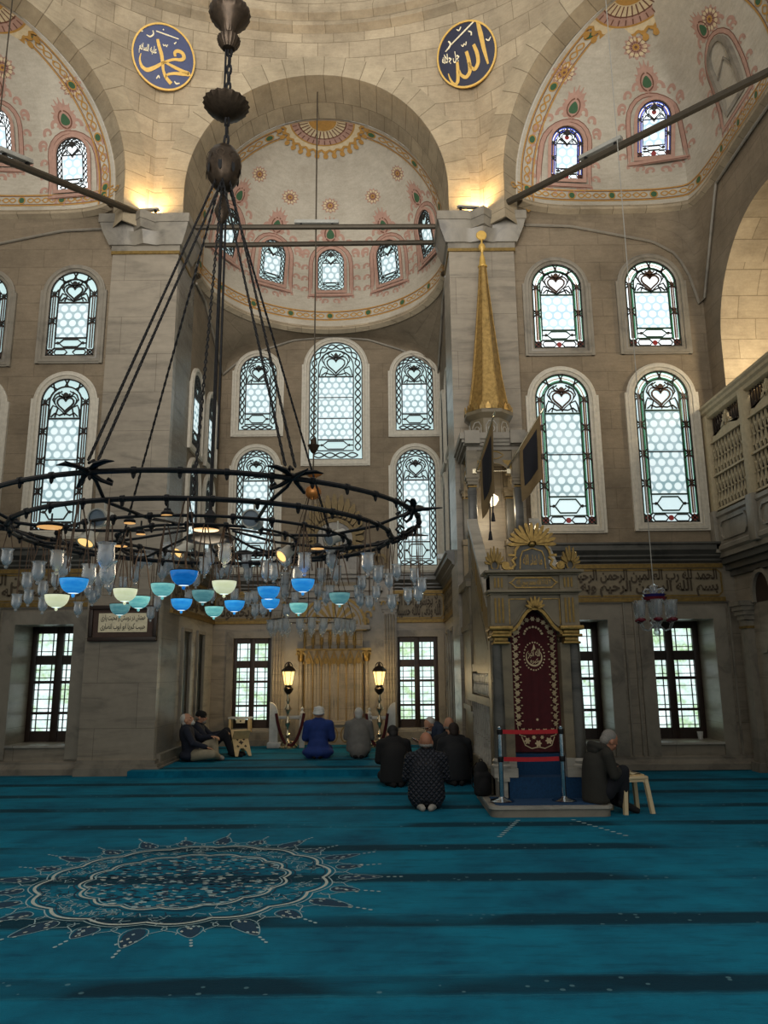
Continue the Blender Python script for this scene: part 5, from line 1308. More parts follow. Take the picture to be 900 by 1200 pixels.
# stair flanks
ZH = lambda Y: 2.52 + (Y - 9.75) * 0.762
for sg in (-1, 1):
    xo, xi = sg * 0.52, sg * 0.42; m = Matrix(((0, 1, 0, 0), (1, 0, 0, -YF), (0, 0, 1, 0), (0, 0, 0, 1)))
    w_ = MB()
    def slab(poly, a, b, mat=0): w_.prism(poly, min(a, b), max(a, b), mat, m)
    slab([(9.70, 0.12), (12.7, 0.12), (12.7, 0.42), (9.70, 0.42)], xo * 1.12, xi)
    slab([(9.70, 1.15), (12.7, 1.15), (12.7, 1.25), (9.70, 1.25)], xo * 1.06, xi)
    slab([(9.70, 1.58), (11.5, 1.58), (11.5, 1.68), (9.70, 1.68)], xo * 1.06, xi)
    slab([(9.70, 0.12), (9.82, 0.12), (9.82, ZH(9.82) - 0.7), (9.70, ZH(9.7) - 0.7)], xo * 1.04, xi)
    slab([(9.82, 0.42), (12.7, 0.42), (12.7, 1.15), (9.82, 1.15)], xo * 0.93, xi, 1)
    slab([(9.82, 1.25), (12.7, 1.25), (12.7, 1.58), (9.82, 1.58)], xo * 0.93, xi, 1)
    slab([(9.75, ZH(9.75) - 0.78), (11.55, ZH(11.55) - 0.78), (12.7, ZH(11.55) - 0.78), (12.7, 1.65), (9.75, 1.65)], xo, xi)
    w_.build('stair_flank', ['marble_olive', 'marble_dark'], pu)
    bal = MB()
    for i in range(12): Y = 9.98 + 0.235 * i; bal.lathe([(0.045, 0.42), (0.045, 0.48), (0.022, 0.54), (0.035, 0.70), (0.02, 0.92), (0.04, 1.02), (0.045, 1.15)], 10, (xo * 1.0, yl(Y), 0))
    for i in range(10):
        for q in (0, 1):
            Y0 = 9.9 + 0.28 * i; pth = [(xo * 1.0, yl(Y0 + 0.28 * k / 8), 1.41 + (1 if q else -1) * 0.13 * math.cos(2 * PI * k / 8)) for k in range(9)]; bal.tube(pth, 0.016, 6)
    bal.build('balustrade', ['marble_pale'], pu)
    r_ = MB(); slab2 = [(9.72, ZH(9.72) - 0.76), (11.55, ZH(11.55) - 0.76), (11.55, ZH(11.55) - 0.10), (9.72, ZH(9.72) - 0.10)]
    r_.prism(slab2, min(xo * 0.98, xi * 1.1), max(xo * 0.98, xi * 1.1), 1, m)
    r_.prism([(9.70, ZH(9.70) - 0.10), (11.55, ZH(11.55) - 0.10), (11.55, ZH(11.55)), (9.70, ZH(9.70))], min(xo * 1.06, xi * 0.95), max(xo * 1.06, xi * 0.95), 0, m)
    for k in range(3): r_.prism([(9.85 + 0.55 * k, ZH(9.85 + 0.55 * k) - 0.64), (10.30 + 0.55 * k, ZH(10.30 + 0.55 * k) - 0.64), (10.30 + 0.55 * k, ZH(10.3 + 0.55 * k) - 0.22), (9.85 + 0.55 * k, ZH(9.85 + 0.55 * k) - 0.22)], xo * 0.985 - 0.01, xo * 0.985 + 0.01, 2, m)
    r_.build('handrail', ['marble_pale', 'marble_olive', 'gold_dull'], pu)
# tower with its canopy
TX, TY = -0.08, 12.12; HWX, HWY = 0.36, 0.42
bd = MB(); bd.box(TX - 0.47, TX + 0.47, yl(TY - 0.5), yl(12.72), 0.12, 2.95, 0); bd.box(TX - 0.52, TX + 0.52, yl(TY - 0.54), yl(12.72), 2.85, 2.97, 0)
for z in (1.0, 2.2): bd.box(TX - 0.50, TX + 0.50, yl(TY - 0.52), yl(12.72), z, z + 0.08, 0)
bd.build('tower_body', ['marble_olive'], pu)
for sx_ in (-1, 1):
    for sy_ in (-1, 1):
        x, y = TX + sx_ * HWX, yl(TY + sy_ * HWY); c = MB()
        c.box(x - 0.085, x + 0.085, y - 0.085, y + 0.085, 2.97, 3.62, 1); c.cbox(x - 0.10, x + 0.10, y - 0.10, y + 0.10, 3.62, 3.72, 0.01, 1)
        c.cbox(x - 0.065, x + 0.065, y - 0.065, y + 0.065, 3.72, 4.42, 0.014, 0); c.box(x - 0.07, x + 0.07, y - 0.07, y + 0.07, 4.42, 4.44, 2)
        for k in range(3): c.box(x - 0.08 - 0.015 * k, x + 0.08 + 0.015 * k, y - 0.08 - 0.015 * k, y + 0.08 + 0.015 * k, 4.46 + 0.05 * k, 4.51 + 0.05 * k, 1)
        c.box(x - 0.085, x + 0.085, y - 0.085, y + 0.085, 4.61, 5.02, 1); c.build('tower_column', ['marble_dark', 'marble_olive', 'gold_dull'], pu)
def tower_arch(mt):
    a = MB(); hw = 0.28
    pth = [(-hw, 4.40)] + [(-hw * math.cos(PI * i / 16), 4.55 + 0.28 * math.sin(PI * i / 16)) for i in range(17)] + [(hw, 4.40)]
    for (x0, z0), (x1, z1) in zip(pth, pth[1:]):
        if abs(x1 - x0) < 1e-6: continue
        a.quad((x0, -0.04, z0), (x1, -0.04, z1), (x1, -0.04, 5.05), (x0, -0.04, 5.05), 0); a.quad((x0, 0.04, z0), (x0, 0.04, 5.05), (x1, 0.04, 5.05), (x1, 0.04, z1), 0); a.quad((x0, -0.04, z0), (x0, 0.04, z0), (x1, 0.04, z1), (x1, -0.04, z1), 0)
    f = lambda x, z, off: (x, -0.04 - off, z)
    a.ribbon(pth, 0.04, f, 0, False, 0.02, 0.02)
    a.ribbon([(0.13 * math.cos(t) * (1 + 0.12 * math.cos(4 * t)), 4.945 + 0.06 * math.sin(t)) for t in (2 * PI * i / 24 for i in range(24))], 0.014, f, 1, True, 0.012, 0.012)
    for sg in (-1, 1): a.blob([(sg * 0.27, 4.86), (sg * 0.12, 4.86), (sg * 0.27, 4.66)], f, 1, 0.008)
    a.build('tower_arch', ['marble_olive', 'gold_dull'], pu, mt)
y0 = yl(TY)
tower_arch(frame_at((TX, y0 - HWY, 0), (1, 0, 0))); tower_arch(frame_at((TX - HWX, y0, 0), (0, -1, 0))); tower_arch(frame_at((TX + HWX, y0, 0), (0, 1, 0)))
tc_ = MB()
for k, (o, z0, z1) in enumerate(((0.02, 5.02, 5.08), (0.07, 5.08, 5.13), (0.10, 5.13, 5.18), (0.13, 5.18, 5.28))):
    tc_.box(TX - HWX - 0.06 - o, TX + HWX + 0.06 + o, y0 - HWY - 0.06 - o, min(y0 + HWY + 0.05 + o * 0.3, yl(12.72)), z0, z1)
for sg in (-1, 1): tc_.box(TX + sg * HWX - 0.12, TX + sg * HWX + 0.12, y0 - HWY - 0.24, y0 - HWY, 5.09, 5.30)
tc_.build('tower_cornice', ['marble_trim'], pu)
OC = [(math.cos(PI / 8 + PI / 4 * i), math.sin(PI / 8 + PI / 4 * i)) for i in range(8)]
dm = MB(); oc = lambda r: [(TX + r * x, y0 + r * y) for x, y in OC]
dm.prismz(oc(0.34), 5.28, 5.62); dm.prismz(oc(0.34), 5.62, 5.70, 0, None, oc(0.42)); dm.prismz(oc(0.42), 5.70, 5.76)
for i in range(8):
    a = PI / 4 * i; mt = Matrix.Translation((TX, y0, 0)) @ Matrix.Rotation(a + PI / 2, 4, 'Z')
    f = lambda x, z, off: tuple(mt @ Vector((x, -0.315 - off, z)))
    dm.ribbon([(-0.085, 5.33), (-0.085, 5.50), (-0.04, 5.57), (0.04, 5.57), (0.085, 5.50), (0.085, 5.33)], 0.016, f, 1, True, 0.012, 0.012); dm.ribbon(circle(0.05, 12, 0, 5.44), 0.014, f, 1, True, 0.012, 0.012)
dm.build('tower_drum', ['marble_olive', 'marble_pale'], pu)
sp = MB(); sp.prismz(oc(0.36), 5.76, 5.83, 0, None, oc(0.35)); 
rads = [(0.35, 5.83), (0.265, 6.35), (0.20, 6.95), (0.14, 7.55), (0.085, 8.15), (0.06, 8.48)]
for (ra_, za), (rb_, zb) in zip(rads, rads[1:]): sp.prismz(oc(ra_), za, zb, 0, None, oc(rb_))
for i in range(8):
    x, y = OC[i]; sp.tube([(TX + r_ * x, y0 + r_ * y, z) for r_, z in rads], 0.009, 6, 0)
sp.build('spire', ['gold_spire'], pu)
ct = MB()
for i in range(24):
    a = 2 * PI * (i + 0.5) / 24; r_ = 0.395 / max(math.cos((a % (PI / 4)) - PI / 8), 0.9) * 0.985
    mt = Matrix.Translation((TX, y0, 0)) @ Matrix.Rotation(a + PI / 2, 4, 'Z'); f = lambda x, z, off: tuple(mt @ Vector((x, -r_ - off, z)))
    ct.blob([(-0.045, 5.76), (-0.04, 5.82), (-0.02, 5.84), (0, 5.89), (0.02, 5.84), (0.04, 5.82), (0.045, 5.76)], f, 0, 0.0, 0.02)
ct.build('cresting', ['gold_spire'], pu)
fi = MB(); fi.lathe([(0.075, 8.48), (0.085, 8.50), (0.06, 8.53), (0.045, 8.66), (0.02, 8.74), (0.02, 8.78), (0.055, 8.83), (0.062, 8.87), (0.05, 8.91), (0.016, 8.95), (0.014, 9.02)], 14, (TX, y0, 0))
fi.lathe([(0.001, -0.02), (0.085, -0.015), (0.095, 0.0), (0.085, 0.015), (0.001, 0.02)], 20, (0, 0, 0), 0, Matrix.Translation((TX, y0, 9.10)) @ Matrix.Rotation(PI / 2, 4, 'X')); fi.build('finial', ['gold_paint'], pu)
# lamp inside the canopy
tl = thing('canopy_lamp', 'lit white glass lamp hanging inside the pulpit canopy', 'lamp', (XC + TX - 0.02, TY - 0.05, 4.30))
q = MB(); q.tube([(0, 0, 0.12), (0, 0, 0.45)], 0.008, 6); q.lathe([(0.03, 0.09), (0.04, 0.10), (0.02, 0.14)], 10); q.build('stem', ['bronze'], tl)
M['lamp_white'] = lamp_glass('lit_lamp_glass', (255, 232, 190), 3.5)
q = MB(); q.lathe([(0.01, -0.10), (0.08, -0.08), (0.13, 0.0), (0.125, 0.05), (0.06, 0.10)], 20); q.build('shade', ['lamp_white'], tl)
lamp('canopy_lamp_light', 'POINT', (XC + TX, TY - 0.1, 4.12), 16, (1.0, 0.82, 0.55), 0.10)
# curtain in the doorway
cu = MB()
def cfn(u, v): 
    x = -0.29 + 0.58 * u; return (x, 0.012 * math.sin(u * 22) + 0.02 * v * math.sin(u * 5), 0.62 + 1.72 * v)
cu.grid(cfn, 40, 24, 0)
f = lambda x, z, off: (x, cfn((x + 0.29) / 0.58, (z - 0.62) / 1.72)[1] - 0.004 - off, z)
def flower(x, z, s, n=6):
    cu.blob([(x + s * (1 + 0.25 * math.cos(n * a)) * math.cos(a), z + s * (1 + 0.25 * math.cos(n * a)) * math.sin(a)) for a in (2 * PI * i / 24 for i in range(24))], f, 1, 0.004)
for i in range(13):
    z = 0.95 + 0.092 * i
    for sg in (-1, 1):
        flower(sg * 0.225, z, 0.028); cu.ribbon([(sg * (0.225 + 0.03 * math.sin(j)), z + 0.046 + 0.014 * j - 0.03) for j in range(5)], 0.010, f, 1, False, 0.003)
        cu.blob(circle(0.014, 6, sg * 0.26, z + 0.045, 0.008), f, 1, 0.004); cu.blob(circle(0.014, 6, sg * 0.18, z + 0.035, 0.008), f, 1, 0.004)
for k in range(9): a = PI * (k + 0.5) / 9; flower(0.20 * math.cos(a), 2.02 + 0.20 * math.sin(a), 0.026); flower(0.11 * math.cos(a), 2.02 + 0.10 * math.sin(a), 0.014)
for x, z, s in ((0, 0.86, .03), (-.09, .86, .03), (.09, .86, .03), (-.18, .87, .028), (.18, .87, .028), (-.13, .75, .035), (.13, .75, .035), (0, .72, .035), (-.05, .79, .02), (.05, .79, .02), (0, 1.0, .014)): flower(x, z, s)
for sg in (-1, 1):
    cu.ribbon([(sg * 0.2, 0.80), (sg * 0.16, 0.70), (sg * 0.08, 0.66), (0, 0.68)], 0.012, f, 1, False, 0.003); cu.ribbon([(sg * 0.24, 0.92), (sg * 0.22, 0.82), (sg * 0.15, 0.80)], 0.012, f, 1, False, 0.003)
for k in range(26): a = 2 * PI * k / 26; cu.blob(circle(0.010, 6, 0.125 * math.cos(a), 1.76 + 0.17 * math.sin(a)), f, 1, 0.004)
cu.ribbon([(0.095 * math.cos(a), 1.75 + 0.105 * math.sin(a)) for a in (PI * 0.75 + 1.75 * PI * i / 24 for i in range(22))], [0.004 + 0.018 * math.sin(PI * i / 21) for i in range(22)], f, 1, False, 0.004)
write(cu, 'الله اكبر', 0, 1.79, 0.15, 0.12, f, 1, 0.005, 0.02); write(cu, 'وكبره', 0.01, 1.70, 0.12, 0.07, f, 1, 0.005, 0.02); cu.ribbon([(-.01, 1.84), (0, 1.90), (0.01, 1.84)], 0.02, f, 1, False, 0.004)
tag(cu.build('curtain', ['velvet', 'embroidery'], None, None, 40, (XC + 0.01, YF + 0.16, 0)), 'dark red velvet curtain with gold embroidery in the pulpit doorway', 'curtain')
# banners
M['banner_gold'] = plain('banner_gold_cloth', (112, 92, 60), 0.8); M['banner_black'] = plain('banner_black_cloth', (14, 14, 22), 0.8)
def banner(lbl, foot, tip, f0, f1, drop, tass):
    r = thing('banner', lbl, 'banner', foot); F0 = Vector(foot); D = Vector(tip) - F0
    p = MB(); p.tube([(0, 0, 0), tuple(D)], [0.014, 0.011], 8); p.lathe([(0.012, 0), (0.025, 0.02), (0.018, 0.05), (0.005, 0.10)], 10, (0, 0, 0), 0, Matrix.Translation(D) @ D.to_track_quat('Z', 'Y').to_matrix().to_4x4()); p.build('pole', ['brass'], r)
    side = Vector((D.y, -D.x, 0)).normalized()
    def cl(u, v, w=0.0): return tuple(D * (f0 + (f1 - f0) * u) + Vector((0, 0, -drop * v * (0.85 + 0.15 * u))) + side * (0.025 * math.sin(6 * u + 3 * v) * v + w))
    c = MB(); c.grid(lambda u, v: cl(u, v), 10, 14, 0); c.grid(lambda u, v: cl(0.16 + 0.68 * u, 0.14 + 0.64 * v, 0.006), 8, 10, 1); c.grid(lambda u, v: cl(0.16 + 0.68 * u, 0.14 + 0.64 * v, -0.006), 8, 10, 1)
    c.build('cloth', ['banner_gold', 'banner_black'], r)
    for k in range(tass):
        t = MB(); a = Vector(cl(0.9 if k else 0.6, 1.0)); L_ = 0.26 + 0.16 * (1 - k); t.tube([tuple(a), tuple(a - Vector((0.01, 0, L_)))], 0.010, 6); t.lathe([(0.008, 0), (0.018, -0.02), (0.034, -0.14)][::-1], 10, tuple(a - Vector((0.01, 0, L_)))); t.build('tassel', ['banner_black'], r)
b1 = at(557, 556, 11.62); b2 = at(578, 488, 10.95); banner('black and gold banner hanging edge on in front of the pulpit canopy', b1, b2, 0.30, 0.97, 1.15, 2)
b1 = at(592, 553, 11.62); b2 = at(633, 485, 11.15); banner('black and gold banner on the right side of the pulpit, before the tall window', b1, b2, 0.42, 0.98, 1.02, 0)
q = MB(); a, b = at(556, 552, 11.60), at(596, 552, 11.60); q.tube([tuple(a), tuple(b)], 0.010, 6)
for s in (a, b): q.box(s.x - 0.03, s.x + 0.03, s.y - 0.02, s.y + 0.12, s.z - 0.04, s.z + 0.03)
tag(q.build('banner_bar', ['brass']), 'thin brass bar across the canopy front holding both banners', 'bar')

# ============================================================ round panels
def roundel(sg, lbl, cat, mats):
    a = math.radians(22.5) * sg; r_ = 7.56; z = 12.98
    p = Vector((CX + r_ * math.sin(a), CY + r_ * math.cos(a), z)); nrm_ = Vector((-math.sin(a), -math.cos(a), -0.42)).normalized()
    x = (-nrm_).cross(Vector((0, 0, 1))).normalized(); zz = x.cross(-nrm_).normalized(); mt = frame_at(p + nrm_ * 0.10, x, zz)
    r = thing('round_panel', lbl, cat, matrix=mt); RAD = 0.56
    d = MB(); f = lambda x, z, off: (x * RAD, -off, z * RAD)
    d.prism([(RAD * math.cos(2 * PI * i / 48), RAD * math.sin(2 * PI * i / 48)) for i in range(48)], -0.03, 0.06, 0); d.build('board', [mats], r)
    e = MB(); e.ribbon(circle(1.0, 56), 0.055, f, 0, True, 0.05, 0.05); e.build('rim', ['gold_paint'], r)
    return r, f
def strokes(mb, f, lst, cx, cy, rx, ry, mat=0):
    for pts_, ws in lst:
        P = [((x - cx) / rx, -(y - cy) / ry) for x, y in pts_]; Q = []; Wd = []
        n = len(P)
        for i in range(n - 1):
            p0, p1, p2, p3 = P[max(i - 1, 0)], P[i], P[i + 1], P[min(i + 2, n - 1)]
            for k in range(5):
                t = k / 5; Q.append(tuple(0.5 * ((2 * p1[j]) + (-p0[j] + p2[j]) * t + (2 * p0[j] - 5 * p1[j] + 4 * p2[j] - p3[j]) * t * t + (-p0[j] + 3 * p1[j] - 3 * p2[j] + p3[j]) * t ** 3) for j in (0, 1)))
                w0, w1 = ws[min(i, len(ws) - 1)], ws[min(i + 1, len(ws) - 1)]; Wd.append((w0 + (w1 - w0) * t) / rx)
        Q.append(P[-1]); Wd.append(ws[-1] / rx); mb.ribbon(Q, Wd, lambda x, z, off: f(x, z, off), mat, False, 0.042, 0.012)
r, f = roundel(-1, 'blue round panel with gold Arabic calligraphy on the left of the bay arch', 'calligraphy panel', 'blue')
k = MB()
strokes(k, f, [([(362, 235), (380, 290), (405, 350), (420, 420), (432, 480), (460, 530), (505, 568)], [22, 28, 30, 26, 22, 28, 34]),
    ([(238, 388), (232, 440), (255, 492), (300, 508), (360, 470), (412, 425), (450, 396), (510, 362), (570, 348), (592, 322), (575, 290), (535, 284), (512, 305), (520, 335)], [6, 14, 26, 34, 30, 24, 20, 20, 28, 30, 30, 28, 24, 20]),
    ([(428, 402), (520, 425), (600, 440), (648, 447), (590, 462), (520, 478), (468, 502), (450, 540)], [16, 26, 28, 34, 30, 22, 18, 10]),
    ], 425, 365, 258, 268)
strokes(k, f, [([(345, 172), (440, 178), (535, 184)], [8, 10, 8]), ([(270, 225), (300, 232), (325, 205), (318, 175)], [6, 12, 12, 8]), ([(380, 560), (395, 530), (405, 550)], [8, 10, 8]), ([(530, 540), (548, 556), (575, 545)], [6, 14, 6]), ([(410, 262), (420, 275), (430, 262), (440, 275), (448, 255)], [7, 7, 7, 7, 7]), ([(500, 235), (518, 215)], [10, 8]), ([(225, 210), (238, 202)], [10, 10]), ([(400, 140), (408, 148)], [9, 9])], 425, 365, 258, 268, 1)
write(k, 'عليه السلام', -0.52, 0.08, 0.56, 0.34, f, 1, 0.045, 0.03); k.build('calligraphy', ['gold_paint', 'paper'], r)
r, f = roundel(1, 'dark navy round panel with gold Arabic calligraphy on the right of the bay arch', 'calligraphy panel', 'navy')
k = MB()
strokes(k, f, [([(524, 128), (536, 240), (548, 370), (566, 492)], [26, 38, 30, 14]),
    ([(468, 300), (488, 380), (486, 455), (452, 500), (422, 470), (412, 430)], [26, 30, 30, 28, 20, 18]),
    ([(402, 336), (414, 425), (410, 505), (372, 542), (334, 512), (322, 470)], [26, 30, 30, 28, 22, 18]),
    ([(316, 398), (312, 480), (298, 558), (268, 572), (240, 520), (230, 468)], [22, 28, 28, 24, 14, 6])], 400, 360, 244, 266)
strokes(k, f, [([(285, 242), (390, 180), (494, 118)], [8, 11, 10]), ([(230, 284), (262, 262), (280, 235), (266, 208)], [6, 12, 14, 10]), ([(368, 272), (380, 288), (392, 270), (404, 284), (412, 258)], [7, 7, 7, 7, 7]), ([(440, 180), (462, 198), (458, 222)], [8, 12, 8]), ([(572, 288), (592, 306), (614, 282)], [6, 12, 6]), ([(346, 136), (364, 150), (384, 126)], [6, 10, 6])], 400, 360, 244, 266, 1)
write(k, 'جل جلاله', -0.55, 0.02, 0.60, 0.36, f, 1, 0.045, 0.03); k.build('calligraphy', ['gold_paint', 'paper'], r)

# framed couplet on the left pier
a, b = at(104, 752, YP), at(184.5, 752, YP); t_ = at(107, 710, YP)
fr = thing('framed_inscription', 'brown framed Arabic couplet hanging on the left pier', 'picture', ((a.x + b.x) / 2, YP - 0.02, a.z)); w_, h_ = b.x - a.x, t_.z - a.z
q = MB()
for x0, x1, z0, z1 in ((-w_ / 2, w_ / 2, 0, 0.07), (-w_ / 2, w_ / 2, h_ - 0.07, h_), (-w_ / 2, -w_ / 2 + 0.07, 0.07, h_ - 0.07), (w_ / 2 - 0.07, w_ / 2, 0.07, h_ - 0.07)): q.cbox(x0, x1, -0.07, 0.02, z0, z1, 0.012)
q.build('frame', ['wood_dark'], fr)
M['mat_brown'] = plain('brown_mount', (74, 56, 48), 0.8)
q = MB(); q.box(-w_ / 2 + 0.06, w_ / 2 - 0.06, -0.03, 0.0, 0.06, h_ - 0.06); q.build('mount', ['mat_brown'], fr)
q = MB(); q.box(-w_ / 2 + 0.16, w_ / 2 - 0.17, -0.036, -0.03, 0.15, h_ - 0.13, 0); f = lambda x, z, off: (x, -0.036 - off, z)
hh = (h_ - 0.28); write(q, 'همتش در دوستى و محبت يارى', 0, 0.15 + hh * 0.74, w_ - 0.40, 0.12, f, 1, 0.003); write(q, 'حبيب كبريا ابو ايوب انصارى', 0, 0.15 + hh * 0.27, w_ - 0.40, 0.12, f, 1, 0.003); q.build('sheet', ['paper', 'ink'], fr)

# ============================================================ tie rods and light bars
def rod(lbl, p0, p1, grp=None, r_=0.045, flat=1.0):
    q = MB(); q.tube([tuple(p0), tuple(p1)], r_, 8, 0, False, None, flat); tag(q.build('tie_rod', ['rod']), lbl, 'tie rod', grp)
rod('upper straight iron tie rod across the niche bay arch', at(229, 266.5, 13.0), at(516, 265.5, 13.0), None, 0.05)
rod('lower straight iron tie rod across the niche bay arch', at(240, 287.5, 13.6), at(514, 284, 13.6), None, 0.05)
pR0 = at(583, 243, 12.55); pR1 = at(905, 82, 9.25); rod('slanting iron tie rod from the right pier to the right wall', pR0, pR1, None, 0.06)
pL0 = at(160, 249, 12.55); pL1 = at(-25, 175, 9.6); rod('slanting iron tie rod from the left pier to the left edge', pL0, pL1, None, 0.06)
M['led'] = plain('light_bar_grey', (150, 148, 140), 0.5)
def light_bar(lbl, p0, p1, hh=0.035):
    p0, p1 = Vector(p0), Vector(p1); d = p1 - p0; c = (p0 + p1) / 2; r = thing('light_bar', lbl, 'light fitting', matrix=frame_at(c, d)); L_ = d.length / 2
    q = MB(); q.cbox(-L_, L_, -0.05, 0.05, 0.0, hh * 2, 0.008); q.build('housing', ['led'], r)
    for s in (-0.7, 0.7):
        q = MB(); q.box(L_ * s - 0.02, L_ * s + 0.02, -0.03, 0.03, -0.05, 0.0); q.build('bracket', ['iron'], r)
p = lambda u, v, Y: at(u, v, Y)
light_bar('long grey light bar on the upper straight tie rod', p(345, 262.5, 13.0), p(397, 262.5, 13.0))
light_bar('grey light bar on the slanting tie rod at right', pR0.lerp(pR1, 0.36) + Vector((0, 0, .10)), pR0.lerp(pR1, 0.52) + Vector((0, 0, .10)))
light_bar('grey light bar on the slanting tie rod at left', pL0.lerp(pL1, 0.72) + Vector((0, 0, .10)), pL0.lerp(pL1, 0.90) + Vector((0, 0, .10)))
light_bar('uplight bar on top of the left pier capital', (-4.52, YP - 0.16, 9.94), (-4.10, YP - 0.20, 9.94), 0.015)
light_bar('uplight bar on top of the right pier capital', (1.40, YP - 0.20, 9.94), (1.80, YP - 0.16, 9.94), 0.015)
# ============================================================ big ring chandelier
HX, HY = -1.25, 5.35
ch = thing('chandelier', 'huge black iron ring chandelier hung with clear glass cups and blue and green glass bowls', 'chandelier', (HX, HY, 0))
RINGS = [(1.50, 2.64), (1.30, 2.535), (1.00, 2.50), (0.62, 2.52)]
for R_, z in RINGS:
    q = MB(); q.tube([(R_ * math.cos(2 * PI * i / 96), R_ * math.sin(2 * PI * i / 96), z) for i in range(96)], 0.0155 if R_ > 1.2 else 0.010, 8, 0, True)
    n = int(R_ * 26)
    for k in range(n):
        a = 2 * PI * k / n; t = Matrix.Translation((R_ * math.cos(a), R_ * math.sin(a), z)) @ Matrix.Rotation(a, 4, 'Z')
        q.lathe([(0.016, -0.015), (0.022, -0.010), (0.022, 0.010), (0.016, 0.015)], 8, (0, 0, 0), 0, t @ Matrix.Rotation(PI / 2, 4, 'X')); q.lathe([(0.004, -0.045), (0.010, -0.035), (0.012, -0.02)], 6, (0, 0, 0), 0, t)
    q.build('ring', ['iron'], ch)
A8 = [math.radians(x) for x in (-102, -60, -16, 20, 57, 95, 133, 175, 212)]
def chain(p0, p1, r_=0.007, link=0.05):
    """a chain: links turned in turn about its line"""
    q = MB(); p0, p1 = Vector(p0), Vector(p1); d = p1 - p0; n = max(2, int(d.length / link)); rot = d.to_track_quat('Z', 'X').to_matrix().to_4x4(); L_ = d.length / n
    for i in range(n):
        t = Matrix.Translation(p0 + d * ((i + 0.5) / n)) @ rot @ Matrix.Rotation(PI / 2 * (i % 2), 4, 'Z')
        q.tube([(0.45 * L_ * 0.42 * math.cos(a), 0, 0.64 * L_ * math.sin(a)) for a in (2 * PI * j / 8 for j in range(8))], r_, 5, 0, True, t)
    return q
for k, a in enumerate(A8):
    ca, sa = math.cos(a), math.sin(a); P = lambda r, z, s=0.0: (r * ca - s * sa, r * sa + s * ca, z)
    q = MB()
    q.tube([P(0.16, 2.60), P(0.5, 2.54, 0.05), P(0.9, 2.51, 0.02), P(1.25, 2.54, -0.05), P(1.42, 2.61, 0.0), P(1.50, 2.645)], [0.009, 0.010, 0.011, 0.011, 0.010, 0.010], 8)
    q.tube([P(1.50, 2.64), P(1.56, 2.645), P(1.70, 2.645)], [0.016, 0.014, 0.004], 8)
    q.build('arm', ['iron'], ch)
    q = MB()
    for s in (-1, 1):
        q.tube([P(1.49, 2.63, s * 0.02), P(1.47, 2.60, s * 0.06), P(1.43, 2.585, s * 0.10), P(1.41, 2.605, s * 0.09), P(1.43, 2.62, s * 0.07)], [0.014, 0.012, 0.010, 0.008, 0.010], 7)
        q.tube([P(1.50, 2.65, s * 0.01), P(1.52, 2.675, s * 0.06), P(1.53, 2.685, s * 0.12), P(1.535, 2.68, s * 0.17)], [0.016, 0.024, 0.018, 0.004], 7, 0, False, None, 0.6)
    q.tube([P(1.46, 2.65), P(1.43, 2.68), P(1.46, 2.715), P(1.50, 2.69)], [0.011, 0.011, 0.010, 0.008], 7); q.ball(P(1.49, 2.65), 0.026, 0.026, 0.022, 10, 6)
    q.build('leaf_ornament', ['iron'], ch)
    if k in (0, 1): chain(P(0.07, 5.38, 0.03), P(1.46, 2.72, 0.03), 0.005, 0.034).build('chain', ['iron'], ch); chain(P(0.07, 5.38, -0.03), P(1.46, 2.72, -0.03), 0.005, 0.034).build('chain', ['iron'], ch)
    if k in (4, 6): chain(P(0.07, 5.38), P(1.46, 2.72), 0.0055, 0.034).build('chain', ['iron'], ch)
q = MB(); q.tube([(0, 0, 2.62), (0, 0, 5.3)], 0.014, 8); q.tube([(0.035, 0.0, 3.2), (0.03, 0, 5.3)], 0.009, 6); q.build('center_rod', ['iron'], ch)
q = MB(); q.lathe([(0.02, 2.50), (0.16, 2.515), (0.18, 2.535), (0.16, 2.55), (0.05, 2.58), (0.035, 2.66), (0.05, 2.70), (0.02, 2.74)], 20); q.build('hub', ['iron'], ch)
rb16 = lambda n: (lambda k, z: 1.0 + 0.045 * (1 if k % 2 else -1))
q = MB(); q.lathe([(0.01, 5.02), (0.035, 5.06), (0.06, 5.14), (0.035, 5.22), (0.02, 5.28)], 16); q.build('knob', ['bronze'], ch)
q = MB(); q.lathe([(0.02, 5.32), (0.07, 5.345), (0.12, 5.43), (0.138, 5.53), (0.125, 5.62), (0.09, 5.68), (0.03, 5.72), (0.015, 5.74)], 32, (0, 0, 0), 0, None, lambda k, z: 1.0 + 0.03 * math.cos(PI * k / 2))
for k in range(8):
    a = 2 * PI * k / 8; t = Matrix.Rotation(a, 4, 'Z'); f = lambda x, z, off: tuple(t @ Vector((0.128 + off, x, z)))
    q.blob([(0.016 * math.cos(b), 5.47 + 0.05 * math.sin(b)) for b in (2 * PI * i / 10 for i in range(10))], f, 1, 0.008); q.ribbon([(0.03 * math.cos(b), 5.57 + 0.03 * math.sin(b)) for b in (2 * PI * i / 10 for i in range(10))], 0.01, f, 0, True, 0.008)
q.build('pierced_ball', ['bronze', 'black'], ch)
q = MB(); q.lathe([(0.015, 5.98), (0.06, 5.99), (0.13, 6.03), (0.185, 6.10), (0.18, 6.105), (0.10, 6.075), (0.015, 6.06)], 40, (0, 0, 0), 0, None, lambda k, z: 1.0 + 0.035 * (1 if k % 2 else -1)); q.build('fluted_dish', ['bronze'], ch)
q = MB(); q.lathe([(0.01, 6.62), (0.05, 6.63), (0.085, 6.68), (0.095, 6.72), (0.07, 6.745), (0.05, 6.77), (0.075, 6.83), (0.15, 6.92), (0.17, 6.97), (0.16, 7.01), (0.07, 7.05), (0.02, 7.09)], 40, (0, 0, 0), 0, None, lambda k, z: 1.0 + 0.03 * (1 if k % 2 else -1)); q.build('fluted_bell', ['bronze'], ch)
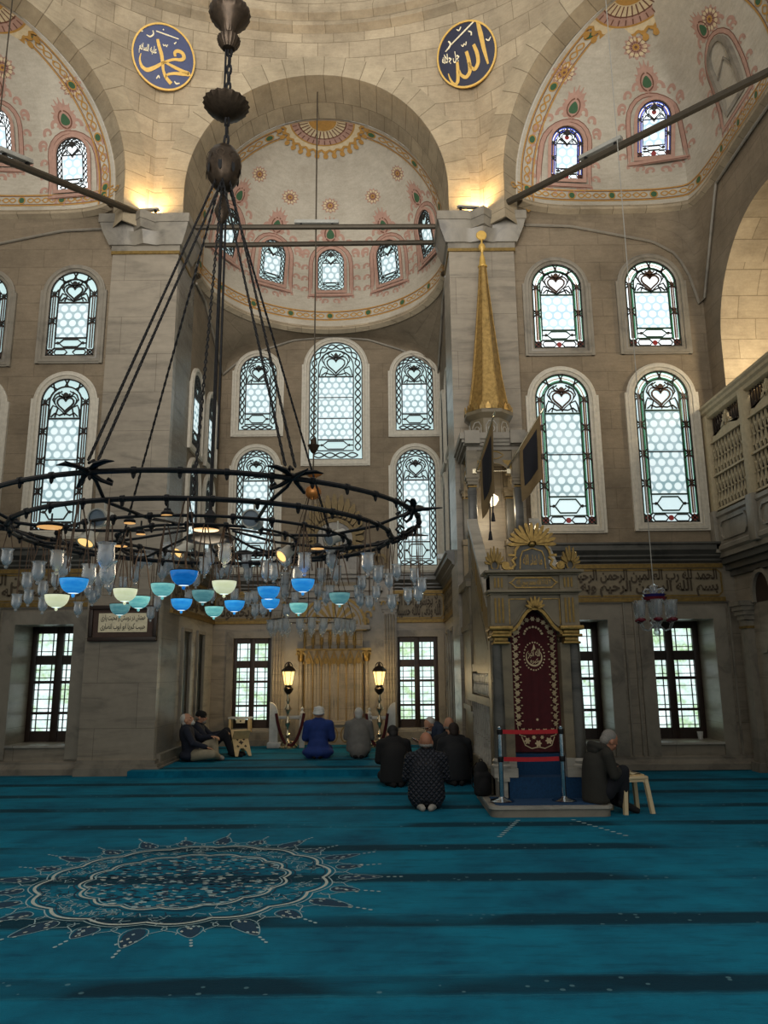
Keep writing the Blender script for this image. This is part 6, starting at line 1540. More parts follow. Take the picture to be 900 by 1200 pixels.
for z0, z1 in ((5.73, 5.99), (6.06, 6.64), (7.07, 14.6)): chain((0.012, 0, z0), (0.012, 0, z1), 0.011, 0.075).build('upper_chain', ['iron'], ch)
q = MB(); q.tube([(-0.02, 0.0, 6.05), (-0.02, 0.0, 6.66)], 0.009, 6); q.build('cable', ['iron'], ch)
chain((0.01, -0.07, 5.38), (0.20, -1.27, 2.56), 0.0055, 0.034).build('chain', ['iron'], ch)
# small downlights and drum floodlights among the rings
M['downlight'] = glow('lit_downlight', (230, 172, 104), 0.9); M['flood_glass'] = plain('floodlight_glass', (120, 134, 146), 0.2); M['flood_lit'] = glow('lit_floodlight', (255, 206, 130), 1.1)
M['flood_body'] = plain('floodlight_body', (176, 174, 164), 0.4)
def on_ring(u, v, z): p = atZ(u, v, z); return Vector((p.x - HX, p.y - HY, z))
for (u, v, w_) in ((60, 618, .085), (152, 613, .035), (196, 604, .035), (241, 621, .085), (165, 626, .03), (141, 640, .05), (372, 643, .05)):
    p = on_ring(u, v, 2.50); q = MB(); q.lathe([(w_, 0.0), (w_ * 1.05, 0.015), (w_ * 0.6, 0.03), (0.02, 0.04)], 18, tuple(p), 1); q.lathe([(0.001, -0.004), (w_ * 0.95, -0.002), (w_, 0.0)], 18, tuple(p), 0); q.tube([tuple(p + Vector((0, 0, 0.03))), tuple(p + Vector((0, 0, 0.09)))], 0.006, 6, 1); q.build('downlight', ['downlight', 'iron'], ch)
def flood(u, v, Y, d, lit, r_=0.055):
    p = at(u, v, Y) - Vector((HX, HY, 0)); D = Vector(d).normalized(); t = Matrix.Translation(p) @ D.to_track_quat('Z', 'Y').to_matrix().to_4x4()
    o = MB(); o.lathe([(0.02, -0.15), (r_ * 0.85, -0.14), (r_ * 0.9, -0.02), (r_ * 1.08, 0.0), (r_ * 1.08, 0.018), (r_ * 0.92, 0.018)], 22, (0, 0, 0), 0, t, None, 1, 1, True, False); o.tube([tuple(p - D * 0.08), tuple(p - D * 0.08 + Vector((0, 0, 0.12)))], 0.007, 6)
    ob = o.build('floodlight', ['flood_body'], ch); g = MB(); g.lathe([(0.001, 0.012), (r_ * 0.93, 0.010)], 22, (0, 0, 0), 0, t, None, 1, 1, False, False); g.build('lens', ['flood_lit' if lit else 'flood_glass'], ob)
flood(115, 607, 4.5, (-0.1, -1, -0.15), False); flood(101, 634, 4.9, (-0.15, -0.5, -0.9), True); flood(294.5, 608, 4.6, (-0.05, -1, 0.0), False); flood(387, 631, 5.9, (-0.7, -0.6, -0.35), False); flood(210, 647, 6.3, (-0.5, -0.6, -0.6), True, 0.05); flood(331, 651, 5.6, (-0.6, -0.6, -0.6), True, 0.05)
# clear glass cups
cupm = MB(); pr = [(0.004, -0.100), (0.014, -0.092), (0.014, -0.082), (0.009, -0.076), (0.026, -0.064), (0.042, -0.04), (0.046, -0.01), (0.042, 0.02), (0.042, 0.045), (0.052, 0.060), (0.049, 0.060), (0.039, 0.045), (0.039, 0.02), (0.042, -0.01), (0.038, -0.038), (0.015, -0.058)]
cupm.lathe(pr, 16, (0, 0, 0), 0, None, None, 1, 1, True, True); cupm.ball((0, 0, -0.018), 0.032, 0.032, 0.034, 12, 8, 1)
M['cup_light'] = clear_glass('milky_glass', (0.92, 0.95, 1.0), 0.65, (0.86, 0.91, 0.97, 1)); M['wire'] = plain('brown_wire', (92, 72, 56), 0.6, 0.3)
cup0 = cupm.build('glass_cup', ['crystal', 'cup_light'], ch)
def ring_y(u, w_, dia, lo=3.9, hi=6.8):
    """the distance at which a lamp seen at column u hangs under one of the rings"""
    Yw = max(3.95, min(6.75, dia * 890 / w_)); best = None
    for i in range(291):
        Y = lo + (hi - lo) * i / 290; x = at(u, 680, Y).x - HX; rho = math.hypot(x, Y - HY)
        e = min(abs(rho - R_) for R_, z in RINGS) * 3 + abs(Y - Yw) * 0.4
        if best is None or e < best[0]: best = (e, Y)
    return best[1]
CUPS = [(9, 643, 13), (46, 658, 15), (33, 671, 13), (20, 696, 10), (34, 691, 9), (51, 681, 12), (51, 700, 9), (68, 645, 16), (76, 652, 15), (66, 671, 11), (105, 661, 16), (117, 672, 11), (109, 692, 10), (114, 687, 10), (104, 683, 9), (92, 705, 8), (125, 636, 20), (127, 657, 18), (130, 679, 9), (164, 649, 12), (175, 645, 12), (159, 664, 12), (196, 636, 13), (199, 652, 12), (191, 660, 12), (208, 642, 11), (240, 654, 13), (246, 643, 13), (185, 699, 8), (177, 711, 8), (221, 691, 9), (257, 661, 12), (264, 638, 15), (268, 659, 10), (289, 649, 12), (291, 664, 11), (312, 657, 14), (321, 660, 13), (335, 643, 14), (357, 648, 15), (349, 664, 14), (334, 671, 11), (334, 686, 10), (291, 694, 9), (299, 692, 9), (299, 708, 8), (275, 690, 10), (336, 708, 7), (346, 694, 9), (309, 706, 8), (389, 645, 14), (394, 663, 12), (377, 666, 11), (373, 684, 10), (387, 686, 10), (382, 693, 9), (372, 703, 8), (431, 648, 15), (443, 663, 13), (424, 675, 11), (420, 686, 11), (422, 696, 9), (456, 672, 11), (465, 661, 11), (441, 687, 9), (433, 698, 8), (459, 697, 11), (478, 689, 10), (486, 666, 11), (494, 677, 9), (490, 687, 9), (249, 690, 9), (145, 676, 10), (230, 672, 10)]
def hanger(top_z, r_, par, n=2, ph=0.0):
    """fine wires from the lamp's rim up to its ring, in the lamp's own frame"""
    q = MB()
    for k in range(n):
        a = 2 * PI * k / n + ph; q.tube([(r_ * math.cos(a), r_ * math.sin(a), 0.06), (r_ * 0.55 * math.cos(a), r_ * 0.55 * math.sin(a), top_z * 0.7), (0.012 * math.cos(a), 0.012 * math.sin(a), top_z)], 0.004, 4)
    return q.build('hanger', ['wire'], par)
first = True
for i, (u, vt, w_) in enumerate(CUPS):
    Y = ring_y(u, w_, 0.088); p = at(u, vt, Y) - Vector((HX, HY, 0)); rho = math.hypot(p.x, p.y); zr = min(RINGS, key=lambda g: abs(g[0] - rho))[1]
    c = cup0 if first else cup0.copy()
    if not first: COL.objects.link(c); c.parent = ch
    first = False
    s = max(0.8, min(1.2, w_ / (0.088 * 890 / Y))); c.scale = (s, s, s); c.location = p - Vector((0, 0, 0.062 * s)); hanger((zr - c.location.z) / s, 0.040, c, 2, i * 0.7)
# coloured glass bowls
def bowl_mat(name, rgb, em, rgb2):
    t = NT(name); co = t.n('TexCoord').outputs['Object']; sp = t.n('SeparateXYZ'); t.l(co, sp.inputs[0]); n = t.noise(t.vmath('MULTIPLY', co, (6, 6, 26)), 1.2, 3)
    c = t.ramp(n, (0.35, C4(rgb)), (0.65, C4(rgb2))); b = t.bsdf(c, 0.12, 0, None, spec=0.6); t.l(c, b.inputs['Emission Color']); b.inputs['Emission Strength'].default_value = em; return t.m
M['bowl_blue'] = bowl_mat('blue_bowl_glass', (34, 130, 214), 0.55, (60, 168, 240)); M['bowl_deep'] = bowl_mat('deep_blue_bowl_glass', (16, 96, 176), 0.45, (30, 130, 214)); M['bowl_teal'] = bowl_mat('teal_bowl_glass', (96, 178, 182), 0.5, (150, 222, 216))
M['bowl_cream'] = bowl_mat('cream_bowl_glass', (214, 222, 180), 0.6, (236, 240, 206)); M['bowl_grey'] = bowl_mat('grey_teal_bowl_glass', (82, 140, 150), 0.35, (120, 178, 180)); M['bowl_lit'] = glow('lit_bowl_bottom', (236, 255, 250), 1.0)
BOWLS = [(67, 697, 28, 'cream'), (87, 678, 33, 'blue'), (141, 708, 24, 'grey'), (147, 690, 28, 'cream'), (163, 699, 26, 'teal'), (191, 684, 28, 'teal'), (216, 669, 33, 'deep'), (213, 702, 25, 'blue'), (238, 692, 26, 'grey'), (263, 681, 29, 'cream'), (251, 711, 22, 'teal'), (275, 704, 24, 'blue'), (315, 688, 27, 'blue'), (317, 702, 22, 'blue'), (355, 679, 28, 'blue'), (350, 707, 22, 'teal'), (398, 695, 25, 'grey')]
NMB = {'cream': 'pale cream', 'blue': 'bright blue', 'deep': 'deep blue', 'teal': 'pale teal', 'grey': 'grey teal'}
for i, (u, vt, w_, kd) in enumerate(BOWLS):
    Y = ring_y(u, w_, 0.155); p = at(u, vt, Y) - Vector((HX, HY, 0)); rho = math.hypot(p.x, p.y); zr = min(RINGS, key=lambda g: abs(g[0] - rho))[1]
    R_ = w_ / 2 * (Y / 890) * 0.985; q = MB()
    pr = [(0.05, -1.12), (0.12, -1.06), (0.13, -0.98), (0.07, -0.93), (0.13, -0.915), (0.36, -0.87), (0.62, -0.75), (0.82, -0.56), (0.93, -0.35), (0.985, -0.15), (1.0, 0.0), (0.96, 0.0), (0.94, -0.15), (0.88, -0.33), (0.77, -0.52), (0.58, -0.69), (0.34, -0.80), (0.05, -0.84)]
    pr = [(a * R_, b * R_ * 1.22) for a, b in pr]; q.lathe(pr, 26, (0, 0, 0), 0)
    q.lathe([(a * 1.012, b) for a, b in pr[4:6]], 26, (0, 0, 0), 1, None, None, 1, 1, False, False)
    q.tube([(R_ * math.cos(2 * PI * j / 26), R_ * math.sin(2 * PI * j / 26), 0) for j in range(26)], R_ * 0.03, 5, 2, True)
    b = q.build('glass_bowl', ['bowl_' + kd, 'bowl_lit', 'iron'], ch, None, 40, p); b['label'] = NMB[kd] + ' glass bowl'
    hanger(zr - p.z, R_ * 0.98, b, 3, i * 0.5)
lamp('chandelier_light', 'POINT', (HX, HY, 2.42), 10, (1.0, 0.8, 0.55), 0.25)

# ============================================================ chandelier of the niche bay
p = at(372, 108, 13.05); ac = thing('chandelier', 'smaller ring chandelier of clear glass cups hanging before the prayer niche', 'chandelier', (p.x, 13.05, 0)); zt = p.z
zz = lambda v: at(370, v, 13.05).z
q = MB(); q.tube([(0, 0, zt), (0, 0, zz(575))], 0.014, 6); q.build('cord', ['rod'], ac)
q = MB(); q.lathe([(0.02, 0.14), (0.05, 0.10), (0.06, 0.02), (0.11, 0.0), (0.10, -0.02), (0.05, -0.12), (0.02, -0.15)][::-1], 16, (0, 0, zz(522))); q.build('knob', ['bronze'], ac)
M['amber'] = plain('amber_metal', (170, 112, 56), 0.4, 0.5)
q = MB(); q.lathe([(0.02, -0.06), (0.06, -0.04), (0.16, 0.02), (0.155, 0.03), (0.03, 0.0)], 20, (0, 0, zz(557))); q.build('dish', ['amber'], ac)
q = MB(); q.ball((0, 0, zz(577)), 0.15, 0.15, 0.13, 20, 12); q.build('ball', ['amber'], ac)
zr = zz(727); q = MB(); q.tube([(0.72 * math.cos(2 * PI * i / 48), 0.72 * math.sin(2 * PI * i / 48), zr) for i in range(48)], 0.010, 6, 0, True); q.build('ring', ['bronze'], ac)
for k in range(8):
    a = 2 * PI * k / 8 + 0.2; q = MB(); q.tube([(0.1 * math.cos(a), 0.1 * math.sin(a), zz(583)), (0.72 * math.cos(a), 0.72 * math.sin(a), zr)], 0.006, 5); q.build('chain', ['bronze'], ac)
for k in range(20):
    a = 2 * PI * k / 20 + 0.1; rr_ = 0.72 if k % 2 else 0.62; c = cup0.copy(); COL.objects.link(c); c.parent = ac; c.scale = (1.5, 1.5, 1.6); c.location = (rr_ * math.cos(a), rr_ * math.sin(a), zr - 0.10)

# ============================================================ small crystal chandelier at right
YC = 10.4; p = at(768, 716, YC); sc_ = thing('chandelier', 'small crystal chandelier with tulip shades before the right window', 'chandelier', (p.x, YC, p.z)); zz = lambda v: at(767, v, YC).z - p.z
M['red_glass'] = plain('red_cut_glass', (96, 22, 34), 0.2); M['blue_glass'] = plain('blue_cut_glass', (40, 44, 110), 0.2); M['frost'] = clear_glass('frosted_glass', (0.9, 0.92, 0.93), 0.28, (0.8, 0.82, 0.84, 1))
q = MB(); q.tube([(0, 0, zz(688)), (0, 0, 11.0)], 0.007, 6); q.build('cord', ['led'], sc_)
q = MB(); q.lathe([(0.02, zz(745)), (0.05, zz(742)), (0.03, zz(736)), (0.08, zz(729)), (0.03, zz(722)), (0.035, zz(710)), (0.02, zz(700)), (0.03, zz(692)), (0.06, zz(687)), (0.01, zz(684))], 16); q.build('stem', ['frost'], sc_)
q = MB(); q.lathe([(0.03, zz(706)), (0.14, zz(704)), (0.16, zz(700)), (0.10, zz(699)), (0.03, zz(701))], 20, (0, 0, 0), 0, None, lambda k, z: 1 + 0.06 * (k % 2)); q.build('red_dish', ['red_glass'], sc_)
q = MB(); q.lathe([(0.03, zz(701)), (0.12, zz(700)), (0.15, zz(696.5)), (0.10, zz(696)), (0.03, zz(698))], 20, (0, 0, 0), 0, None, lambda k, z: 1 + 0.06 * (k % 2)); q.build('blue_dish', ['blue_glass'], sc_)
for k in range(6):
    a = 2 * PI * k / 6 + 0.3; ca, sa = math.cos(a), math.sin(a); P = lambda r, z: (r * ca, r * sa, z)
    q = MB(); q.tube([P(0.02, zz(697)), P(0.06, zz(691)), P(0.13, zz(690)), P(0.155, zz(693)), P(0.13, zz(695.5)), P(0.11, zz(693.5))], [0.014, 0.013, 0.012, 0.011, 0.009, 0.007], 7); q.build('scroll', ['frost'], sc_)
    q = MB(); q.tube([P(0.03, zz(731)), P(0.12, zz(739)), P(0.20, zz(737)), P(0.235, zz(730))], 0.010, 7); q.build('arm', ['frost'], sc_)
    q = MB(); q.lathe([(0.02, zz(730)), (0.055, zz(728)), (0.06, zz(726)), (0.03, zz(724))], 14, P(0.235, 0), 0, None, lambda k_, z: 1 + 0.08 * (k_ % 2)); q.build('drip_pan', ['red_glass'], sc_)
    q = MB(); q.lathe([(0.03, zz(725)), (0.055, zz(722)), (0.065, zz(714)), (0.07, zz(707)), (0.082, zz(704)), (0.078, zz(704)), (0.066, zz(707)), (0.06, zz(714)), (0.05, zz(721))], 18, P(0.235, 0), 0, None, None, 1, 1, True, False); q.build('tulip_shade', ['frost'], sc_)
# cord of the chandelier under the left half dome
cx_ = at(8, 60, 10.4).x; q = MB(); q.tube([(cx_, 10.4, at(8, 130, 10.4).z), (cx_, 10.4, 12.7)], 0.012, 6); tag(q.build('hanging_cord', ['rod']), 'dark cord hanging down from the left half dome', 'cord')

# ============================================================ lanterns and barriers by the niche
M['lantern_glass'] = lamp_glass('lit_lantern_glass', (255, 214, 128), 3.0)
def lantern(u, lbl):
    Y = 15.75; p = atZ(u, 879, 0.10); b = at(u, 800, Y); r = thing('lamp_post', lbl, 'lantern', (b.x, Y, 0.10)); z = lambda v: at(u, v, Y).z - 0.10
    q = MB(); q.lathe([(0.17, 0.0), (0.17, 0.03), (0.10, 0.06), (0.05, 0.12), (0.03, 0.20), (0.06, 0.26), (0.03, 0.32), (0.025, 0.40), (0.06, 0.47), (0.065, 0.52), (0.03, 0.58), (0.02, 0.66), (0.05, 0.72), (0.09, 0.76), (0.05, 0.80), (0.02, 0.86), (0.045, 0.93), (0.02, 1.0), (0.04, 1.07), (0.02, 1.15), (0.02, z(815)), (0.03, z(812))], 18); q.build('turned_post', ['brass'], r)
    for k in range(3):
        a = 2 * PI * k / 3 + 0.5; f = MB(); f.tube([(0.03 * math.cos(a), 0.03 * math.sin(a), 0.14), (0.14 * math.cos(a), 0.14 * math.sin(a), 0.10), (0.20 * math.cos(a), 0.20 * math.sin(a), 0.025)], [0.02, 0.02, 0.026], 8); f.build('foot', ['brass'], r)
    q = MB(); q.lathe([(0.03, z(814)), (0.09, z(810)), (0.10, z(807)), (0.06, z(804.5)), (0.075, z(803))], 8); q.build('lantern_base', ['bronze'], r)
    g = MB(); g.lathe([(0.075, z(802.5)), (0.125, z(787))], 6); g.build('lantern_glass', ['lantern_glass'], r)
    q = MB()
    for k in range(6): a = 2 * PI * k / 6; q.tube([(0.078 * math.cos(a), 0.078 * math.sin(a), z(803)), (0.13 * math.cos(a), 0.13 * math.sin(a), z(786.5))], 0.008, 6)
    q.lathe([(0.14, z(787)), (0.145, z(785.5)), (0.09, z(782)), (0.03, z(780)), (0.03, z(778)), (0.012, z(776))], 6); q.tube([(0.08 * math.cos(PI * i / 10), 0, z(783) + 0.12 * math.sin(PI * i / 10)) for i in range(11)], 0.010, 6); q.build('lantern_cage', ['bronze'], r)
    lamp('lantern_light', 'POINT', (b.x, Y - 0.02, 0.10 + z(795)), 45, (1.0, 0.72, 0.35), 0.05)
lantern(338, 'lit brass lantern post left of the prayer niche'); lantern(444.5, 'lit brass lantern post right of the prayer niche')
def barrier(u0, u1, sg, lbl, rl):
    Y = 15.9; x0, x1 = at(u0, 850, Y).x, at(u1, 850, Y).x; r = thing('marble_barrier', lbl, 'barrier', (0, 0, 0.10)); zt = at(u0, 823, Y).z - 0.10; zr = at(u0, 839, Y).z - 0.10
    s = MB(); xi = x0 + sg * 0.19; prof = [(x0, 0.10), (x0, zt)] + [(x0 + sg * 0.17 * math.sin(PI / 2 * i / 8), zr + (zt - zr) * math.cos(PI / 2 * i / 8)) for i in range(9)] + [(x0 + sg * 0.17, 0.10)]
    s.prism([(x, z) for x, z in prof], Y - 0.05, Y + 0.05); s.build('end_slab', ['white_marble'], r)
    s = MB(); s.cbox(min(x0, x0 + sg * 0.2) - 0.04, max(x0, x0 + sg * 0.2) + 0.04, Y - 0.09, Y + 0.09, 0.0, 0.11, 0.02); s.build('foot', ['white_marble'], r)
    s = MB(); s.cbox(min(x0 + sg * 0.14, x1), max(x0 + sg * 0.14, x1), Y - 0.05, Y + 0.05, zr - 0.06, zr, 0.012); s.build('rail', ['white_marble'], r)
    s = MB(); s.box(x1 - 0.05, x1 + 0.05, Y - 0.05, Y + 0.05, 0.0, zr + 0.02); s.lathe([(0.03, zr + 0.02), (0.05, zr + 0.05), (0.02, zr + 0.10), (0.035, zr + 0.14), (0.01, zr + 0.17)], 12, (x1, Y, 0)); s.build('end_post', ['white_marble'], r)
    s = MB(); a, b = x0 + sg * 0.16, x1 + sg * 0.06; s.tube([(a + (b - a) * i / 18, Y - 0.22, zr + 0.06 - 0.62 * (1 - (2 * i / 18 - 1) ** 2) ** 0.8) for i in range(19)], 0.03, 10)
    tag(s.build('velvet_rope', ['velvet'], None, None, 40, (0, 0, 0.10)), rl, 'rope')
M['white_marble'] = plain('white_marble', (196, 196, 192), 0.4)
barrier(316, 354, 1, 'pale marble barrier slab and rail left of the prayer niche', 'dark red velvet rope sagging behind the man in the blue robe'); barrier(463.5, 433, -1, 'pale marble barrier slab and rail right of the prayer niche', 'dark red velvet rope sagging right of the man in grey')
# ============================================================ people
def capsule(mb, p0, p1, r0_, r1_, n=12):
    p0, p1 = Vector(p0), Vector(p1); d = p1 - p0; L = max(d.length, 1e-4); t = Matrix.Translation(p0) @ d.to_track_quat('Z', 'Y').to_matrix().to_4x4()
    pr = [(r0_ * math.cos(a), r0_ * math.sin(a)) for a in (-PI / 2 + PI / 2 * i / 4 for i in range(4))] + [(r0_, 0), (r1_, L)] + [(r1_ * math.cos(a), L + r1_ * math.sin(a)) for a in (PI / 2 * i / 4 for i in range(1, 5))]
    pr = [(max(r, 0.001), z) for r, z in pr]; mb.lathe(pr, n, (0, 0, 0), 0, t)
def limb(mb, pts, rs, n=12):
    for i in range(len(pts) - 1): capsule(mb, pts[i], pts[i + 1], rs[i], rs[i + 1], n)
def blend(mb, name, mat, parent, voxel, smooth=6, fac=0.5):
    """grow one continuous skin over the overlapping shapes"""
    o = mb.build(name, [mat], None); r = o.modifiers.new('r', 'REMESH'); r.mode = 'VOXEL'; r.voxel_size = voxel; r.use_smooth_shade = True
    if smooth: s = o.modifiers.new('s', 'SMOOTH'); s.iterations = smooth; s.factor = fac
    bpy.context.view_layer.update(); ev = o.evaluated_get(bpy.context.evaluated_depsgraph_get()); me = bpy.data.meshes.new_from_object(ev)
    old = o.data; o.modifiers.clear(); o.data = me; me.materials.clear(); me.materials.append(M[mat] if isinstance(mat, str) else mat); me.name = name
    me.polygons.foreach_set('use_smooth', [True] * len(me.polygons)); me.polygons.foreach_set('material_index', [0] * len(me.polygons))
    bpy.data.meshes.remove(old); o.parent = parent; return o
def head_frame(c, look, tilt_up=(0, 0, 1)):
    y = Vector(look).normalized(); x = y.cross(Vector(tilt_up)).normalized(); z = x.cross(y)
    m = Matrix.Identity(4)
    for i in range(3): m[i][0] = x[i]; m[i][1] = y[i]; m[i][2] = z[i]; m[i][3] = c[i]
    return m
def add_head(mb, h):
    mb.ball((0, -0.012, 0.022), 0.076, 0.096, 0.096, 18, 12, 0, h); mb.ball((0, 0.022, -0.045), 0.058, 0.068, 0.066, 16, 10, 0, h); mb.ball((0, 0.055, -0.085), 0.030, 0.028, 0.026, 12, 8, 0, h)
    mb.ball((0, 0.088, -0.022), 0.013, 0.022, 0.024, 10, 8, 0, h); mb.ball((0, 0.104, -0.030), 0.012, 0.012, 0.011, 10, 6, 0, h); mb.ball((0, 0.070, 0.018), 0.055, 0.022, 0.016, 12, 8, 0, h)
    mb.ball((0, 0.082, -0.060), 0.024, 0.012, 0.010, 10, 6, 0, h)
    for s in (-1, 1): mb.ball((s * 0.079, -0.012, -0.012), 0.012, 0.022, 0.034, 10, 8, 0, h); mb.ball((s * 0.042, 0.058, -0.022), 0.022, 0.022, 0.02, 10, 6, 0, h)
def add_hand(mb, wrist, dirn, palm_n, curl, side):
    """palm, four unequal bent fingers and a thumb from the palm's side"""
    w = Vector(wrist); d = Vector(dirn).normalized(); n = Vector(palm_n); n = (n - d * n.dot(d)).normalized(); s = d.cross(n) * side
    for k in range(4): capsule(mb, w + s * (0.030 - 0.020 * k), w + d * 0.085 + s * (0.033 - 0.022 * k), 0.013, 0.0125, 8)
    for k, L in enumerate((0.070, 0.080, 0.074, 0.058)):
        p = w + d * 0.085 + s * (0.035 - 0.0235 * k); q = p; a = 0.0
        for j in range(3):
            a += curl * (0.5 + 0.35 * j); e = q + (d * math.cos(a) + n * math.sin(a)) * (L * (0.45, 0.32, 0.23)[j]); capsule(mb, q, e, 0.0095 - 0.001 * j, 0.0088 - 0.001 * j, 7); q = e
    p = w + d * 0.03 + s * 0.034; q = p + (d * 0.6 + s * 0.75 + n * 0.25).normalized() * 0.038; e = q + (d * 0.9 + s * 0.25 + n * 0.4).normalized() * 0.032
    capsule(mb, p, q, 0.0125, 0.011, 7); capsule(mb, q, e, 0.0105, 0.009, 7)
def person(lbl, loc, rz, J, coat, trousers, hair, hair_kind, opts=None):
    """J: joints in the figure's own frame (x right, y forward, z up, metres)"""
    o = opts or {}; V = {k: Vector(v) for k, v in J.items()}
    r = thing('person', lbl, 'person', loc, rz); fine = o.get('voxel', 0.008)
    b = MB(); h = head_frame(V['head'], o.get('look', (0, 1, 0)), o.get('up', (0, 0, 1))); add_head(b, h)
    limb(b, [V['chest'], V['neck'], V['head'] + Vector((0, 0, -0.03))], [0.10, 0.056, 0.055]); limb(b, [V['pelvis'], V['belly'], V['chest']], [0.13, 0.12, 0.12])
    for s, t in (('l', -1), ('r', 1)):
        limb(b, [V['chest'], V['sh_' + s]], [0.09, 0.055]); limb(b, [V['sh_' + s], V['el_' + s], V['wr_' + s]], [0.052, 0.042, 0.028]); limb(b, [V['pelvis'], V['hip_' + s], V['kn_' + s]], [0.10, 0.085, 0.058]); limb(b, [V['kn_' + s], V['an_' + s]], [0.056, 0.04]); limb(b, [V['an_' + s], V['toe_' + s]], [0.042, 0.030])
        d = V['wr_' + s] - V['el_' + s]; hd = Vector(o.get('hand_' + s, d)); add_hand(b, V['wr_' + s], hd, o.get('palm_' + s, (0, 0, -1)), o.get('curl', 0.5), -t if o.get('flip') else t)
    blend(b, 'body', 'skin_dark' if o.get('dark') else 'skin', r, fine, 3)
    # clothing
    c = MB(); g = o.get('bulk', 0.0)
    cs = o.get('chest_r', 0.15) + g
    T = Matrix.Translation(V['chest']); up_ = (V['neck'] - V['belly']).normalized(); m = head_frame(V['chest'], (Vector((0, 1, 0)) - up_ * up_.y).normalized() if abs(up_.y) < 0.95 else (0, 0, 1), up_)
    c.ball((0, 0, 0.0), cs + 0.035, cs - 0.02, 0.20, 18, 12, 0, m)
    m2 = head_frame(V['belly'], (Vector((0, 1, 0)) - up_ * up_.y).normalized(), up_); c.ball((0, 0, 0), cs + 0.015, cs - 0.02, 0.20, 18, 12, 0, m2); m3 = head_frame(V['pelvis'], (Vector((0, 1, 0)) - up_ * up_.y).normalized(), up_); c.ball((0, 0, 0.02), cs + 0.03, cs + 0.0, 0.17, 18, 12, 0, m3)
    limb(c, [V['sh_l'], V['neck'] * 0.75 + V['chest'] * 0.25, V['sh_r']], [0.072 + g, 0.075, 0.072 + g])
    for s in 'lr':
        e = V['wr_' + s] - V['el_' + s]; limb(c, [V['sh_' + s], V['el_' + s], V['wr_' + s] - e.normalized() * 0.012], [0.070 + g, 0.058 + g, 0.046 + g * 0.5])
    for a_, b_, ra_, rb_ in o.get('coat_extra', []): capsule(c, a_, b_, ra_, rb_)
    for p_, x_, y_, z_ in o.get('coat_balls', []): c.ball(p_, x_, y_, z_, 18, 12)
    if o.get('hem'):
        hw_, hz = o['hem']; c.ball((0, 0.0, 0.40), hw_ * 0.86, hw_ * 0.74, 0.20, 20, 12); c.lathe([(0.6, hz + 0.01), (0.97, hz), (1.0, hz + 0.04), (0.97, hz + 0.16), (0.92, 0.32), (0.84, 0.42), (0.70, 0.50), (0.45, 0.55)], 26, (0, -0.04, 0), 0, None, None, hw_, hw_ * 0.82)
    blend(c, o.get('coat_name', 'coat'), coat, r, 0.013, 12)
    q = MB()
    for s in 'lr':
        limb(q, [V['pelvis'], V['hip_' + s], V['kn_' + s]], [0.12, 0.105, 0.075]); e = V['an_' + s] - V['kn_' + s]; limb(q, [V['kn_' + s], V['an_' + s] - e.normalized() * 0.02], [0.074, 0.058])
    blend(q, 'trousers', trousers, r, 0.014, 5)
    for s in 'lr':
        q = MB(); e = V['toe_' + s] - V['an_' + s]; limb(q, [V['an_' + s] - e * 0.25, V['an_' + s] + e * 0.35, V['toe_' + s] + e.normalized() * 0.03], [0.046, 0.046, 0.036]); blend(q, o.get('foot_name', 'sock'), o.get('sock', 'black'), r, 0.010, 3)
    q = MB(); cn = V['neck'] * 0.8 + V['chest'] * 0.2; ax = (V['head'] - V['chest']).normalized(); t = Matrix.Translation(cn) @ ax.to_track_quat('Z', 'Y').to_matrix().to_4x4()
    q.lathe([(0.075, -0.02), (0.080, 0.02), (0.074, 0.045), (0.062, 0.045), (0.066, 0.0)], 20, (0, 0, 0), 0, t); q.build('collar', [o.get('collar', coat)], r)
    # hair, cap
    q = MB()
    if hair_kind == 'short':
        q.ball((0, -0.034, 0.036), 0.080, 0.090, 0.090, 20, 14, 0, h); q.ball((0, -0.062, -0.02), 0.068, 0.056, 0.07, 16, 10, 0, h); blend(q, 'hair', hair, r, 0.009, 3)
    elif hair_kind == 'fringe':
        for i in range(9): a = PI + PI * i / 8; q.ball((0.074 * math.cos(a), -0.018 + 0.078 * math.sin(a), -0.034), 0.012, 0.020, 0.024, 10, 7, 0, h)
        blend(q, 'hair', hair, r, 0.009, 3)
    elif hair_kind == 'turban':
        for k in range(4): q.tube([((0.086 - 0.006 * k) * math.cos(a), -0.012 + (0.102 - 0.006 * k) * math.sin(a), 0.022 + 0.026 * k + 0.012 * math.sin(a + k)) for a in (2 * PI * i / 28 for i in range(28))], 0.024, 10, 0, True, h)
        q.ball((0, -0.012, 0.085), 0.07, 0.085, 0.06, 16, 10, 0, h); q.build('turban', [hair], r)
    elif hair_kind == 'cap':
        q.lathe([(0.084, 0.0), (0.088, 0.03), (0.084, 0.075), (0.06, 0.105), (0.02, 0.115)], 24, (0, -0.012, 0.0), 0, h @ Matrix.Rotation(-0.2, 4, 'X'), None, 1.0, 1.16); q.build('knit_cap', [hair], r)
        q = MB(); q.ball((0, -0.05, -0.02), 0.070, 0.060, 0.06, 14, 9, 0, h); blend(q, 'hair', 'hair_grey', r, 0.010, 2)
    for s in (-1, 1):
        q = MB(); q.ball((s * 0.031, 0.078, 0.002), 0.012, 0.008, 0.008, 10, 7, 0, h); q.build('eye', ['eye'], r)
        q = MB(); q.tube([(s * 0.016, 0.088, 0.020), (s * 0.034, 0.088, 0.024), (s * 0.050, 0.078, 0.019)], [0.004, 0.005, 0.003], 6, 0, False, h); q.build('eyebrow', [hair if hair_kind in ('short', 'fringe') else 'hair_grey'], r)
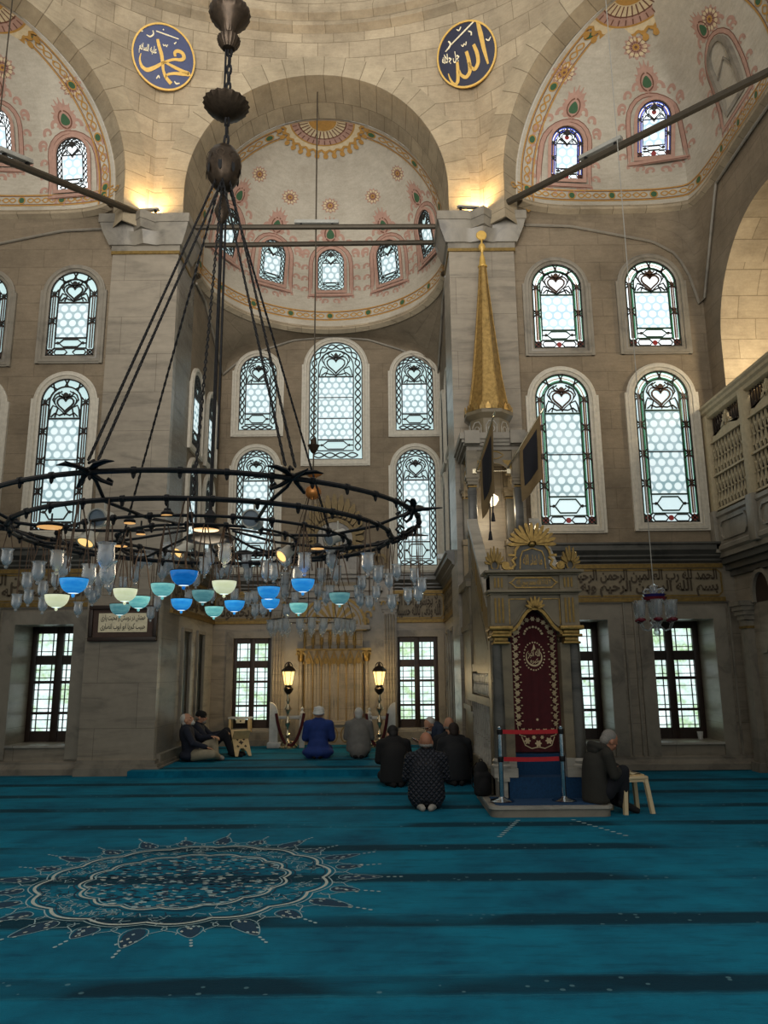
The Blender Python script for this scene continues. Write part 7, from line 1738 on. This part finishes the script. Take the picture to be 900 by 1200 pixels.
    if o.get('beard'):
        q = MB(); q.ball((0, 0.058, -0.088), 0.044, 0.046, 0.040, 14, 9, 0, h); q.ball((0, 0.09, -0.050), 0.026, 0.012, 0.008, 10, 6, 0, h); blend(q, 'beard', o['beard'], r, 0.009, 2)
    if o.get('glasses'):
        q = MB()
        for s in (-1, 1):
            q.tube([(s * 0.034 + 0.025 * math.cos(a), 0.104, 0.0 + 0.018 * math.sin(a)) for a in (2 * PI * i / 14 for i in range(14))], 0.003, 6, 0, True, h); q.tube([(s * 0.058, 0.102, 0.004), (s * 0.080, 0.04, 0.006), (s * 0.082, -0.01, 0.0)], 0.003, 6, 0, False, h)
        q.tube([(-0.01, 0.106, 0.003), (0.01, 0.106, 0.003)], 0.003, 6, 0, False, h); q.build('glasses', ['black'], r)
    return r, V, h
M['hair_black'] = plain('black_hair', (20, 17, 16), 0.7, 0, 0.3, 90); M['hair_grey'] = plain('grey_hair', (128, 124, 118), 0.7, 0, 0.2, 90); M['hair_white'] = plain('white_hair', (190, 188, 182), 0.7, 0, 0.15, 90); M['hair_brown'] = plain('dark_brown_hair', (44, 32, 26), 0.7, 0, 0.2, 90)
M['eye'] = plain('eye_dark', (36, 26, 22), 0.3); M['skin_dark'] = plain('tanned_skin', (164, 112, 86), 0.55, 0, 0.08)
M['robe_blue'] = plain('royal_blue_robe', (24, 52, 118), 0.85, 0, 0.15, 10); M['coat_grey'] = plain('grey_coat', (112, 110, 106), 0.9, 0, 0.12, 12); M['suit_black'] = plain('black_suit', (18, 18, 20), 0.85); M['jacket_dark'] = plain('charcoal_jacket', (28, 30, 34), 0.85)
M['coat_navy'] = plain('navy_coat', (24, 30, 46), 0.85); M['coat_blue'] = plain('dark_blue_coat', (34, 46, 66), 0.8); M['parka'] = plain('dark_olive_parka', (40, 38, 32), 0.85); M['trouser_beige'] = plain('beige_trousers', (150, 140, 118), 0.9); M['trouser_dark'] = plain('dark_trousers', (16, 18, 26), 0.9); M['sock_pale'] = plain('pale_socks', (150, 146, 138), 0.9)
def quilt():
    t = NT('quilted_navy'); ob = t.coord(); sp = t.n('SeparateXYZ'); t.l(ob, sp.inputs[0])
    a = t.math('ABSOLUTE', t.math('SUBTRACT', t.math('FRACT', t.math('MULTIPLY', t.math('ADD', sp.outputs['X'], sp.outputs['Z']), 16.0)), 0.5)); b = t.math('ABSOLUTE', t.math('SUBTRACT', t.math('FRACT', t.math('MULTIPLY', t.math('SUBTRACT', sp.outputs['X'], sp.outputs['Z']), 16.0)), 0.5))
    m_ = t.math('MINIMUM', a, b); c = t.ramp(m_, (0.03, C4((10, 12, 18))), (0.12, C4((30, 34, 46)))); t.bsdf(c, 0.6, 0, t.ramp(m_, (0.0, (0, 0, 0, 1)), (0.3, (1, 1, 1, 1))), 0.9, 0.02); return t.m
M['quilt'] = quilt()
def kneel(lean=0.0, head_drop=0.0, side=0.0, w=1.0, hand=0.0):
    """sitting back on the heels, hands on the thighs"""
    J = {'pelvis': (0, -0.03, 0.19), 'belly': (side * 0.3, 0.0 + lean * 0.35, 0.36), 'chest': (side * 0.7, 0.02 + lean * 0.75, 0.50), 'neck': (side, 0.02 + lean, 0.62), 'head': (side * 1.1, 0.045 + lean * 1.2 + head_drop * 0.5, 0.745 - head_drop)}
    for s, t in (('l', -1), ('r', 1)):
        J['sh_' + s] = (side * 0.8 + t * 0.185 * w, 0.02 + lean * 0.9, 0.565); J['el_' + s] = (t * 0.228 * w, 0.06 + lean * 0.6, 0.335); J['wr_' + s] = (t * 0.13, 0.27, 0.285 + hand)
        J['hip_' + s] = (t * 0.09, 0.03, 0.17); J['kn_' + s] = (t * 0.13, 0.42, 0.085); J['an_' + s] = (t * 0.10, -0.06, 0.05); J['toe_' + s] = (t * 0.055, -0.20, 0.035)
    return J
PALM = {'hand_l': (0.25, 1, -0.3), 'hand_r': (-0.25, 1, -0.3)}
X_ = lambda u, v, Y: at(u, v, Y).x
person('man in a bright blue robe and white turban kneeling with his back turned', (X_(373, 880, 14.1), 14.1, 0.10), 0, kneel(0.0, 0.0, 0, 1.05), 'robe_blue', 'robe_blue', 'white', 'turban', {**PALM, 'coat_name': 'robe', 'bulk': 0.012, 'collar': 'white', 'coat_extra': [((-0.10, -0.06, 0.12), (-0.15, -0.14, 0.07), 0.14, 0.08), ((0.10, -0.06, 0.12), (0.15, -0.14, 0.07), 0.14, 0.08), ((0, -0.05, 0.16), (0, -0.18, 0.09), 0.16, 0.10), ((-0.13, 0.38, 0.1), (0.13, 0.38, 0.1), 0.11, 0.11)], 'coat_balls': [((0, -0.06, 0.10), 0.29, 0.23, 0.11)]})
person('grey haired man in a grey coat kneeling with his back turned', (X_(420.5, 880, 14.1), 14.1, 0.10), 0, kneel(0.0, 0.01), 'coat_grey', 'trouser_dark', 'hair_white', 'short', {**PALM, 'coat_extra': [((0, -0.05, 0.20), (0, -0.10, 0.13), 0.17, 0.17)], 'hem': (0.225, 0.10)})
person('man with black hair in a black suit kneeling with bowed head', (X_(463, 915, 11.4), 11.4, 0), math.radians(8), kneel(0.05, 0.06, -0.01), 'suit_black', 'suit_black', 'hair_black', 'short', {**PALM, 'look': (-0.1, 0.85, -0.5), 'hem': (0.23, 0.05)})
person('bald man in a quilted navy jacket kneeling in front of the other worshippers', (X_(500, 940, 9.55), 9.55, 0), math.radians(-3), kneel(0.02, 0.0, 0.005, 1.05), 'quilt', 'trouser_dark', 'hair_grey', 'fringe', {**PALM, 'dark': True, 'sock': 'sock_pale', 'coat_name': 'quilted_jacket', 'hem': (0.225, 0.10), 'coat_extra': [((-0.06, -0.03, 0.22), (-0.07, -0.06, 0.13), 0.15, 0.14), ((0.06, -0.03, 0.22), (0.07, -0.06, 0.13), 0.15, 0.14)]})
person('man with dark hair in a charcoal jacket kneeling beside the pulpit stairs', (1.0, 11.5, 0), math.radians(4), kneel(0.03, 0.03), 'jacket_dark', 'trouser_dark', 'hair_brown', 'short', {**PALM, 'look': (0, 0.95, -0.25), 'hem': (0.23, 0.06)})
person('bald man whose head shows behind the charcoal jacket of the kneeling man', (0.97, 12.05, 0), 0, kneel(0.0, -0.03), 'jacket_dark', 'trouser_dark', 'hair_grey', 'fringe', PALM)
# bending man with glasses, seen from his left side
J = kneel(0.14, 0.12); J['wr_l'] = (-0.10, 0.40, 0.36); J['wr_r'] = (0.06, 0.42, 0.36); J['el_l'] = (-0.24, 0.18, 0.34); J['el_r'] = (0.22, 0.18, 0.34)
pr_, V, h = person('grey haired man with glasses in a dark blue coat bending over his phone', (0.98, 12.85, 0.10), math.radians(103), J, 'coat_blue', 'trouser_dark', 'hair_white', 'short', {'hand_l': (0.3, 1, 0.2), 'hand_r': (-0.3, 1, 0.2), 'palm_l': (0.4, 0, 1), 'palm_r': (-0.4, 0, 1), 'look': (-0.25, 0.8, -0.55), 'glasses': True, 'beard': 'hair_white', 'coat_balls': [((0, -0.05, 0.15), 0.23, 0.19, 0.12)]})
q = MB(); q.cbox(-0.037, 0.037, -0.075, 0.075, -0.005, 0.005, 0.004, 0); q.box(-0.033, 0.033, -0.069, 0.069, 0.005, 0.0062, 1)
M['screen'] = glow('phone_screen', (190, 205, 220), 0.8)
tag(q.build('phone', ['black', 'screen'], None, pr_.matrix_basis @ Matrix.Translation((-0.02, 0.52, 0.40)) @ Matrix.Rotation(0.5, 4, 'X')), 'small phone held by the bending man with glasses', 'phone')
# two men sitting against the left pier, facing the bay
S = {'pelvis': (0, -0.06, 0.12), 'belly': (0, -0.10, 0.28), 'chest': (0, -0.14, 0.44), 'neck': (0, -0.15, 0.57), 'head': (0.01, -0.14, 0.69), 'sh_l': (-0.185, -0.12, 0.52), 'sh_r': (0.185, -0.12, 0.52), 'el_l': (-0.23, 0.06, 0.36), 'el_r': (0.25, 0.00, 0.32), 'wr_l': (-0.12, 0.28, 0.40), 'wr_r': (0.16, 0.22, 0.24),
     'hip_l': (-0.09, 0.0, 0.11), 'hip_r': (0.09, 0.0, 0.11), 'kn_l': (-0.20, 0.30, 0.32), 'kn_r': (0.30, 0.34, 0.14), 'an_l': (-0.08, 0.36, 0.06), 'an_r': (-0.04, 0.40, 0.06), 'toe_l': (0.0, 0.46, 0.045), 'toe_r': (-0.16, 0.44, 0.04)}
p = atZ(214, 893, 0.10)
person('white haired man in a navy coat and beige trousers leaning back against the left pier', (max(p.x, -3.31), p.y + 0.1, 0.10), math.radians(-84), S, 'coat_navy', 'trouser_beige', 'hair_white', 'short', {'look': (0.15, 0.85, 0.45), 'hand_l': (0.3, 1, -0.2), 'hand_r': (-0.4, 0.8, -0.3), 'voxel': 0.007, 'beard': 'hair_white', 'coat_balls': [((0, -0.10, 0.10), 0.22, 0.16, 0.10)], 'sock': 'sock_pale'})
S2_ = dict(S); S2_.update({'kn_l': (-0.12, 0.36, 0.44), 'kn_r': (0.14, 0.36, 0.42), 'an_l': (-0.10, 0.52, 0.06), 'an_r': (0.10, 0.50, 0.06), 'toe_l': (-0.11, 0.66, 0.035), 'toe_r': (0.11, 0.64, 0.035), 'wr_l': (-0.06, 0.30, 0.42), 'wr_r': (0.08, 0.28, 0.40), 'head': (0, -0.09, 0.70), 'el_r': (0.24, 0.08, 0.32)})
p = atZ(232, 889, 0.10)
person('man in a black knit cap with knees drawn up behind the wooden book stand', (max(p.x - 0.02, -3.28), p.y + 0.25, 0.10), math.radians(-86), S2_, 'coat_navy', 'trouser_dark', 'black', 'cap', {'look': (0.05, 1, -0.05), 'hand_l': (0.5, 1, 0), 'hand_r': (-0.5, 1, 0), 'voxel': 0.007, 'beard': 'hair_grey', 'coat_balls': [((0, -0.08, 0.10), 0.21, 0.16, 0.10)], 'foot_name': 'sock'})
# man in the hooded coat at the stool
K = {'pelvis': (0, -0.02, 0.13), 'belly': (0, 0.0, 0.30), 'chest': (0, 0.03, 0.46), 'neck': (0, 0.08, 0.58), 'head': (0, 0.17, 0.66), 'sh_l': (-0.175, 0.05, 0.53), 'sh_r': (0.175, 0.05, 0.53), 'el_l': (-0.205, 0.10, 0.31), 'el_r': (0.205, 0.10, 0.31), 'wr_l': (-0.05, 0.26, 0.37), 'wr_r': (0.06, 0.26, 0.36),
     'hip_l': (-0.08, 0.05, 0.13), 'hip_r': (0.08, 0.05, 0.13), 'kn_l': (-0.10, 0.26, 0.34), 'kn_r': (0.10, 0.26, 0.34), 'an_l': (-0.09, 0.25, -0.02), 'an_r': (0.09, 0.25, -0.02), 'toe_l': (-0.10, 0.37, -0.075), 'toe_r': (0.10, 0.37, -0.075)}
pr_, V, h = person('man in a dark hooded coat sitting bent over the stool right of the pulpit', (2.42, 9.12, 0.117), math.radians(-80), K, 'parka', 'trouser_dark', 'hair_grey', 'short', {'look': (-0.1, 0.78, -0.6), 'hand_l': (0.7, 0.8, 0), 'hand_r': (-0.7, 0.8, 0), 'voxel': 0.007, 'dark': True, 'foot_name': 'shoe', 'chest_r': 0.135, 'hem': (0.185, 0.0)})
q = MB(); q.tube([(0.10 * math.cos(a), 0.06 + 0.09 * math.sin(a) - 0.03, 0.60 - 0.035 * math.sin(a)) for a in (2 * PI * i / 20 for i in range(20))], 0.042, 10, 0, True); q.ball((0, -0.04, 0.575), 0.11, 0.06, 0.07, 16, 10); blend(q, 'hood', 'parka', pr_, 0.012, 3)
# ============================================================ small things on the floor
def stool(lbl, loc, rz, w_, d_, h_, tilt=0.0):
    r = thing('stool', lbl, 'stool', loc, rz); s = MB(); s.cbox(-w_ / 2, w_ / 2, -d_ / 2, d_ / 2, h_ - 0.035, h_, 0.012); s.build('seat', ['plastic'], r)
    for sx_ in (-1, 1):
        for sy_ in (-1, 1):
            l = MB(); x, y = sx_ * (w_ / 2 - 0.028), sy_ * (d_ / 2 - 0.028); ex, ey = sx_ * 0.04, sy_ * 0.04; k = 0.022
            l.prismz([(x + ex - k, y + ey - k), (x + ex + k, y + ey - k), (x + ex + k, y + ey + k), (x + ex - k, y + ey + k)], 0, h_ - 0.03, 0, None, [(x - k, y - k), (x + k, y - k), (x + k, y + k), (x - k, y + k)]); l.build('leg', ['plastic'], r)
    for sy_ in (-1, 1):
        a = MB(); a.prism([(-w_ / 2, h_ - 0.02), (w_ / 2, h_ - 0.02), (w_ / 2, h_ - 0.11), (w_ / 2 - 0.07, h_ - 0.06), (-w_ / 2 + 0.07, h_ - 0.06), (-w_ / 2, h_ - 0.11)], sy_ * (d_ / 2 - 0.02) - 0.008, sy_ * (d_ / 2 - 0.02) + 0.008); a.build('apron', ['plastic'], r)
    return r
p = atZ(737, 948, 0.0)
st_ = stool('beige plastic stool with an open book in front of the man in the hooded coat', (2.80, 9.20, 0), math.radians(12), 0.31, 0.31, 0.40)
q = MB()
for sg in (-1, 1):
    q.grid(lambda u, v, sg=sg: (sg * 0.13 * u, -0.10 + 0.20 * v, 0.012 + 0.016 * math.sin(PI * min(1, u * 1.1)) ), 8, 2, 0); q.box(min(0, sg * 0.135), max(0, sg * 0.135), -0.104, 0.104, 0.0, 0.012, 1)
    for k in range(9): q.box(sg * 0.065 - 0.045, sg * 0.065 + 0.045, -0.08 + 0.018 * k, -0.075 + 0.018 * k, 0.0275, 0.0285, 2)
M['page'] = plain('book_page', (226, 212, 172), 0.9)
tag(q.build('open_book', ['page', 'wood_pale', 'ink'], None, Matrix.Translation((2.80, 9.20, 0.402)) @ Matrix.Rotation(math.radians(8), 4, 'Z')), 'open book lying on the beige plastic stool', 'book')
# barrier posts and belts at the pulpit
def post(u, lbl, Y=9.17):
    b = at(u, 938, Y); r = thing('barrier_post', lbl, 'barrier post', (b.x, Y, 0.128))
    q = MB(); q.lathe([(0.135, 0.0), (0.14, 0.008), (0.125, 0.018), (0.05, 0.035), (0.034, 0.05)], 28); q.build('base', ['chrome'], r); q = MB(); q.lathe([(0.027, 0.04), (0.027, 0.80)], 18); q.build('tube', ['chrome'], r)
    for z in (0.765, 0.46): q = MB(); q.lathe([(0.032, z - 0.03), (0.034, z - 0.02), (0.034, z + 0.02), (0.032, z + 0.03)], 16); q.build('belt_head', ['iron'], r)
    q = MB(); q.lathe([(0.029, 0.80), (0.03, 0.815), (0.02, 0.825)], 16); q.build('cap', ['chrome'], r); return b.x
xa = post(588.5, 'chrome barrier post left before the pulpit door'); xb = post(661.5, 'chrome barrier post right before the pulpit door')
for z, n in ((0.893, 'upper'), (0.588, 'lower')):
    q = MB(); q.grid(lambda u, v: (xa + 0.036 + (xb - xa - 0.072) * u, 9.17 + 0.004, z - 0.024 + 0.048 * v - 0.006 * math.sin(PI * u)), 12, 1, 0); q.grid(lambda u, v: (xa + 0.036 + (xb - xa - 0.072) * u, 9.17, z - 0.024 + 0.048 * v - 0.006 * math.sin(PI * u)), 12, 1, 0, None, True)
    tag(q.build('barrier_belt', ['belt']), '%s red belt stretched between the chrome barrier posts' % n, 'belt')
# backpack by the pulpit
bag = thing('backpack', 'black backpack leaning on the left side of the pulpit base', 'backpack', (1.16, 9.62, 0.117), math.radians(25)); bag.scale = (0.86, 0.86, 0.92)
q = MB(); q.cbox(-0.13, 0.13, -0.07, 0.07, 0.0, 0.30, 0.05); q.ball((0.0, 0.03, 0.30), 0.115, 0.065, 0.14, 16, 12); q.ball((-0.01, -0.06, 0.13), 0.09, 0.05, 0.10, 14, 9); blend(q, 'sack', 'black', bag, 0.012, 4)
for s in (-1, 1): q = MB(); q.tube([(s * 0.05, 0.06, 0.42), (s * 0.10, 0.13, 0.32), (s * 0.10, 0.12, 0.12), (s * 0.06, 0.07, 0.06)], 0.014, 8, 0, False, None, 0.4); q.build('strap', ['suit_black'], bag)
q = MB(); q.tube([(-0.025, 0.03, 0.43), (-0.02, 0.035, 0.455), (0.02, 0.035, 0.455), (0.03, 0.03, 0.43)], 0.008, 8); q.build('handle', ['suit_black'], bag)
# folding wooden book stand before the seated men
p = atZ(262, 886, 0.10)
rh = thing('book_stand', 'pale wooden folding book stand with carved openings before the man in the cap', 'book stand', (p.x + 0.30, p.y - 0.03, 0.10), math.radians(-62))
for sg in (-1, 1):
    q = MB(); m = Matrix.Translation((0, 0, 0.30)) @ Matrix.Rotation(sg * math.radians(38), 4, 'Y')
    outer = [(-0.15, -0.36), (-0.10, -0.36), (-0.07, -0.26), (-0.03, -0.20), (0.03, -0.20), (0.07, -0.26), (0.10, -0.36), (0.15, -0.36), (0.15, 0.20), (-0.15, 0.20)]
    mm = m @ Matrix.Rotation(PI / 2, 4, 'Z'); q.prism(outer, -0.009, 0.009, 0, mm)
    f = lambda x, z, off: tuple(mm @ Vector((x, -0.009 - off, z))); g = lambda x, z, off: tuple(mm @ Vector((x, 0.009 + off, z)))
    for fn in (f, g):
        for c in ((0, -0.08, 0.035), (-0.07, -0.16, 0.022), (0.07, -0.16, 0.022), (-0.06, -0.02, 0.02), (0.06, -0.02, 0.02)): q.blob([(c[0] + c[2] * (1 + 0.35 * math.cos(4 * a)) * math.cos(a), c[1] + c[2] * (1 + 0.35 * math.cos(4 * a)) * math.sin(a)) for a in (2 * PI * i / 24 for i in range(24))], fn, 1, 0.002)
    q.build('leaf', ['wood_pale', 'wood_dark'], rh)
# small table on the left window ledge
p = at(281, 850, 16.45); tb = thing('small_table', 'small pale table standing on the ledge under the left bay window', 'table', (p.x, 16.5, AH[1][2] - 0.06))
q = MB(); q.cbox(-0.24, 0.24, -0.13, 0.13, 0.27, 0.31, 0.008); q.build('table_top', ['white_marble'], tb)
for sx_ in (-1, 1):
    for sy_ in (-1, 1): q = MB(); q.cbox(sx_ * 0.20 - 0.025, sx_ * 0.20 + 0.025, sy_ * 0.10 - 0.02, sy_ * 0.10 + 0.02, 0, 0.275, 0.004); q.build('leg', ['wood_pale'], tb)
q = MB(); q.box(-0.06, 0.12, -0.142, -0.132, 0.19, 0.27, 0); q.blob(circle(0.018, 10, 0.03, 0.23), lambda x, z, off: (x, -0.142 - off, z), 1, 0.001); q.build('notice', ['paper', 'ink'], tb)
# cup on the right sill
p = at(838, 868, YB + 0.30); q = MB(); q.lathe([(0.03, 0), (0.035, 0.01), (0.045, 0.08), (0.05, 0.13), (0.045, 0.13), (0.03, 0.02)], 18); tag(q.build('cup', ['white_marble'], None, None, 40, (RH[1][1] - 0.22, YB + 0.40, RH[1][2] + 0.002)), 'small pale cup on the sill of the low window nearest the right wall', 'cup')
# small floodlight on the bay cornice
p = at(519, 641, 15.2); fl_ = thing('spotlight', 'small white spotlight on the cornice at the right of the bay', 'spotlight', (AX1 - 0.14, 15.0, 3.72 - 0.02))
q = MB(); q.cbox(-0.10, 0.10, -0.06, 0.06, 0.06, 0.17, 0.015); q.build('housing', ['white_marble'], fl_); q = MB(); q.tube([(0, 0, 0.0), (0, 0, 0.07)], 0.02, 8); q.build('foot', ['white_marble'], fl_)
q = MB(); q.box(-0.115, -0.10, -0.05, 0.05, 0.07, 0.16); q.build('lens', ['flood_glass'], fl_)
# ============================================================ lamps that light the place
WARM = (1.0, 0.66, 0.28)
for sx_, x in (('left', -4.36), ('right', 1.84)):
    lamp('pier_uplight', 'AREA', (x + (0.10 if x < 0 else -0.10), YP - 0.22, 9.98), 30, WARM, 0.35, (x, YP + 0.05, 11.6))
lamp('gallery_light', 'POINT', (XR + 0.45, 11.3, 6.6), 95, (1.0, 0.85, 0.6), 0.15)
